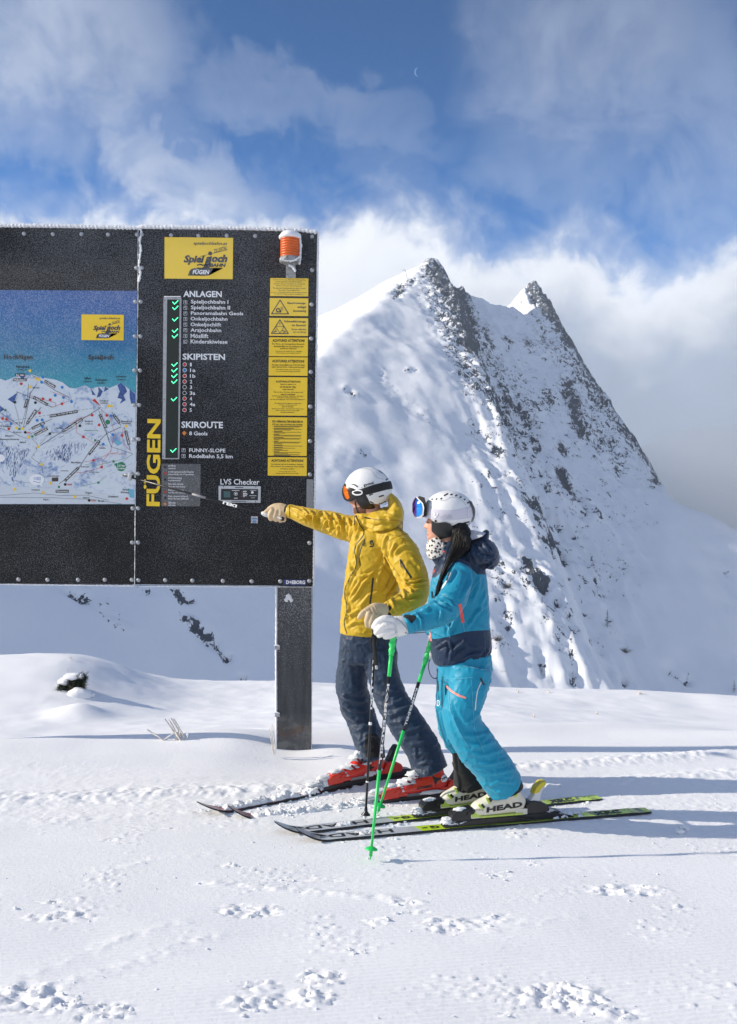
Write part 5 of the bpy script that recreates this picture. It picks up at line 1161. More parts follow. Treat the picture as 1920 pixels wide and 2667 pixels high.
tr = [ptube([(960, 1640, D0, 70, .82), (957, 1680, D0, 74, .80), (957, 1720, D0, 76, .72)], n=36, cap=.1),
      ptube([(927, 1700, 5.58, 45, 1), (919, 1745, 5.6, 42, 1.05), (917, 1790, 5.6, 41, 1.05), (927, 1832, 5.62, 42, 1), (941, 1874, 5.63, 40, 1), (955, 1912, 5.59, 41, 1), (964, 1945, 5.56, 38, 1.1), (970, 1979, 5.54, 36, 1.2)], cap=.05),
      ptube([(986, 1700, 5.46, 47, 1), (1000, 1762, 5.43, 42, 1.05), (1018, 1818, 5.41, 43, 1.05), (1048, 1868, 5.36, 46, 1), (1082, 1918, 5.32, 46, 1), (1106, 1962, 5.30, 46, 1), (1125, 2010, 5.285, 46, 1.1)], cap=.05)]
me = union(tr, .0062, 'trousers', 3)
folds(me, [(a, b * 1.0, c * .75) for a, b, c in [([(885, 1800), (905, 1822), (940, 1828), (962, 1820)], 5, 9), ([(890, 1828), (915, 1850), (958, 1852)], 5, 9), ([(900, 1860), (925, 1876), (968, 1868)], 5, 9), ([(908, 1890), (930, 1902), (975, 1890)], 5, 9), ([(925, 1920), (945, 1930), (985, 1918)], 4, 7), ([(930, 1945), (950, 1955), (985, 1945)], 4, 7),
           ([(884, 1720), (900, 1730), (930, 1728)], 5, 5), ([(960, 1700), (972, 1760), (985, 1800)], 7, 6), ([(965, 1800), (995, 1812), (1045, 1795)], 5, 8), ([(972, 1830), (1005, 1842), (1050, 1822)], 5, 8), ([(985, 1855), (1020, 1862), (1070, 1840)], 5, 9), ([(1010, 1885), (1040, 1880), (1090, 1862)], 5, 8),
           ([(1035, 1915), (1065, 1905), (1115, 1890)], 5, 8), ([(1060, 1940), (1090, 1938), (1140, 1925)], 5, 8), ([(1070, 1970), (1100, 1962), (1130, 1968)], 4, 6), ([(1085, 1995), (1110, 1985), (1150, 1990)], 4, 7), ([(905, 1700), (915, 1760), (918, 1800)], 6, 4), ([(1000, 1700), (1010, 1750)], 6, 4), ([(940, 1900), (936, 1930), (945, 1960)], 4, 6), ([(1080, 1945), (1084, 1980)], 4, 7)]], .0085, (5, 5, 6), 5.0, .0030)
man_tr = obj_from('trousers', me, M_navyp, man, smooth=True); bt = bvh_of(me)
patch('gaiter_panel', [(952, 1915), (978, 1910), (990, 1925), (993, 1968), (975, 1974), (953, 1972), (950, 1945)], bt, M_blackf, man_tr)
ribbon('zip', [(878, 1708), (890, 1707)], 2.0, bt, M_seam if False else M_zip, man_tr); ribbon('seam', [(878, 1697), (905, 1694), (925, 1697)], 1.2, bt, M_zip, man_tr); ribbon('seam', [(1000, 1650), (1004, 1720), (1012, 1790)], 1.0, bt, M_zip, man_tr)
ribbon('seam', [(1096, 1900), (1110, 1945), (1124, 2000)], 1.0, bt, M_zip, man_tr)
ribbon('emblem', [(1003, 1766), (997, 1770), (1000, 1778), (1005, 1782), (998, 1788)], 2.0, bt, M_zip, man_tr, seg=2)
_rime = frosted('rimed_hem', (.03, .05, .085), .75, .6, scale=300)
patch('hem_snow', [(1078, 1998), (1090, 2002), (1110, 2008), (1106, 2018), (1092, 2015), (1080, 2005)], bt, _rime, man_tr, lift=.003)
# head, face
hc = P(953, 1290, D0)
hv, hf, HL = head('head', hc, (-.93, .30, -.08), 1.0, man)
neck = tube3([tuple(P(972, 1350, D0)), tuple(P(966, 1325, D0)), tuple(P(962, 1300, D0))], [.062, .058, .055], [.062, .058, .055])
me = union([(hv, hf), neck], .003, 'body', 1); man_body = obj_from('body', me, M_skin, man, smooth=True)
st_ = P(940, 1330, D0)
M_beard = mat('stubble', (.16, .075, .05), .8, var=.3, vscale=200)
hb = bvh_of(me)
patch('beard', [(909, 1328), (916, 1322), (928, 1322), (940, 1318), (954, 1326), (952, 1346), (926, 1348), (914, 1342), (909, 1334)], hb, M_beard, man_body, lift=.0015)
ribbon('mouth', [(908, 1326), (914, 1327)], 1.6, hb, M_lips, man_body)
# helmet
hel = P(959, 1276, D0); pm = D0 / F
R3 = Matrix.Rotation(R(8), 3, 'Y')
_r = (62.5 * pm, .118, 59 * pm)
helmet = carve('helmet', hel, _r, [(888, 1262), (894, 1205), (960, 1200), (1030, 1205), (1034, 1262), (1026, 1290), (1016, 1303), (992, 1314), (965, 1311), (954, 1290), (938, 1281), (920, 1272)], D0, M_helm, man, R3)
carve('ear_pad', hel, tuple(q * .985 for q in _r), [(922, 1274), (955, 1284), (968, 1306), (978, 1322), (962, 1331), (944, 1327), (928, 1306)], D0, M_blackp, helmet, R3)
hb2 = bvh_of(helmet)
carve('goggle_strap', hel, tuple(q * 1.03 for q in _r), [(905, 1284), (918, 1278), (940, 1274), (975, 1262), (1005, 1255), (1040, 1248), (1040, 1270), (1005, 1276), (975, 1284), (945, 1291), (925, 1297), (908, 1300)], D0, M_strap, helmet, R3)
gg = P(952, 1284, D0)
carve('goggle_frame', gg, (61.5 * pm, .098, 47 * pm), [(889, 1258), (897, 1258), (913, 1266), (924, 1280), (929, 1292), (925, 1301), (914, 1306), (904, 1306), (895, 1300), (889, 1285)], D0, M_blackp, helmet, R3)
M_lensO = mat('orange_mirror_lens', (.95, .20, .015), .12, .75, emit=None)
carve('goggle_lens', gg, (63 * pm, .100, 48 * pm), [(893, 1267), (898, 1267), (905, 1276), (910, 1288), (910, 1298), (905, 1301), (900, 1297), (894, 1284)], D0, M_lensO, helmet, R3)
hb3 = bvh_of(*[c for c in col.objects if c.parent == helmet and c.name.startswith('goggle_strap')], helmet)
def ring_on(cx, cy, rx, ry, w_, bv, m, parent, name='emblem', lift=.003):
    ribbon(name, [(cx + rx * math.cos(t), cy + ry * math.sin(t)) for t in np.linspace(0, 2 * math.pi, 22)], w_, bv, m, parent, lift=lift, seg=2, closed=True)
ring_on(931, 1283, 12.5, 6, 3.6, hb3, M_white, helmet)
decal('POC'.lower(), [(949, 1270), (976, 1262), (974, 1254), (947, 1262)], hb3, M_zip, helmet, .03, lift=.003)
for vp in ([(898, 1252), (901, 1255)], [(914, 1260), (923, 1262), (932, 1268)], [(988, 1225), (998, 1232)], [(1005, 1250), (1015, 1244)], [(987, 1294), (1000, 1290)], [(962, 1310), (985, 1317), (1005, 1306)]):
    ribbon('vent', vp, 3.4, hb2, M_zip, helmet, seg=2)
for vp in ([(930, 1220), (950, 1219), (968, 1224), (975, 1236), (985, 1246), (1000, 1248)], [(970, 1219), (985, 1222), (1000, 1234), (1008, 1245)]): ribbon('shell_line', vp, .9, hb2, bpy.data.materials['grey_frame'], helmet, lift=.001, seg=3)
patch('ear_port', [(932, 1295), (945, 1292), (951, 1305), (940, 1308), (934, 1304)], bvh_of(*[c for c in col.objects if c.name.startswith('ear_pad')]), mat('ear_mesh', (.03, .03, .032), .6), helmet)
ribbon('chin_strap', [(925, 1305), (926, 1318), (930, 1330), (936, 1340)], 3.0, bvh_of(man_body, helmet), M_strap, helmet, lift=.004, thick=.002)
carve('goggle_strap_buckle', hel, tuple(q * 1.045 for q in _r), [(996, 1256), (1001, 1255), (1003, 1277), (998, 1278)], D0, M_blackp, helmet, R3)

# gloves
g1 = glove('glove', [[(1008, 1590, 5.03, 17, 1), (992, 1590, 5.01, 20, .8), (976, 1592, 4.99, 22, .7), (966, 1598, 4.98, 18, .8)], [(962, 1598, 4.955, 8.5, 1), (956, 1615, 4.95, 8, 1), (957, 1630, 4.96, 6.5, 1)], [(972, 1602, 4.955, 8.5, 1), (967, 1620, 4.945, 8, 1), (967, 1633, 4.96, 6.5, 1)],
     [(982, 1604, 4.965, 8, 1), (978, 1620, 4.955, 7.5, 1), (977, 1631, 4.97, 6, 1)], [(991, 1603, 4.98, 7.5, 1), (988, 1616, 4.97, 7, 1), (986, 1626, 4.98, 5.5, 1)], [(966, 1584, 4.98, 9, 1), (950, 1593, 4.965, 8, 1), (940, 1602, 4.96, 7, 1), (935, 1609, 4.96, 5.5, 1)]], M_tan, man,
     strokes=[([(968, 1580), (972, 1592), (985, 1606)], 1.8, 2), ([(976, 1578), (982, 1592), (990, 1604)], 1.8, 2), ([(958, 1584), (962, 1590)], 2, 2), ([(954, 1588), (958, 1594)], 2, 2)])
cuff = union([ptube([(1014, 1590, 5.045, 17.5, 1), (1002, 1589, 5.02, 18, 1)], cap=.1)], .004); obj_from('glove_cuff', cuff, M_blackf, g1, smooth=True)
g2 = glove('glove', [[(750, 1331, 5.905, 15, 1), (732, 1328, 5.915, 18, .9), (715, 1326, 5.92, 15, .9), (703, 1328, 5.92, 10, 1)], [(708, 1326, 5.90, 7.5, 1), (698, 1330, 5.895, 6.5, 1), (691, 1334, 5.895, 5, 1)],
     [(709, 1332, 5.885, 7.5, 1), (704, 1343, 5.88, 7.5, 1), (706, 1352, 5.90, 6.5, 1)], [(720, 1334, 5.885, 7.5, 1), (717, 1346, 5.875, 7.5, 1), (719, 1354, 5.90, 6.5, 1)], [(731, 1336, 5.885, 7.5, 1), (729, 1348, 5.875, 7.5, 1), (731, 1356, 5.90, 6.5, 1)], [(740, 1338, 5.89, 7, 1), (739, 1349, 5.88, 7, 1), (740, 1355, 5.90, 6, 1)]], M_tan, man)
cuff = union([ptube([(756, 1331, 5.90, 15.5, 1), (744, 1330, 5.91, 16, 1)], cap=.1)], .004); obj_from('glove_cuff', cuff, M_blackf, g2, smooth=True)

# ------------------------------------------------------------------ woman in turquoise
wo_ = thing('person', 'woman in a turquoise and navy ski suit with a white helmet', 'person', G(1250, 2130))
D1 = 4.85
wj = [ptube([(1207, 1716, D1, 76, .80), (1202, 1690, D1, 80, .80), (1198, 1640, D1, 79, .78), (1195, 1590, D1, 80, .76), (1195, 1540, D1, 77, .78), (1196, 1495, D1, 70, .82), (1190, 1462, D1, 58, .95), (1176, 1438, D1, 47, .95), (1160, 1420, D1, 40, .9)], n=40, cap=.05),
      ptube([(1170, 1450, D1, 42, .9), (1156, 1432, D1, 38, .9), (1148, 1418, D1, 34, .9)], n=30, cap=.1),
      ptube([(1215, 1448, D1, 30, 2.0), (1244, 1436, D1, 34, 2.3), (1266, 1440, D1, 33, 2.4), (1277, 1460, D1, 24, 2.3), (1277, 1474, D1, 14, 2.2)], n=30, cap=.7),
      ptube([(1236, 1424, D1, 16, 3.0), (1256, 1404, D1, 15, 3.0), (1267, 1386, D1, 8.5, 3.4)], n=26, cap=.8),
      ptube([(1196, 1480, 4.72, 34, 1), (1192, 1520, 4.64, 37, 1), (1178, 1560, 4.58, 38, 1), (1152, 1592, 4.54, 37, 1), (1118, 1606, 4.52, 34, 1), (1088, 1616, 4.5, 30, 1), (1062, 1624, 4.5, 27, 1)], cap=.05),
      ptube([(1160, 1480, 5.03, 30, 1), (1145, 1560, 5.05, 29, 1), (1132, 1620, 5.0, 24, 1), (1125, 1655, 4.97, 17, 1)], cap=.1)]
me = union(wj, .0056, 'jacket', 3)
ws = [([(1185, 1480), (1175, 1500), (1160, 1520)], 5, 7), ([(1200, 1474), (1225, 1490), (1222, 1520), (1200, 1560)], 4, 6), ([(1232, 1500), (1222, 1530), (1205, 1565)], 5, 6), ([(1250, 1495), (1246, 1530), (1230, 1570)], 5, 4), ([(1150, 1555), (1170, 1565), (1185, 1585)], 4, 9), ([(1130, 1560), (1155, 1578), (1182, 1592)], 4, -7),
      ([(1118, 1566), (1145, 1556), (1165, 1562)], 4, 6), ([(1095, 1585), (1110, 1590), (1118, 1580)], 4, 5), ([(1150, 1590), (1146, 1610), (1150, 1622)], 4, 7), ([(1190, 1600), (1180, 1625), (1168, 1650)], 5, 7), ([(1165, 1618), (1170, 1640), (1172, 1658)], 4, 5), ([(1082, 1596), (1096, 1612), (1098, 1645)], 3.5, 8),
      ([(1070, 1600), (1090, 1596), (1104, 1604)], 3.5, 5), ([(1262, 1580), (1240, 1600), (1215, 1640)], 5, 5), ([(1268, 1540), (1255, 1570), (1245, 1600)], 5, 4), ([(1170, 1670), (1176, 1690), (1172, 1720)], 4, 8), ([(1212, 1672), (1185, 1690), (1175, 1705)], 5, 8), ([(1260, 1700), (1230, 1705), (1205, 1722)], 5, 6),
      ([(1135, 1690), (1150, 1680), (1165, 1672)], 4, 6), ([(1275, 1690), (1262, 1710), (1268, 1722)], 4, 4), ([(1240, 1430), (1262, 1445), (1280, 1450)], 5, -9), ([(1252, 1410), (1270, 1430), (1278, 1440)], 4, 6), ([(1262, 1450), (1276, 1452), (1290, 1450)], 4, 7), ([(1230, 1415), (1232, 1445), (1245, 1470)], 5, 6), ([(1264, 1470), (1272, 1475), (1285, 1466)], 4, 6)]
ws = [(a, b * .85, c * 1.6) for a, b, c in ws]; folds(me, ws, .0040, (8, 8, 10), 9.0, .0018)
yx, yy_ = [1000, 1100, 1134, 1150, 1163, 1178, 1196, 1218, 1236, 1242, 1400], [1504, 1504, 1504, 1490, 1476, 1466, 1463.5, 1474, 1488, 1496, 1497]
hx, hy = [1000, 1123, 1150, 1180, 1211, 1240, 1400], [1668, 1665, 1662, 1655, 1645.5, 1642.5, 1637]
attr_px(me, 'zone', lambda px, py, co: np.maximum(np.interp(px, yx, yy_) - py, np.where(co[:, 1] > 4.66, py - np.interp(px, hx, hy), -50)))
M_tealj = zone_mat('turquoise_navy_shell', (.001, .25, .40), (.003, .021, .060), 'zone')
wjk = obj_from('jacket', me, M_tealj, wo_, smooth=True); bw = bvh_of(me)
ribbon('zip', [(1198, 1573), (1201, 1590), (1206, 1622)], 8.0, bw, M_coral, wjk, thick=.003)
ribbon('zip', [(1131, 1482), (1127, 1492), (1122, 1503)], 2.6, bw, M_coral, wjk, thick=.002); ribbon('zip', [(1150, 1430), (1146, 1446), (1140, 1462), (1132, 1480)], 2.2, bw, M_zip, wjk, thick=.002)
ribbon('zip', [(1119, 1640), (1121, 1655), (1123, 1670)], 3.0, bw, M_pink, wjk, thick=.002)
ribbon('zip', [(1174, 1490), (1168, 1507), (1156, 1524), (1148, 1536)], 4.0, bw, M_seam, wjk, thick=.003)
ribbon('zip_pull', [(1173, 1488), (1166, 1502), (1163, 1512)], 4.2, bw, M_zip, wjk, lift=.006, thick=.003); ribbon('zip_pull', [(1124, 1540), (1126, 1558)], 3.4, bw, M_zip, wjk, lift=.005, thick=.003)
ribbon('collar_tab', [(1146, 1433), (1158, 1438)], 4.0, bw, M_coral, wjk, thick=.002)
_st = mat('teal_seam', (.10, .42, .58), .6)
for seam in ([(1262, 1500), (1240, 1520), (1215, 1560), (1200, 1574)], [(1166, 1612), (1170, 1640), (1172, 1662)], [(1206, 1622), (1211, 1645)], [(1186, 1612), (1150, 1632), (1130, 1634)], [(1188, 1466), (1178, 1490), (1172, 1510)], [(1236, 1488), (1230, 1510), (1226, 1530)]): ribbon('seam', seam, 1.1, bw, _st, wjk, lift=.003)
_sn = mat('navy_seam', (.03, .09, .17), .6)
for seam in ([(1170, 1664), (1178, 1690), (1172, 1716)], [(1206, 1442), (1240, 1458), (1262, 1486)], [(1262, 1640), (1265, 1700)]): ribbon('seam', seam, 1.3, bw, _sn if seam[0][0] != 1206 else M_zip, wjk, lift=.001)
cuffs = union([ptube([(1072, 1621, 4.495, 28, 1), (1056, 1626, 4.49, 28, 1)], cap=.02)], .004); obj_from('sleeve_cuff', cuffs, M_tealp, wjk, smooth=True)
patch('cuff_tab', [(1047, 1606), (1056, 1600), (1084, 1604), (1082, 1614), (1072, 1624), (1062, 1612)], bvh_of(wjk, cuffs), M_blackf, wjk, lift=.004)
lin = [P(1214, 1398, 4.80), P(1226, 1384, 4.78), P(1240, 1382, 4.76), P(1266, 1388, 4.76), P(1258, 1396, 4.73), P(1232, 1406, 4.72), P(1218, 1406, 4.74)]
mesh_from('hood_lining', lin + [v + Vector((0, .20, 0)) for v in lin], [tuple(range(7)), tuple(range(13, 6, -1))] + [(i, i + 7, (i + 1) % 7 + 7, (i + 1) % 7) for i in range(7)], mat('grey_lining', (.52, .54, .58), .7, var=.2, vscale=30, bump=.002, bscale=60), wjk); fixn(col.objects[-1] if False else bpy.data.objects['hood_lining'])

wt = [ptube([(1210, 1705, D1, 70, .86), (1211, 1745, D1, 70, .84), (1208, 1775, D1, 66, .8)], n=36, cap=.1),
      ptube([(1226, 1745, 4.79, 56, 1), (1218, 1800, 4.76, 52, 1), (1203, 1850, 4.74, 50, 1), (1210, 1895, 4.75, 50, 1), (1243, 1948, 4.77, 53, 1), (1284, 1998, 4.80, 52, 1), (1314, 2046, 4.84, 49, 1.1)], cap=.05),
      ptube([(1188, 1750, 4.95, 50, 1), (1180, 1810, 4.98, 46, 1), (1176, 1866, 5.0, 40, 1), (1186, 1915, 5.0, 36, 1), (1200, 1950, 5.0, 30, 1)], cap=.05)]
me = union(wt, .0056, 'trousers', 3)
folds(me, [(a, b * 1.0, c * .75) for a, b, c in [([(1140, 1860), (1152, 1900), (1175, 1950)], 5, 6), ([(1245, 1720), (1265, 1730), (1280, 1725)], 4, 5), ([(1256, 1850), (1235, 1870), (1215, 1890)], 5, 8), ([(1190, 1870), (1215, 1900), (1250, 1905)], 6, -7), ([(1200, 1915), (1235, 1920), (1280, 1905)], 5, 9), ([(1215, 1940), (1250, 1945), (1300, 1928)], 5, 8), ([(1225, 1965), (1262, 1968), (1315, 1950)], 5, 8),
           ([(1245, 1990), (1280, 1990), (1335, 1975)], 5, 8), ([(1265, 2020), (1300, 2012), (1350, 2000)], 5, 8), ([(1275, 2050), (1300, 2035), (1340, 2038)], 4, 7), ([(1165, 1800), (1175, 1850), (1195, 1900), (1215, 1940)], 6, 6), ([(1245, 1790), (1238, 1830), (1236, 1860)], 6, 4), ([(1280, 1770), (1262, 1800), (1252, 1830)], 6, 5),
           ([(1262, 1700), (1250, 1740), (1240, 1770)], 6, -5), ([(1150, 1740), (1148, 1790)], 5, 4), ([(1285, 1900), (1262, 1925), (1240, 1950)], 5, 7), ([(1296, 1965), (1290, 2000), (1296, 2030)], 5, 6)]], .0075, (5, 5, 5), 15.0, .0028)
wtr = obj_from('trousers', me, M_tealp, wo_, smooth=True); bq = bvh_of(me)
ribbon('zip', [(1161, 1786), (1175, 1800), (1196, 1812), (1214, 1818)], 5.5, bq, M_pink, wtr, thick=.003); ribbon('zip', [(1254, 1776), (1244, 1798), (1240, 1825), (1238, 1850)], 2.6, bq, M_seam, wtr, thick=.002)
ribbon('zip_pull', [(1252, 1766), (1256, 1776), (1262, 1784)], 4.5, bq, M_zip, wtr, lift=.005, thick=.003); ribbon('zip_pull', [(1160, 1784), (1160, 1798), (1161, 1810)], 2.4, bq, M_zip, wtr, lift=.004, thick=.002); ribbon('zip', [(1140, 1774), (1141, 1788), (1141, 1800)], 3.6, bq, M_zip, wtr, thick=.002)
ribbon('pocket_edge_shade', [(1152, 1762), (1150, 1800), (1152, 1850)], 4.0, bq, mat('teal_shadow_edge', (.004, .10, .17), .7), wtr, lift=.001); ribbon('seam', [(1158, 1768), (1200, 1768), (1232, 1764)], 1.2, bq, _st, wtr, lift=.003)  # pocket edge: darker teal strip that paints in the shade along it
ribbon('seam', [(1228, 1770), (1232, 1840), (1236, 1900), (1262, 1960)], 1.1, bq, _st, wtr, lift=.003); ribbon('seam', [(1168, 1790), (1172, 1850), (1192, 1900), (1222, 1950)], 1.1, bq, _st, wtr, lift=.003); ribbon('seam', [(1137, 1858), (1152, 1852), (1162, 1848)], 1.2, bq, _st, wtr, lift=.003)
ring_on(1141, 1831, 4.6, 7, 1.5, bq, M_white, wtr); ribbon('emblem', [(1139, 1826), (1142, 1831), (1139, 1836)], 1.2, bq, M_white, wtr, seg=2)
ga = union([ptube([(1200, 1948, 5.0, 24, 1), (1210, 1985, 5.01, 31, 1), (1219, 2030, 5.03, 38, 1), (1223, 2054, 5.03, 41, 1)], cap=.03)], .006); folds(ga, [], .006, (8, 8, 12), 3.0); obj_from('snow_gaiter', ga, M_blackf, wo_, smooth=True)
ga = union([ptube([(1308, 2038, 4.84, 46, 1.1), (1316, 2056, 4.845, 48.5, 1.1), (1319, 2064, 4.845, 48, 1.1)], cap=.03)], .005); folds(ga, [], .003, (12, 12, 12), 3.0); obj_from('snow_gaiter', ga, M_blackf, wo_, smooth=True)
ribbon('gaiter_hook', [(1309, 2063), (1312, 2069)], 4, bvh_of(ga), M_white, wo_, lift=.003)

# head
hc = P(1154, 1357, D1); hv, hf, HL = head('head', hc, (-.985, .10, .03), .95, wo_, True)
neck = tube3([tuple(P(1172, 1440, D1)), tuple(P(1166, 1410, D1)), tuple(P(1162, 1375, D1))], [.055, .052, .05], [.055, .052, .05])
me = union([(hv, hf), neck], .0028, 'body', 1); wbody = obj_from('body', me, M_skin, wo_, smooth=True); hb = bvh_of(me)
ribbon('eyelash', [(1108, 1358), (1112, 1360.5), (1116, 1361)], 1.3, hb, M_hair, wbody, lift=.003, seg=2); ribbon('eyebrow', [(1105, 1350.5), (1111, 1350.5), (1117, 1353)], 1.2, hb, M_hair, wbody, lift=.001, seg=2)
ribbon('mouth', [(1107, 1391), (1111, 1394), (1117, 1392)], 2.2, hb, M_lips, wbody, lift=.001, seg=2); ribbon('teeth', [(1108, 1391), (1112, 1393)], 1.3, hb, M_white, wbody, lift=.002, seg=2)
hel = P(1170, 1333, D1); pm = D1 / F; R3 = Matrix.Rotation(R(4), 3, 'Y'); _r = (65.5 * pm, .118, 55.5 * pm)
whel = carve('helmet', hel, _r, [(1096, 1308), (1110, 1270), (1170, 1262), (1240, 1280), (1250, 1330), (1236, 1370), (1214, 1376), (1186, 1379), (1178, 1372), (1172, 1364), (1160, 1362), (1135, 1364), (1127, 1357), (1120, 1350), (1102, 1345)], D1, M_helm, wo_, R3)
carve('ear_pad', hel, (_r[0] * .97, _r[1] * .99, 82 * pm), [(1124, 1356), (1136, 1362), (1160, 1360), (1172, 1364), (1180, 1374), (1196, 1380), (1190, 1392), (1160, 1402), (1138, 1406), (1127, 1400), (1124, 1380)], D1, M_blackp, whel, R3)
carve('goggle_strap', hel, tuple(q * 1.025 for q in _r), [(1100, 1318), (1112, 1320), (1140, 1327), (1170, 1329), (1200, 1325), (1240, 1316), (1240, 1346), (1200, 1353), (1165, 1356), (1130, 1353), (1100, 1347)], D1, mat('lilac_strap', (.62, .60, .68), .7, bump=.0008, bscale=400), whel, R3)
bs2 = bvh_of(*[c for c in col.objects if c.parent == whel])
carve('rear_clip', hel, tuple(q * 1.04 for q in _r), [(1222, 1303), (1229, 1306), (1238, 1325), (1240, 1345), (1233, 1370), (1229, 1366), (1233, 1345), (1230, 1325)], D1, M_blackp, whel, R3)
gg = P(1134, 1322, D1)
carve('goggle_foam', gg, (56 * pm, .092, 46 * pm), [(1082, 1290), (1094, 1292), (1106, 1296), (1112, 1318), (1110, 1345), (1100, 1347), (1096, 1318)], D1, M_blackf, whel)
carve('goggle_frame', gg, (60 * pm, .097, 48 * pm), [(1074, 1289), (1082, 1290), (1102, 1311), (1105, 1322), (1103, 1342), (1095, 1349), (1080, 1351), (1072, 1346)], D1, M_helm, whel)
ml = mat('blue_mirror_lens', (.03, .16, .9), .10, .85); t = NT(ml.node_tree); tc = t.n('ShaderNodeTexCoord').outputs['Object']; se = t.n('ShaderNodeSeparateXYZ'); ml.node_tree.links.new(tc, se.inputs[0])
ml.node_tree.links.new(t.mix(t.ss(se.outputs[0], P(1080, 1320, D1).x, P(1088, 1320, D1).x), (.10, .02, .28, 1), (.05, .38, 1.0, 1)), ml.node_tree.nodes['Principled BSDF'].inputs['Base Color'])
carve('goggle_lens', gg, (61.5 * pm, .099, 49.5 * pm), [(1074, 1292), (1081, 1293), (1098, 1312), (1100, 1324), (1098, 1339), (1091, 1345), (1080, 1347), (1074, 1342)], D1, ml, whel)
bv2 = bvh_of(whel)
for a, b, c_, d_ in ((1156.5, 1291, 1167, 1285), (1173, 1289, 1179, 1286.5), (1185.5, 1291.5, 1191, 1289), (1197.5, 1296, 1202.5, 1293.5), (1208.5, 1301.5, 1212.5, 1299.5), (1217, 1310.5, 1221, 1308.5), (1147, 1300, 1151.5, 1297), (1135, 1301, 1139, 1298), (1124, 1301.5, 1127, 1299), (1114.5, 1301.5, 1117, 1299.5), (1209, 1362.5, 1223, 1359)):
    ribbon('vent', [(a, b), (c_, d_)], 3.4, bv2, M_zip, whel, seg=2)
for a, b in ((1134.8, 1357), (1187, 1370.5)): patch('rivet', [(a + 3 * math.cos(t_), b + 3 * math.sin(t_)) for t_ in np.linspace(0, 6.283, 11)[:-1]], bv2, M_zip, whel)
gm = bpy.data.materials['grey_frame']
for vp in ([(1108, 1307), (1135, 1305), (1162, 1303), (1174, 1294), (1190, 1295), (1206, 1304), (1215, 1318)], [(1180, 1262 + 22), (1200, 1290)]): ribbon('shell_line', vp, .8, bv2, gm, whel, lift=.001, seg=3)
ribbon('emblem', [(1128, 1334), (1135, 1340), (1128, 1342), (1136, 1348)][:4], 2.6, bs2, M_white, whel, lift=.003, seg=2); ribbon('emblem', [(1139, 1336), (1141, 1339), (1134, 1346), (1131, 1349)], 2.8, bs2, M_white, whel, lift=.003, seg=2)
patch('strap_print', [(1143, 1349), (1157, 1340), (1165, 1344), (1172, 1340), (1180, 1350), (1160, 1352)], bs2, mat('grey_lilac_print', (.48, .48, .55), .7), whel, lift=.003)
ribbon('strap_clip', [(1219, 1319), (1221, 1333), (1222, 1346)], 2.0, bs2, M_white, whel, lift=.004)
# neck warmer with spotted print
nw = union([ptube([(1152, 1444, D1, 36, .95), (1147, 1431, D1, 37, .95), (1149, 1421, D1, 36, .95), (1155, 1413, D1, 34, .95)], cap=.04)], .004); folds(nw, [([(1115, 1420), (1140, 1428), (1170, 1420)], 3, 4), ([(1112, 1430), (1135, 1438)], 3, 4)], .003, (20, 20, 24), 1.0)
ml = mat('spotted_fleece', (.75, .73, .70), .85); t = NT(ml.node_tree); tc = t.n('ShaderNodeTexCoord').outputs['Object']; vo = t.n('ShaderNodeTexVoronoi'); vo.inputs['Scale'].default_value = 62; ml.node_tree.links.new(tc, vo.inputs['Vector'])
dd = t.m('ADD', vo.outputs['Distance'], t.m('MULTIPLY', t.noise(tc, 60, 2), .35)); ml.node_tree.links.new(t.mix(t.ss(dd, .54, .60), (.02, .02, .02, 1), (.62, .60, .57, 1)), ml.node_tree.nodes['Principled BSDF'].inputs['Base Color'])
obj_from('neck_warmer', nw, ml, wo_, smooth=True)
# hair: a heavy pony tail swept over the shoulder, with strands
me = union([ptube([(1192, 1374, D1 - .03, 27, 1.3), (1202, 1398, D1 - .06, 27, 1.2), (1198, 1425, D1 - .10, 22, 1.0), (1182, 1450, D1 - .15, 13, .8), (1166, 1475, D1 - .17, 7.5, .9), (1152, 1500, D1 - .165, 5.5, .9), (1143, 1530, D1 - .155, 4.5, 1), (1136, 1562, D1 - .15, 3, 1)]), ptube([(1186, 1382, D1 - .08, 14, 1), (1205, 1395, D1 - .1, 16, 1), (1218, 1412, D1 - .12, 12, 1), (1216, 1432, D1 - .12, 7, 1)])], .004, 'hair', 2)
folds(me, [], .004, (60, 60, 9), 0.0); hair = obj_from('hair', me, M_hair, wo_, smooth=True)
V = []; Fc = []
for k in range(44):
    o_ = rng.normal(size=2); dd_ = -.02 * rng.rand(); q = [(1200 + 9 * o_[0], 1385 + 5 * o_[1], D1 - .10 + dd_), (1194 + 12 * o_[0], 1425, D1 - .13 + dd_), (1168 + 5.5 * o_[0], 1470, D1 - .19 + dd_), (1150 + 3.5 * o_[0], 1510, D1 - .19 + dd_), (1141 + 3 * o_[0], 1540 + 8 * o_[1], D1 - .175), (1137 + 3.5 * o_[0], 1560 + 10 * o_[1], D1 - .17)]
    v, f = tube3([tuple(P(*p)) for p in q], [.0012] * 6, [.0012] * 6, n=4, k=3, cap=0); b = len(V); V += v; Fc += [tuple(i + b for i in g_) for g_ in f]
hs = mesh_from('hair_strands', V, Fc, M_hair, hair); hs['kind'] = 'stuff'
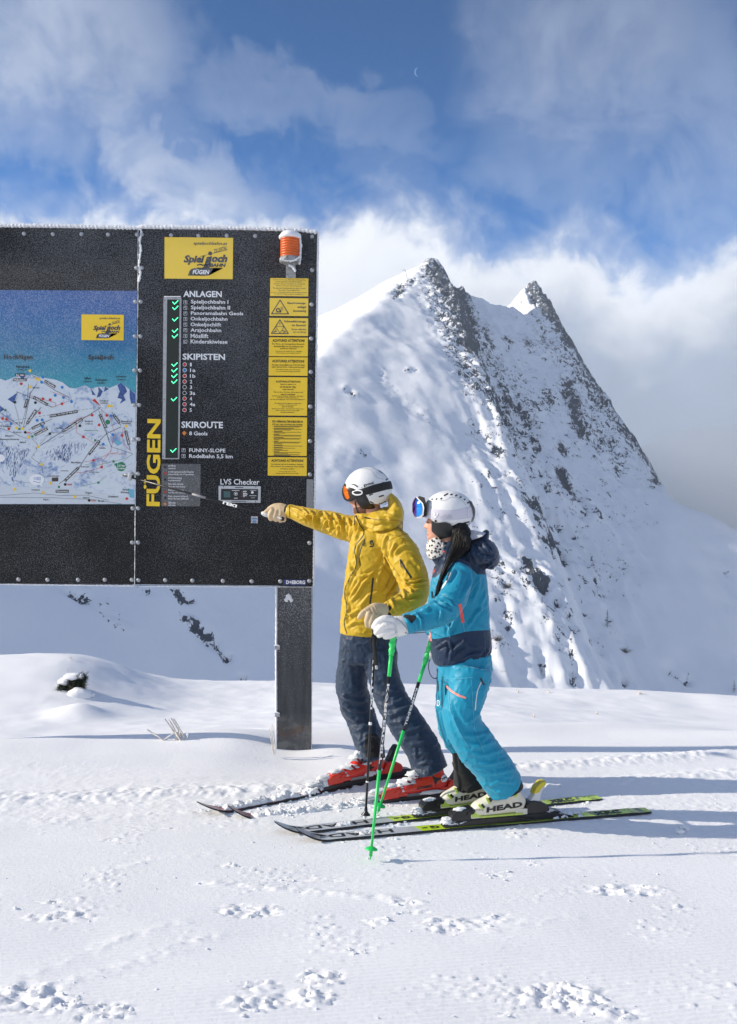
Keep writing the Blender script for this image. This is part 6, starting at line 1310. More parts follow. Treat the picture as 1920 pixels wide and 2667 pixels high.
# gloves
g3 = glove('glove', [[(1064, 1627, 4.50, 22, .9), (1046, 1630, 4.49, 27, .75), (1026, 1633, 4.48, 28, .65), (1012, 1634, 4.475, 24, .6)], [(1022, 1614, 4.45, 9.5, 1), (1003, 1611, 4.44, 10, 1), (985, 1620, 4.44, 10, 1), (975, 1633, 4.45, 8.5, 1)], [(1020, 1628, 4.44, 9.5, 1), (1004, 1629, 4.43, 10, 1), (988, 1638, 4.43, 9.5, 1), (980, 1648, 4.45, 8, 1)],
     [(1022, 1641, 4.44, 9, 1), (1006, 1645, 4.43, 9.5, 1), (993, 1651, 4.44, 8.5, 1), (987, 1656, 4.45, 7, 1)], [(1028, 1651, 4.45, 8.5, 1), (1014, 1656, 4.44, 8.5, 1), (1003, 1659, 4.45, 7, 1)], [(1030, 1640, 4.53, 10, 1), (1010, 1650, 4.55, 9, 1), (1000, 1640, 4.55, 7, 1)]], M_wglove, wo_, .0035,
     [([(1030, 1608), (1040, 1618), (1060, 1640)], 1.6, 2.5), ([(1010, 1620), (1012, 1634), (1016, 1652)], 1.4, -2.5), ([(1028, 1622), (1030, 1638), (1034, 1655)], 1.4, -2.5), ([(998, 1640), (1020, 1637), (1040, 1640)], 1.4, -2), ([(990, 1630), (1000, 1616), (1015, 1618)], 1.4, -2)])
ribbon('glove_trim', [(1032, 1609), (1048, 1622), (1062, 1640)], 4.0, bvh_of(g3), mat('pale_grey_trim', (.50, .50, .49), .6), g3, thick=.002); ribbon('glove_cuff', [(1056, 1648), (1070, 1655), (1080, 1650)], 3.0, bvh_of(g3, wjk), M_blackf, g3)
g4 = glove('glove', [[(1125, 1655, 4.97, 9, 1), (1122, 1675, 4.98, 11, 1), (1122, 1695, 4.98, 11, 1)], [(1118, 1690, 4.965, 5, 1), (1117, 1702, 4.96, 5, 1), (1120, 1712, 4.965, 4.5, 1)], [(1123, 1694, 4.955, 5, 1), (1122, 1706, 4.95, 5, 1), (1125, 1715, 4.96, 4.5, 1)], [(1128, 1694, 4.96, 5, 1), (1128, 1706, 4.955, 5, 1), (1130, 1714, 4.965, 4, 1)], [(1133, 1692, 4.97, 4.5, 1), (1133, 1703, 4.965, 4.5, 1), (1134, 1710, 4.97, 4, 1)], [(1122, 1680, 5.01, 5, 1), (1128, 1700, 5.02, 5, 1)]], M_wglove, wo_)

# ------------------------------------------------------------------ skis, boots, bindings
class Frame:
    """local frame of a ski: x runs from the shovel to the tail, y across (away from the camera), z up"""
    def __init__(s, a, b, z=.012):
        s.o = Vector((a.x, a.y, z)); s.x = Vector((b.x - a.x, b.y - a.y, 0)); s.len = s.x.length; s.x.normalize(); s.y = Vector((-s.x.y, s.x.x, 0)); s.z = Vector((0, 0, 1))
    def __call__(s, x, y, z=0.0): return s.o + s.x * x + s.y * y + s.z * z
    def at(s, px, z=0.03):
        """distance along the ski whose near edge shows at photo column px"""
        lo, hi_ = -1.0, 3.5
        for _ in range(40):
            m_ = (lo + hi_) / 2; q, _w = proj(np.array(s(m_, 0, z)))
            lo, hi_ = (m_, hi_) if q < px else (lo, m_)
        return lo
def fmesh(name, V, Fc, m, parent, smooth=False, bevel=0.0):
    o = mesh_from(name, V, Fc, m, parent, smooth); bm = bmesh.new(); bm.from_mesh(o.data)
    if bevel: bmesh.ops.bevel(bm, geom=bm.edges[:], offset=bevel, segments=2, affect='EDGES', profile=.6)
    bmesh.ops.recalc_face_normals(bm, faces=bm.faces); bm.to_mesh(o.data); bm.free(); return o
def fbox(name, fr, x0, x1, y0, y1, z0, z1, m, parent, bevel=.003, zt=None, xs=0.0, yt=1.0):
    """box in ski coordinates; zt = top height at the far end, xs = shear of the top, yt = width factor of the top"""
    zt = z1 if zt is None else zt; yc = (y0 + y1) / 2
    c = lambda x, y, z: fr(x, y, z); a = lambda y: yc + (y - yc) * yt
    V = [c(x0, y0, z0), c(x1, y0, z0), c(x1, y1, z0), c(x0, y1, z0), c(x0 + xs, a(y0), z1), c(x1 + xs, a(y0), zt), c(x1 + xs, a(y1), zt), c(x0 + xs, a(y1), z1)]
    return fmesh(name, V, [(0,3,2,1),(4,5,6,7),(0,1,5,4),(1,2,6,5),(2,3,7,6),(3,0,4,7)], m, parent, bevel=bevel)
def fprofile(name, fr, prof, y0, y1, m, parent, bevel=.003):
    n = len(prof); V = [fr(x, y0, z) for x, z in prof] + [fr(x, y1, z) for x, z in prof]
    return fmesh(name, V, [tuple(range(n)), tuple(range(2 * n - 1, n - 1, -1))] + [(i, i + n, (i + 1) % n + n, (i + 1) % n) for i in range(n)], m, parent, bevel=bevel)
SW = .068
def ski_mesh(fr, s0, s1, tip=.16, tiph=.062, name='ski_body', mtop=None, mside=None, parent=None, prints=None):
    L = s1 - s0; n = 70; V = []; Fc = []
    def wz(s):
        u = s - s0
        w_ = .5 * SW * (1.0 + .42 * math.exp(-((u - tip * .9) / (.32 * L)) ** 2) + .22 * math.exp(-((u - L) / (.25 * L)) ** 2))
        e = max(0, 1 - u / (tip * .75)); w_ *= math.sqrt(max(.03, 1 - e ** 2.2)); t_ = max(0, (u - L + .03) / .03); w_ *= (1 - .12 * t_)
        z = tiph * max(0, 1 - u / tip) ** 1.7
        return w_, z
    T = .013
    for i in range(n + 1):
        u = i / n; s = s0 + L * (u ** 1.35 if u < .5 else .5 ** 1.35 + (u - .5) * (1 - .5 ** 1.35) * 2); w_, z = wz(s); th = T * (.45 + .55 * min(1, (s - s0) / (tip * 1.3)))
        if s > s1 - .1: th *= .8
        for y, dz in ((-w_, 0), (-w_, th * .45), (-w_ * .93, th), (w_ * .93, th), (w_, th * .45), (w_, 0)): V.append(fr(s, y + SW / 2, z + dz - .010))
    for i in range(n):
        for j in range(6): a = i * 6 + j; b = i * 6 + (j + 1) % 6; Fc.append((a, b, b + 6, a + 6))
    Fc += [tuple(range(6))[::-1], tuple(range(n * 6, n * 6 + 6))]
    me = bpy.data.meshes.new(name); me.from_pydata([tuple(v) for v in V], [], Fc); me.materials.append(mside); me.materials.append(mtop)
    for i, p in enumerate(me.polygons):
        if i < n * 6 and i % 6 == 2: p.material_index = 1
    fix_me(me); me.shade_smooth() if False else None
    o = bpy.data.objects.new(name, me); col.objects.link(o); put(o, parent); return o, wz
def ski_mat(name, stops, fr, extra=None):
    """top sheet whose colour changes along the ski; stops = (distance, colour)"""
    m = bpy.data.materials.new(name); m.use_nodes = True; t = NT(m.node_tree); bs = m.node_tree.nodes['Principled BSDF']
    tc = t.n('ShaderNodeNewGeometry').outputs['Position']; d = t.n('ShaderNodeVectorMath', operation='DOT_PRODUCT'); m.node_tree.links.new(tc, d.inputs[0]); d.inputs[1].default_value = tuple(fr.x)
    s = t.m('SUBTRACT', d.outputs['Value'], fr.o.dot(fr.x)); d2 = t.n('ShaderNodeVectorMath', operation='DOT_PRODUCT'); m.node_tree.links.new(tc, d2.inputs[0]); d2.inputs[1].default_value = tuple(fr.y)
    y = t.m('SUBTRACT', d2.outputs['Value'], fr.o.dot(fr.y)); s = t.m('ADD', s, t.m('MULTIPLY', y, .35))
    c = (*stops[0][1], 1)
    for pos, cc in stops[1:]: c = t.mix(t.ss(s, pos - .004, pos + .004), c, (*cc, 1))
    if extra: c = extra(t, c, s, y, tc)
    m.node_tree.links.new(c, bs.inputs['Base Color']); bs.inputs['Roughness'].default_value = .32; bs.inputs['Coat Weight'].default_value = .2; return m
def ski_text(s, fr, a, b, y0, y1, m, parent, wz, bold=.04, flip=False, z=.0042, shear=0.0):
    def mp(u, v):
        x = b + (a - b) * u if flip else a + (b - a) * u; y = y0 + (y1 - y0) * (1 - v if flip else v); w_, zz = wz(x); return fr(x, y + SW / 2, zz + z)
    return text_on('lettering', s, mp, m, parent, bold, shear, 2)

def boot(name, fr, xt, L, mshell, parent, cuffh=.27, lean=0.0, z0=.045, details=True):
    k = L / .31; up = fr.y; yc = SW / 2
    q = lambda x, z: tuple(fr(xt + x * k, yc, z0 + z * k))
    foot = tube3([q(.015, .022), q(.045, .036), (q(.09, .046)), q(.15, .060), q(.21, .068), q(.27, .055), q(.295, .045)], [.020 * k, .036 * k, .046 * k, .060 * k, .068 * k, .056 * k, .040 * k], [.034 * k, .045 * k, .050 * k, .049 * k, .045 * k, .042 * k, .034 * k], n=28, up=up, cap=.4, sup=2.5)
    cuff = tube3([q(.235, .05), q(.228, .11), q(.215, max(.135, cuffh * .8)), q(.205, cuffh)], [.066 * k, .063 * k, .061 * k, .062 * k], [.047 * k, .050 * k, .054 * k, .056 * k], n=28, up=up, cap=.05, sup=2.3)
    tong = tube3([q(.12, .075), q(.145, .12), q(.152, (.12 + cuffh) / 2), q(.150, cuffh + .01)], [.022 * k, .026 * k, .022 * k, .018 * k], [.032 * k, .036 * k, .038 * k, .036 * k], n=20, up=up, cap=.4)
    me = union([foot, cuff, tong], .0045, name, 2); co = getco(me); zz = fr.o.z + z0; co[:, 2] = np.where(co[:, 2] < zz + .006, np.maximum(co[:, 2], zz), co[:, 2]); setco(me, co)
    o = obj_from(name, me, mshell, parent, smooth=True)
    fbox('boot_sole', fr, xt - .004 * k, xt + .055 * k, yc - .034 * k, yc + .034 * k, z0 - .004, z0 + .018 * k, mshell, o, .003)
    fbox('boot_sole', fr, xt + .25 * k, xt + .318 * k, yc - .034 * k, yc + .034 * k, z0 - .004, z0 + .026 * k, mshell, o, .003)
    return o
def binding(fr, x0, x1, m1, m2, parent, lever_up=True, mlev=None, mlev2=None, tm=None):
    """toe piece before x0, heel piece behind x1, on one long plate"""
    yc = SW / 2
    pl = fprofile('binding_plate', fr, [(x0 - .15, .004), (x0 - .125, .026), (x0 - .06, .032), (x0 + .05, .034), (x1 + .06, .036), (x1 + .16, .034), (x1 + .27, .012), (x1 + .285, .004)], yc - .029, yc + .029, m1, parent, .003)
    toe = fprofile('toe_piece', fr, [(x0 - .105, .032), (x0 - .108, .062), (x0 - .085, .083), (x0 - .035, .092), (x0 + .006, .098), (x0 + .012, .070), (x0 - .004, .060), (x0 - .002, .034)], yc - .034, yc + .034, m2, parent, .006)
    fprofile('toe_wing', fr, [(x0 - .03, .062), (x0 + .012, .066), (x0 + .020, .086), (x0 - .02, .084)], yc - .040, yc + .040, m2, toe, .004)
    fbox('afd_pad', fr, x0 + .0, x0 + .05, yc - .026, yc + .026, .034, .0405, m1, parent, .001)
    heel = fprofile('heel_piece', fr, [(x1 + .002, .036), (x1 + .000, .085), (x1 + .016, .105), (x1 + .046, .108), (x1 + .088, .100), (x1 + .125, .080), (x1 + .138, .058), (x1 + .128, .036)], yc - .033, yc + .033, m2 if tm is None else tm, parent, .008)
    fprofile('heel_track', fr, [(x1 - .06, .034), (x1 - .055, .046), (x1 + .15, .048), (x1 + .20, .040), (x1 + .205, .034)], yc - .030, yc + .030, m1, parent, .002)
    lv = fprofile('heel_lever', fr, [(x1 + .030, .090), (x1 + .028, .106), (x1 + .050, .135), (x1 + .066, .168), (x1 + .092, .196), (x1 + .112, .198), (x1 + .112, .180), (x1 + .092, .140), (x1 + .084, .104), (x1 + .07, .088)], yc - .024, yc + .024, mlev or m2, heel, .005)
    if mlev2: fprofile('lever_cap', fr, [(x1 + .046, .140), (x1 + .060, .174), (x1 + .090, .202), (x1 + .117, .206), (x1 + .117, .186), (x1 + .095, .172), (x1 + .078, .150)], yc - .027, yc + .027, mlev2, lv, .005)
    # ski brake arms
    for s_ in (-1, 1):
        v, f = tube3([tuple(fr(x1 - .06, yc + s_ * .044, .032)), tuple(fr(x1 - .0, yc + s_ * .046, .020)), tuple(fr(x1 + .05, yc + s_ * .047, .012))], [.003] * 3, [.003] * 3, n=8, k=2); mesh_from('brake_arm', v, f, m1, parent, smooth=True)
    return toe, heel
def lumps(name, fr, spec, parent, seed=0):
    """loose snow clinging to things: (x, y, z, rx, ry, rz)"""
    parts = []
    for i, (x, y, z, rx, ry, rz) in enumerate(spec):
        rx, rz = rx * 1.25, rz * .72; v, f = uvsphere(22, 14); k = 1 + .16 * ridged(v[:, 0] * 3 + i, v[:, 1] * 3, v[:, 2] * 3, 3) - .1 + .5 * fbm(v[:, 0] * 2.2 + i + seed, v[:, 1] * 2.2, v[:, 2] * 2.2 + i, 3) + .12 * fbm(v[:, 0] * 7 + i, v[:, 1] * 7, v[:, 2] * 7, 2)
        v = v * k[:, None]; parts.append(([fr(x + a[0] * rx, y + a[1] * ry, z + a[2] * rz) for a in v], f))
    V = []; Fc = []
    for v, f in parts: b = len(V); V += v; Fc += [tuple(i + b for i in q) for q in f]
    me = bpy.data.meshes.new(name); me.from_pydata([tuple(v) for v in V], [], Fc); o = obj_from(name, me, M_lsnow, parent, smooth=True); fixn(o); o['kind'] = 'stuff'; return o
def snow_strip(name, fr, x0, x1, y0, y1, h, parent, z=.004, seed=0, cover=.2, freq=28):
    """irregular skin of snow lying on top of a ski"""
    nx, ny = max(6, int((x1 - x0) / .004)), max(5, int((y1 - y0) / .005)); X, Y = np.meshgrid(np.linspace(x0, x1, nx), np.linspace(y0, y1, ny))
    n_ = fbm(X * freq + seed, Y * freq, seed * 1.3, 4, .6); n3 = fbm(X * 9 + seed, Y * 9, 5.0 + seed, 3)
    edge = np.minimum(np.minimum((X - x0), (x1 - X)) / .04, np.minimum(Y - y0, y1 - Y) / .008); edge = np.clip(edge, 0, 1)
    H = h * (cover + 1.2 * n_ + .9 * n3) * 1.6 - h * 1.2 * (1 - edge); H = np.clip(H, -.02, h * 1.6)
    V = [fr(a, b, z + c) for a, b, c in zip(X.ravel(), Y.ravel(), H.ravel())]; i = np.arange(nx * ny).reshape(ny, nx)
    keep = (np.maximum(np.maximum(H[:-1, :-1], H[1:, :-1]), np.maximum(H[:-1, 1:], H[1:, 1:])) > -.004)
    Fq = np.stack([i[:-1, :-1], i[:-1, 1:], i[1:, 1:], i[1:, :-1]], -1)[keep]
    o = mesh_from(name, V, Fq.tolist(), M_lsnow, parent, smooth=True); o['kind'] = 'stuff'; return o

M_pblack = mat('ski_black', (.012, .012, .013), .4, var=.3, vscale=60); M_lime = (.52, .72, .025); M_wtop = (.62, .64, .66); M_gtop = (.48, .51, .54)
M_redb = mat('red_boot', (.66, .028, .012), .3, coat=.25, var=.08, vscale=20); M_cream = mat('cream_boot', (.74, .70, .58), .38, coat=.1, var=.03, vscale=15)
M_dred = mat('dark_red_clip', (.20, .012, .012), .4); M_limep = mat('lime_translucent', (.50, .66, .10), .3, coat=.3); M_levw = mat('clear_lever', (.62, .64, .66), .25, coat=.4); M_levy = mat('yellow_lever', (.62, .52, .03), .35)
M_blk2 = mat('black_binding', (.014, .014, .015), .32)
M_sidek = mat('ski_sidewall', (.016, .016, .017), .4)
def black_bars(a, b, dens):
    def ex(t, c, s, y, tc):
        m_ = t.m('MULTIPLY', t.ss(s, a, a + .01), t.ss(s, b, b - .01)); mp = t.comb(t.m('MULTIPLY', s, dens), t.m('MULTIPLY', y, dens * .8), 0.0)
        vo = t.n('ShaderNodeTexVoronoi'); vo.distance = 'CHEBYCHEV'; vo.inputs['Scale'].default_value = 1; t.t.links.new(mp, vo.inputs['Vector']); g = t.m('GREATER_THAN', t.m('SINE', t.m('MULTIPLY', vo.outputs['Distance'], 22)), .0)
        return t.mix(t.m('MULTIPLY', m_, g), c, (.012, .012, .012, 1))
    return ex
G3_ = 'skis lying parallel on the groomed snow'
# --- woman's near ski
def w_ski(a, b, tip_px, tail_px, boot_px, label, seed):
    fr = Frame(G(*a), G(*b)); s0 = fr.at(tip_px, .06); s1 = fr.at(tail_px, .0); xt, xh = fr.at(boot_px[0], .08), fr.at(boot_px[1], .08)
    L = s1 - s0; tt = ski_mat('ski_topsheet', [(s0, M_gtop), (s0 + .30 * L * .55, (.45, .47, .50)), (s0 + .40 * L, M_wtop), (xt - .27, M_lime), (s1 - .005, M_lime)], fr, black_bars(s1 - .34, s1 - .015, 38))
    root = thing('ski', label, 'ski', fr((s0 + s1) / 2, SW / 2, 0)); o, wz = ski_mesh(fr, s0, s1, mtop=tt, mside=M_sidek, parent=root)
    ski_text('HEAD', fr, s0 + .16, s0 + .50, -.024, .024, M_black, root, wz, .015, flip=True)
    x = s0 + .055; pts = [(0, -.018), (.07, -.012), (.11, .006), (.05, .016)]; S_ = [fr(x + p, q + SW / 2, wz(x + p)[1] + .0045) for p, q in pts]; mesh_from('ski_emblem', S_, [(0, 1, 2, 3)], M_black, root)
    ski_text('G', fr, xt - .215, xt - .165, -.020, .018, M_black, root, wz, .05, flip=True); ski_text('x84', fr, xt - .26, xt - .228, -.010, .010, M_black, root, wz, .03, flip=True)
    ski_text('XRC', fr, s1 - .33, s1 - .17, -.026, .026, M_black, root, wz, .05)
    mesh_from('edge_stripe', [fr(xt - .27, -.0006, -.004), fr(xh + .34, -.0006, -.004), fr(xh + .34, -.0006, .0005), fr(xt - .27, -.0006, .0005)], [(0, 1, 2, 3)], mat('lime_edge_%d' % seed, M_lime, .4), root)
    tm_, _h = binding(fr, xt, xh, M_blk2, M_blk2, root, mlev=M_levw, mlev2=M_levy)
    snow_strip('ski_snow', fr, s0 + .30, xt - .48, .004, SW * .96, .010, root, z=.004, seed=seed, cover=.28); snow_strip('ski_snow', fr, xt - .16, xt - .02, .002, SW * .9, .012, root, z=.030, seed=seed + 3, cover=.3); snow_strip('ski_snow', fr, xh + .12, xh + .36, .0, SW, .014, root, z=.016, seed=seed + 5, cover=.1)
    lumps('clinging_snow', fr, [(xt - .055, SW / 2 - .01, .088, .030, .022, .014), (xt - .12, SW / 2, .04, .025, .03, .012), (xh + .13, .02, .045, .03, .02, .010)], root, seed)
    return fr, s0, s1, xt, xh, root
f1 = w_ski((831, 2194), (1697, 2119), 775, 1697, (1229, 1371), 'near black and lime ski of the woman, the one closest to the viewer', 1)
f2 = w_ski((772, 2174), (1569, 2085), 719, 1569, (1150, 1278), 'far ski of the woman, half hidden behind her near ski', 7)
ms_ = [ski_mat('ski_topsheet', [(0, (.22, .018, .014)), (5, (.2, .01, .01))], Frame(G(573, 2122), G(1230, 1994)))]
def m_ski(a, b, tip_px, tail_px, boot_px, label, seed, bury):
    fr = Frame(G(*a), G(*b), .012 - bury); s0 = fr.at(tip_px, .06 + bury); s1 = fr.at(tail_px, .0); xt, xh = fr.at(boot_px[0], .08), fr.at(boot_px[1], .08)
    root = thing('ski', label, 'ski', fr((s0 + s1) / 2, SW / 2, 0)); o, wz = ski_mesh(fr, s0, s1, tip=.20, tiph=.075 + bury * .6, mtop=ms_[0], mside=M_sidek, parent=root)
    binding(fr, xt, xh, M_blk2, M_redb, root, mlev=M_blk2, tm=M_redb)
    snow_strip('ski_snow', fr, s0 + .12, xt - .16, -.004, SW * 1.02, .022, root, z=.002, seed=seed, cover=.42, freq=22); snow_strip('ski_snow', fr, xt - .17, xt + .0, .006, SW * .98, .03, root, z=.026, seed=seed + 2, cover=.5)
    lumps('clinging_snow', fr, [(xt - .10, SW / 2 + .01, .07, .05, .03, .022), (xt - .03, SW / 2 + .005, .095, .035, .028, .018), (xt - .17, SW / 2 + .015, .04, .05, .03, .02), (xt + .02, SW / 2 - .02, .075, .022, .02, .018), (xh + .07, .02, .05, .04, .018, .012)], root, seed)
    return fr, s0, s1, xt, xh, root
f3 = m_ski((573, 2122), (1230, 1994), 521, 1105, (897, 1004), 'far dark red ski of the man, under his farther red boot', 11, .0)
f4 = m_ski((650, 2133), (1262, 2066), 597, 1262, (1041, 1168), 'near ski of the man, mostly buried in loose snow', 17, .022)
# boots
def buckle(fr, x, z, y, ang, m, parent, L_=.045):
    c, s_ = math.cos(ang), math.sin(ang); V = []
    for yy in (y - .004, y + .006):
        for a, b in ((-L_ / 2, -.006), (L_ / 2, -.006), (L_ / 2, .006), (-L_ / 2, .006)): V.append(fr(x + a * c - b * s_, yy, z + a * s_ + b * c))
    return fmesh('buckle', V, [(0,1,2,3),(7,6,5,4),(0,4,5,1),(1,5,6,2),(2,6,7,3),(3,7,4,0)], m, parent, bevel=.002)
def wboot(f, parent):
    fr, s0, s1, xt, xh, _ = f; L = xh - xt; o = boot('ski_boot', fr, xt, L, M_cream, parent, cuffh=.19); yn = SW / 2
    for x, z, an in ((.085, .135, 2.1), (.045, .105, 2.3), (.175, .20, 2.0)): buckle(fr, xt + x * L / .31, z, yn - .047, an, M_limep, o, .034); buckle(fr, xt + (x + .012) * L / .31, z + .004, yn - .051, an, M_blk2, o, .022)
    bv = bvh_of(o)
    fbox('toe_lug', fr, xt + .0, xt + .05, yn - .037, yn + .037, .046, .082, M_limep, o, .005); fbox('sole_stripe', fr, xt + .05, xt + L - .02, yn - .040, yn + .040, .042, .052, M_limep, o, .003)
    return o, bv
b1, v1 = wboot(f1, wo_); b2, v2 = wboot(f2, wo_)
decal('HEAD', [(1267, 2117), (1362, 2101), (1361, 2087), (1268, 2103)], v1, M_zip, b1, .05, lift=.003); decal('RDE', [(1241, 2111), (1260, 2112), (1260, 2107), (1241, 2107)], v1, mat('grey_mark', (.25, .2, .2), .5), b1, .02, lift=.003, res=1)
decal('HEAD', [(1185, 2089), (1268, 2074), (1267, 2061), (1186, 2076)], v2, M_zip, b2, .05, lift=.003)
patch('rivet_badge', [(1343 + 6 * math.cos(t_), 2068 + 9 * math.sin(t_)) for t_ in np.linspace(0, 6.283, 13)[:-1]], v1, M_limep, b1, lift=.003)
for fx, bx in ((f1, b1), (f2, b2)): lumps('clinging_snow', fx[0], [(fx[3] + .10, SW / 2 - .02, .125, .018, .015, .008), (fx[3] + .16, SW / 2 - .03, .165, .014, .012, .010)], bx, 5)
def mboot(f, parent, snow):
    fr, s0, s1, xt, xh, _ = f; L = xh - xt; o = boot('ski_boot', fr, xt, L, M_redb, parent, cuffh=.165); yn = SW / 2
    for x, z, an in ((.10, .150, 2.2), (.06, .118, 2.4), (.15, .22, 2.1)): buckle(fr, xt + x * L / .31, z, yn - .048, an, M_dred, o, .045)
    lumps('clinging_snow', fr, snow(xt, L / .31, yn), o, xt); return o, bvh_of(o)
b3, v3 = mboot(f3, man, lambda x, k, y: [(x + .07 * k, y - .005, .115, .055, .042, .022), (x + .11 * k, y - .01, .165, .04, .040, .030), (x + .14 * k, y, .185, .030, .035, .022), (x + .16 * k, y - .036, .125, .03, .014, .018), (x + .19 * k, y - .04, .060, .035, .010, .020), (x + .26 * k, y - .03, .07, .02, .016, .024), (x + .02 * k, y - .0, .085, .03, .035, .016)])
b4, v4 = mboot(f4, man, lambda x, k, y: [(x + .06 * k, y - .01, .118, .050, .042, .026), (x + .11 * k, y - .018, .158, .048, .038, .030), (x + .20 * k, y - .042, .052, .06, .010, .016), (x + .03 * k, y + .0, .095, .035, .035, .018), (x + .15 * k, y - .012, .185, .03, .034, .02)])
decal('ATOMIC', [(1085, 2058), (1127, 2050), (1127, 2043), (1085, 2051)], v4, M_zip, b4, .05, lift=.004)
patch('star_emblem', [(1123, 2017), (1134, 2025), (1152, 2027), (1140, 2034), (1134, 2048), (1130, 2032)], v4, M_zip, b4, lift=.004)
patch('oval_badge', [(1158 + 9 * math.cos(t_) + 2 * math.sin(t_), 2027 + 9 * math.sin(t_) - 5 * math.cos(t_)) for t_ in np.linspace(0, 6.283, 15)[:-1]], v4, M_white, b4, lift=.003)
decal('HN', [(1152, 2033), (1164, 2026), (1163, 2020), (1152, 2027)], v4, M_zip, b4, .05, lift=.006)
patch('star_emblem', [(964, 1991), (970, 1996), (977, 1998), (970, 2002), (966, 2009), (963, 2000)], v3, M_zip, b3, lift=.004)
mfr = f3[0]

# ------------------------------------------------------------------ ski poles
def stick(name, a, b, r0, r1, m, parent, n=14):
    v, f = tube3([tuple(a), tuple(a.lerp(b, .5)), tuple(b)], [r0, (r0 + r1) / 2, r1], [r0, (r0 + r1) / 2, r1], n=n, k=1, cap=.05); return mesh_from(name, v, f, m, parent, smooth=True)
def green_pole(top, tip, label, print_px, basket=.030, grip=(0, .125), text_s='KOMPERDELL'):
    ax = (tip - top); L = ax.length; ax.normalize(); root = thing('ski_pole', label, 'ski pole', tip, 'green ski poles of the woman'); A = lambda s: top + ax * s
    # finger-grooved grip
    n = 16; prof = []
    for i in range(17):
        t_ = i / 16; r = .0175 + .0022 * math.sin(t_ * 2 * math.pi * 4) - .004 * t_; prof.append((r, grip[0] + (grip[1] - grip[0]) * t_))
    lathe('grip', prof, top, M_grn, root, 18, ax)
    s0 = grip[1]; stick('shaft_collar', A(s0), A(s0 + .10), .0100, .0095, M_grn, root)
    a, b = print_px
    stick('shaft_upper', A(s0 + .10), A(b), .0095, .0088, M_blk2, root); stick('shaft_lower', A(b), A(L - .03), .0092, .0058, M_grn, root)
    side = ax.cross(Vector((0, 1, 0))).normalized(); fwd = side.cross(ax).normalized()
    if fwd.y > 0: fwd = -fwd
    x0 = s0 + .135; x1 = b - .03
    def mp(u, v): s = x0 + (x1 - x0) * u; return A(s) + side * ((v - .5) * .012) + fwd * (.0102 - .002 * abs(v - .5))
    text_on('lettering', text_s, mp, M_white, root, .03, 0, 1)
    lathe('basket', [(.007, 0), (.028, .010), (basket, .013), (basket, .017), (.008, .014), (.0085, .045)][::1], A(L - .07), M_grn, root, 26, ax)
    lathe('tip', [(.0075, 0), (.006, .025), (.002, .045)], A(L - .055), M_grn, root, 12, ax)
    return root, A, ax, side
gp1, A1, ax1, sd1 = green_pole(P(1026, 1640, 4.47), G(964, 2244, .005), 'green ski pole nearest the viewer, gripped by the woman\'s white glove', (0, .665))
gp2, A2, ax2, sd2 = green_pole(P(1124, 1672, 4.96), G(982, 2124, .005), 'green ski pole slanting down from the woman\'s hidden far hand', (0, .50), grip=(0, .125))
def loop(name, c, w_, h_, tilt, m, parent, r=.0045, wd=.011):
    pts = []
    for t_ in np.linspace(0, 2 * math.pi, 19): x = w_ * math.sin(t_); z = -h_ * (1 - math.cos(t_)) / 2; pts.append(tuple(c + Vector((x * math.cos(tilt) - z * math.sin(tilt), .004 * math.sin(2 * t_), x * math.sin(tilt) + z * math.cos(tilt)))))
    v, f = tube3(pts, [.0022] * 19, [wd] * 19, n=8, k=2, cap=.2); return mesh_from(name, v, f, m, parent, smooth=True)
loop('wrist_strap', P(1127, 1712, 4.97), .028, .115, .12, M_strap, gp2, wd=.008)
# man's planted black pole
top = P(979, 1612, 4.98); tip = G(952, 2136, .004); ax = (tip - top).normalized(); L = (tip - top).length
bp = thing('ski_pole', 'black ski pole planted upright under the man\'s tan glove', 'ski pole', tip)
A = lambda s: top + ax * s
lathe('grip', [(.012, -.02), (.016, 0), (.0165, .05), (.0145, .1), (.012, .13)], top, M_strap, bp, 16, ax); stick('shaft', A(.13), A(L - .05), .0082, .0062, M_blk2, bp)
stick('shaft_ring', A(.55), A(.565), .0090, .0090, M_white, bp); stick('shaft_ring', A(.86), A(.867), .0084, .0084, M_white, bp)
lathe('basket', [(.008, -.035), (.010, -.015), (.024, .0), (.025, .004), (.006, .008)], A(L - .03), M_blk2, bp, 20, ax)
lathe('tip', [(.005, 0), (.002, .03)], A(L - .03), M_steel, bp, 8, ax)
side = ax.cross(Vector((0, 1, 0))).normalized()
text_on('lettering', 'LEKI', lambda u, v: A(.36 + .12 * u) + side * ((v - .5) * .011) + Vector((0, -.0098, 0)), M_white, bp, .04, 0, 1)
for q in range(5): stick('shaft_print', A(.22 + q * .035) + Vector((-.003, -.008, 0)), A(.238 + q * .035) + Vector((-.003, -.008, 0)), .0016, .0016, M_white, bp, 6)
loop('wrist_strap', P(975, 1650, 4.94), .020, .10, .0, M_strap, bp, wd=.007); loop('wrist_strap', P(986, 1652, 4.94), .022, .09, -.35, M_strap, bp, wd=.006)
v, f = tube3([tuple(P(972, 1640, 4.935)), tuple(P(976, 1690, 4.93)), tuple(P(980, 1720, 4.93)), tuple(P(980, 1746, 4.93))], [.006, .010, .011, .011], [.004, .003, .003, .003], n=10, k=3, cap=.1); mesh_from('strap_tail', v, f, M_strap, bp, smooth=True)
v, f = tube3([tuple(P(981, 1735, 4.925)), tuple(P(981, 1742, 4.925))], [.008] * 2, [.004] * 2, n=8, k=1); mesh_from('strap_buckle', v, f, M_steel, bp, smooth=True)
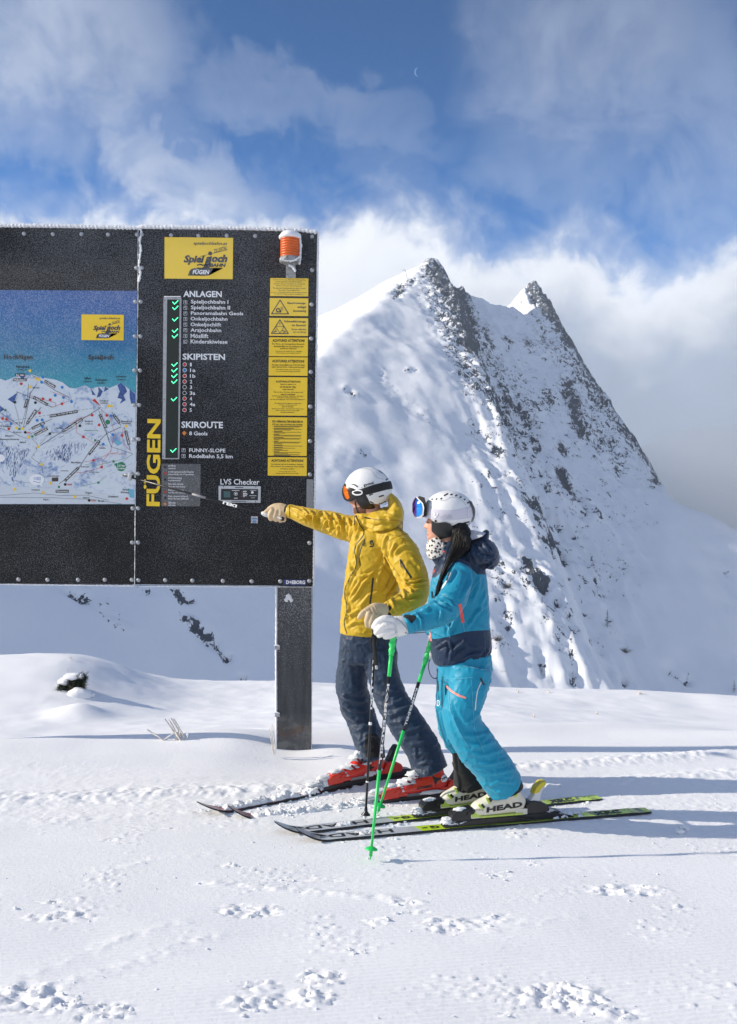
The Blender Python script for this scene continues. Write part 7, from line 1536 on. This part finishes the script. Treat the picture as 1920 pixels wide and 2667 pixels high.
# pointing pole
top = P(741, 1352, 5.87); tip = P(310, 1235, 6.17); ax = (tip - top).normalized(); L = (tip - top).length; A = lambda s: top + ax * s
pp = thing('ski_pole', 'black ski pole held out sideways with its tip on the piste map', 'ski pole', top)
lathe('grip', [(.011, 0), (.015, .01), (.0155, .05), (.0135, .10), (.0115, .135)], top, M_blk2, pp, 16, ax)
lathe('grip_top', [(.010, .105), (.0185, .115), (.019, .135), (.014, .150), (.009, .16)], top, mat('white_grip', (.62, .63, .63), .45, var=.5, vscale=90), pp, 16, ax)
v, f = tube3([tuple(A(.09) + Vector((0, -.015, .002))), tuple(A(.06) + Vector((0, -.018, .003))), tuple(A(.02) + Vector((0, -.018, -.002)))], [.006] * 3, [.004] * 3, n=8, k=2); mesh_from('grip_inlay', v, f, M_white, pp, smooth=True)
stick('shaft', A(.15), A(L - .03), .0078, .0058, M_blk2, pp); stick('shaft_ring', A(.56), A(.66), .0076, .0074, mat('grey_print', (.3, .3, .31), .5), pp)
sd = ax.cross(Vector((0, -1, 0))).normalized()
text_on('lettering', 'LEKI', lambda u, v: A(.335 - .10 * u + .10) - sd * ((v - .5) * .019) + Vector((0, -.0095, 0)), M_white, pp, .05, 0, 1)
bkc = P(341, 1240, 6.15); lathe('basket', [(.008, -.012), (.030, -.004), (.033, .002), (.030, .006), (.007, .006)], bkc, M_levw, pp, 22, ax); lathe('tip', [(.006, 0), (.0045, .04), (.0015, .055)], bkc, M_steel, pp, 8, ax)
lathe('basket_hub', [(.010, -.02), (.012, 0), (.009, .02)], bkc, M_blk2, pp, 12, ax)

# ------------------------------------------------------------------ ground details
def gz(x, y): return float(ground_h(np.array([x]), np.array([y]), False)[0])
def on_ground(px, py):
    r = ray(px, py); t = 3.0
    while t < 60:
        p = CAMP + r * t
        if p.z < gz(p.x, p.y): return p
        t += .01
    return CAMP + r * 14
M_straw = mat('frosted_straw', (.78, .73, .66), .8, var=.2, vscale=80, bump=.002, bscale=200); M_green_d = mat('dwarf_pine', (.022, .032, .016), .7, var=.5, vscale=25)
def stalks(label, cat, base, specs, d, name='dry_grass', r=.0045, seed=0):
    root = thing(name, label, cat, P(*base, d))
    for pts in specs:
        q = [P(a, b, d + .02 * math.sin(a)) for a, b in pts]; n = len(q)
        v, f = tube3([tuple(p) for p in q], list(np.linspace(r, r * 1.25, n)), list(np.linspace(r, r * 1.25, n)), n=7, k=3, cap=.8); v = np.array([tuple(p) for p in v]); v += .0022 * np.stack([pn(v[:, 0] * 90 + k_, v[:, 1] * 90, v[:, 2] * 90) for k_ in (0, 9, 18)], -1)
        mesh_from('stalk', v, f, M_straw, root, smooth=True)
    return root
cz = on_ground(455, 1934); dS = cz.y
stalks('frosted straw stalks leaning out of the snow under the map panel', 'dry grass', (460, 1940), [[(430, 1873), (447, 1896), (460, 1918), (472, 1945)], [(447, 1872), (460, 1892), (472, 1915), (486, 1945)], [(453, 1873), (468, 1898), (484, 1930), (490, 1945)], [(440, 1875), (455, 1900), (468, 1945)], [(385, 1901), (402, 1912), (420, 1923), (430, 1940)],
       [(404, 1912), (425, 1926), (440, 1945)], [(466, 1905), (458, 1925), (452, 1945)], [(470, 1904), (462, 1925), (458, 1945)], [(425, 1928), (450, 1912), (466, 1908)], [(468, 1910), (478, 1930), (476, 1945)], [(458, 1908), (470, 1928), (484, 1945)], [(490, 1912), (487, 1930), (489, 1945)]], dS + .05)
for (a, b), pts in (((494, 1914), None),):
    v, f = uvsphere(16, 10); v = v * (1 + .3 * fbm(v[:, 0] * 2, v[:, 1] * 2, v[:, 2] * 2, 2))[:, None]; c = np.array(P(489, 1913, dS + .05)); o = mesh_from('frost_lump', c + v * .010, f, M_frost, None, smooth=True); put(o, bpy.data.objects['dry_grass'])
pb = on_ground(713, 1955)
stalks('thin frosted stalks at the left foot of the steel post', 'dry grass', (713, 1965), [[(705, 1890), (709, 1925), (713, 1965)], [(710, 1888), (713, 1925), (716, 1965)], [(716, 1900), (717, 1935), (718, 1965)], [(702, 1898), (708, 1940), (713, 1965)]], BD - .12, r=.0022)
stk = on_ground(175, 1757)
stalks('single thin twig on the snow mound above the dwarf pine', 'twig', (175, 1758), [[(176, 1741), (176, 1750), (175.5, 1762)]], stk.y, name='twig', r=.006)
tw = on_ground(184, 1718)
stalks('tiny frosted twig near the top of the snow mound', 'twig', (184, 1720), [[(185, 1712), (183, 1718), (182, 1726)], [(186, 1712), (181, 1713)]], tw.y, name='twig', r=.006)
for (a, b, lab) in ((1663, 1800, 'frosted twigs on the far snow edge right of the woman'), (1670, 1800, 'frosted tuft beside the twigs on the far snow edge'), (1348, 1796, 'small frosted tuft on the snow edge just behind the woman'), (1427, 1796, 'small lone frosted twig on the far snow edge'), (1390, 1860, 'small frosted lump sticking from the drift behind the woman'), (1554, 1853, 'frosted tuft on top of the small drift on the right')):
    p = on_ground(a, b + 8)
    stalks(lab, 'frosted tuft', (a, b + 8), [[(a - 3, b + 2), (a - 2, b + 6), (a, b + 12)], [(a + 1, b), (a + 1, b + 6), (a + 1, b + 12)], [(a + 4, b + 3), (a + 2, b + 7), (a + 1, b + 12)]], p.y, name='frosted_tuft', r=.006)
# dwarf pine breaking out of the drift
pc = on_ground(185, 1800); dP = pc.y + .02
shrub = thing('dwarf_pine', 'dark dwarf pine breaking out of a snow drift on the left mound', 'shrub', P(190, 1812, dP))
V = []; Fc = []; rs = np.random.RandomState(5)
def needle(c, dr, L_, w_):
    b = len(V); dr = dr / np.linalg.norm(dr); s_ = np.cross(dr, rs.normal(size=3)); s_ = s_ / np.linalg.norm(s_) * w_; V.extend([c - s_, c + s_, c + dr * L_ + s_ * .3, c + dr * L_ - s_ * .3]); Fc.append((b, b + 1, b + 2, b + 3))
stems = [[(182, 1812), (190, 1796), (200, 1785), (212, 1776), (219, 1764)], [(182, 1812), (186, 1798), (186, 1782), (190, 1772)], [(180, 1814), (172, 1806), (165, 1796), (162, 1790)], [(178, 1812), (166, 1808), (158, 1804)], [(182, 1810), (178, 1796), (178, 1786)], [(192, 1798), (205, 1790), (215, 1786)], [(196, 1790), (202, 1776), (206, 1768)], [(178, 1810), (160, 1806), (153, 1803)]]
for st in stems:
    q = [P(a, b, dP + rs.uniform(-.08, .08)) for a, b in st]; v, f = tube3([tuple(p) for p in q], list(np.linspace(.016, .006, len(q))), list(np.linspace(.016, .006, len(q))), n=7, k=3); mesh_from('stem', v, f, mat('bark', (.03, .022, .018), .9) if 'bark' not in bpy.data.materials else bpy.data.materials['bark'], shrub, smooth=True)
    C = catmull([tuple(p) for p in q], 8); T = np.gradient(C, axis=0)
    for i in range(len(C)):
        if i < 5: continue
        for _ in range(46): dr = T[i] / np.linalg.norm(T[i]) * .6 + rs.normal(size=3) * .8; needle(C[i] + rs.normal(size=3) * .022, dr, rs.uniform(.03, .07), .0035)
o = mesh_from('foliage', V, Fc, M_green_d, shrub); o['kind'] = 'stuff'
def blobs_obj(name, cs, parent, m=M_snow, seed=0):
    V = []; Fc = []
    for i, (c, r) in enumerate(cs):
        v, f = uvsphere(26, 16); k = 1 + .28 * fbm(v[:, 0] * 1.8 + i * 3 + seed, v[:, 1] * 1.8, v[:, 2] * 1.8, 4) + .05 * ridged(v[:, 0] * 6, v[:, 1] * 6 + i, v[:, 2] * 6, 2); v = v * k[:, None] * np.array(r) + np.array(c); b = len(V); V += v.tolist(); Fc += [tuple(j + b for j in q) for q in f]
    return mesh_from(name, V, Fc, m, parent, smooth=True)
blobs_obj('snow_load', [(P(193, 1762, dP + .05), (.125, .12, .042)), (P(172, 1775, dP + .06), (.10, .10, .05)), (P(212, 1762, dP), (.035, .05, .03))], shrub)
blobs_obj('snow_load', [(P(206, 1812, dP - .10), (.15, .10, .10)), (P(238, 1810, dP - .05), (.05, .05, .03))], shrub, seed=4)
# loose chunks of snow on the piste
def chunk(px, py, r, i):
    c = G(px, py); v, f = uvsphere(14, 9); k = 1 + .45 * fbm(v[:, 0] * 1.7 + i, v[:, 1] * 1.7, v[:, 2] * 1.7, 3) + .15 * pn(v[:, 0] * 5 + i, v[:, 1] * 5, v[:, 2] * 5); v = v * k[:, None] * np.array([r, r * rs.uniform(.7, 1.1), r * rs.uniform(.5, .8)]) ; return c, v, f
for lab, lst in (('pair of white snow lumps on the right of the groomed piste', [(1783, 2158, .022), (1772, 2170, .022), (1790, 2160, .012)]), ('round snow lump beside the planted black pole', [(998, 2136, .014), (990, 2144, .008)])):
    V = []; Fc = []
    for i, (a, b, r) in enumerate(lst):
        c, v, f = chunk(a, b, r, i * 3.3 + a); b0 = len(V); V += (v + np.array(c) + np.array([0, 0, r * .4])).tolist(); Fc += [tuple(j + b0 for j in q) for q in f]
    tag(mesh_from('snow_lump', V, Fc, M_snow, smooth=True), lab, 'snow lump')
CH = []
for a, b, hw, hh, am in patches:
    for _ in range(int(4 + hw * hh / 420)):
        c = G(a + rs.normal() * hw * .55, b + rs.normal() * hh * .6); CH.append((c.x, c.y, min(abs(rs.normal()), 2.2) * .0036 + .0022))
for _ in range(260):
    c = G(rs.uniform(-50, 1970), rs.choice([rs.uniform(2040, 2110), rs.uniform(2110, 2660), rs.uniform(2180, 2320)])); CH.append((c.x, c.y, min(abs(rs.normal()), 2) * .0020 + .0012))
# spray thrown up along the skis
for fr_, x0, x1, n_ in ((f3[0], f3[1] + .05, f3[3] + .02, 240), (f4[0], f4[1] + .25, f4[4], 240), (f1[0], f1[3] - .75, f1[3] - .3, 40), (f2[0], f2[4] + .1, f2[2] - .1, 90), (f2[0], f2[1] + .5, f2[3] - .2, 50)):
    for _ in range(n_):
        u = rs.uniform(x0, x1); far = rs.rand() < .7; yy = (SW + abs(rs.normal()) * .055) if far else -abs(rs.normal()) * .03; p = fr_(u, yy, 0); CH.append((p.x, p.y, min(abs(rs.normal()), 2) * .0042 + .002))
CH = np.array(CH); cz_ = ground_h(CH[:, 0], CH[:, 1], True); V = []; Fc = []; sv_, sf_ = uvsphere(9, 6); vars_ = [sv_ * (1 + .55 * fbm(sv_[:, 0] * 1.9 + i * 3, sv_[:, 1] * 1.9, sv_[:, 2] * 1.9, 2))[:, None] for i in range(12)]
for i, (x, y, r) in enumerate(CH):
    b0 = len(V); V += (vars_[i % 12] * np.array([r * rs.uniform(.8, 1.5), r * rs.uniform(.7, 1.2), r * rs.uniform(.45, .8)]) + np.array([x, y, cz_[i] + r * .15])).tolist(); Fc += [tuple(j + b0 for j in q) for q in sf_]
cr_ = mesh_from('snow_crumbs', V, Fc, M_snow, smooth=False); cr_['kind'] = 'stuff'

# ------------------------------------------------------------------ trees and the small mast on the mountain
mxs, mys, MZ = MG
def mount_z(x, y):
    i = np.clip(np.searchsorted(mxs, x) - 1, 0, len(mxs) - 2); j = np.clip(np.searchsorted(mys, y) - 1, 0, len(mys) - 2)
    a = (x - mxs[i]) / (mxs[i + 1] - mxs[i]); b = (y - mys[j]) / (mys[j + 1] - mys[j]); return MZ[j, i] * (1 - a) * (1 - b) + MZ[j, i + 1] * a * (1 - b) + MZ[j + 1, i] * (1 - a) * b + MZ[j + 1, i + 1] * a * b
def on_mount(px, py):
    r = ray(px, py); t = 180.0
    while t < 2500:
        p = CAMP + r * t
        if mxs[0] < p.x < mxs[-1] and mys[0] < p.y < mys[-1] and p.z < mount_z(p.x, p.y): return p
        t += 1.5
    return None
M_trunk = mat('larch_bark', (.045, .036, .03), .9); M_larch = mat('larch_twigs', (.075, .07, .065), .9, var=.3, vscale=2)
def larch(px, py, hpx, label, shrubby=False):
    p = on_mount(px, py)
    if p is None: return
    H = hpx * p.y / F; root = thing('larch_tree' if not shrubby else 'bare_shrub', label, 'tree' if not shrubby else 'shrub', p); V = []; Fc = []
    if not shrubby:
        v, f = tube3([tuple(p + Vector((0, 0, -.5))), tuple(p + Vector((0, 0, H * .5))), tuple(p + Vector((.1, 0, H)))], [H * .016, H * .011, H * .003], [H * .016, H * .011, H * .003], n=8, k=2); mesh_from('trunk', v, f, M_trunk, root, smooth=True)
        for k in range(90):
            h = H * rs.uniform(.12, .97); R_ = (1 - h / H) ** .8 * H * .26 * rs.uniform(.6, 1.15); a = rs.uniform(0, 6.283); b0 = np.array(p) + np.array([0, 0, h]); e0 = b0 + np.array([math.cos(a) * R_, math.sin(a) * R_, -R_ * .18]); w_ = H * .0045
            b = len(V); V += [(b0 + [0, 0, w_]).tolist(), (b0 - [0, 0, w_]).tolist(), e0.tolist()]; Fc.append((b, b + 1, b + 2))
            for _ in range(5):
                t_ = rs.uniform(.3, 1); q = b0 + (e0 - b0) * t_; e = q + rs.normal(size=3) * R_ * .22; b = len(V); V += [(q + [0, 0, w_ * .8]).tolist(), (q - [0, 0, w_ * .8]).tolist(), e.tolist()]; Fc.append((b, b + 1, b + 2))
    else:
        for k in range(170):
            dr = rs.normal(size=3); dr[2] = abs(dr[2]) * .9 + .2; dr /= np.linalg.norm(dr); L_ = H * rs.uniform(.4, 1.0); b0 = np.array(p) + rs.normal(size=3) * H * .06; e0 = b0 + dr * L_ * np.array([1.0, 1.0, .8]); w_ = np.cross(dr, [0, 1, 0]) * H * .014
            b = len(V); V += [(b0 + w_).tolist(), (b0 - w_).tolist(), e0.tolist()]; Fc.append((b, b + 1, b + 2))
    o = mesh_from('crown', V, Fc, M_larch, root)
larch(1582, 1636, 50, 'lone bare larch on the mountain slope right of the woman'); larch(1912, 1806, 38, 'small bare larch at the right edge where the slope meets the snow')
for a, b, h, l in ((1625, 1700, 30, 'round bare shrub on the slope below the lone larch'), (1320, 1532, 28, 'bare shrub on the slope behind the woman\'s back'), (1520, 1606, 18, 'small bare shrub left of the lone larch'), (1378, 1538, 14, 'small bare shrub beside the dark rocks on the slope'), (1480, 1512, 16, 'small bare shrub below the rocky rib'), (1296, 1668, 26, 'bare shrub low on the slope by the woman\'s hip'),
                   (1536, 1613, 10, 'tiny bare shrub close to the lone larch'), (1311, 1753, 14, 'low bare shrub just above the snow edge'), (1366, 1618, 9, 'tiny bare shrub on the lower slope')): larch(a, b, h, l, True)
pm_ = on_mount(1062, 727)
if pm_ is not None:
    root = thing('summit_mast', 'thin leaning mast on the ridge just left of the main summit', 'mast', pm_); h = 22 * pm_.y / F
    v, f = tube3([tuple(pm_ - Vector((0, 0, 1))), tuple(pm_ + Vector((-2.2, 0, h)))], [.22, .16], [.22, .16], n=8, k=1); mesh_from('pole', v, f, M_trunk, root)
    t0 = pm_ + Vector((-2.2, 0, h)); v, f = tube3([tuple(t0 + Vector((-2.2, 0, 1.2))), tuple(t0 + Vector((.4, 0, -.6)))], [.25, .25], [.4, .4], n=8, k=1); mesh_from('cross_arm', v, f, M_trunk, root)
# daylight moon, a thin crescent
md_ = 20000.0; c = P(1089, 187, md_); r = 9.5 * md_ / F; V = []; n = 20
for i in range(n + 1): t_ = math.pi / 2 + math.pi * i / n; V.append(tuple(c + Vector((r * math.cos(t_), 0, r * 1.15 * math.sin(t_)))))
for i in range(n + 1): t_ = math.pi / 2 + math.pi * (n - i) / n; V.append(tuple(c + Vector((r * .62 * math.cos(t_) , 0, r * 1.15 * math.sin(t_)))))
V2 = [(a, b + r * .3, d_) for a, b, d_ in V]; m_ = len(V)
moon = mesh_from('moon', V + V2, [tuple(range(m_)), tuple(range(2 * m_ - 1, m_ - 1, -1))] + [(i, i + m_, (i + 1) % m_ + m_, (i + 1) % m_) for i in range(m_)], mat('moon_face', (.02, .02, .02), .9, emit=((.055, .105, .215), 1.0)))
tag(moon, 'faint crescent moon in the blue sky above the summits', 'moon'); fixn(moon)
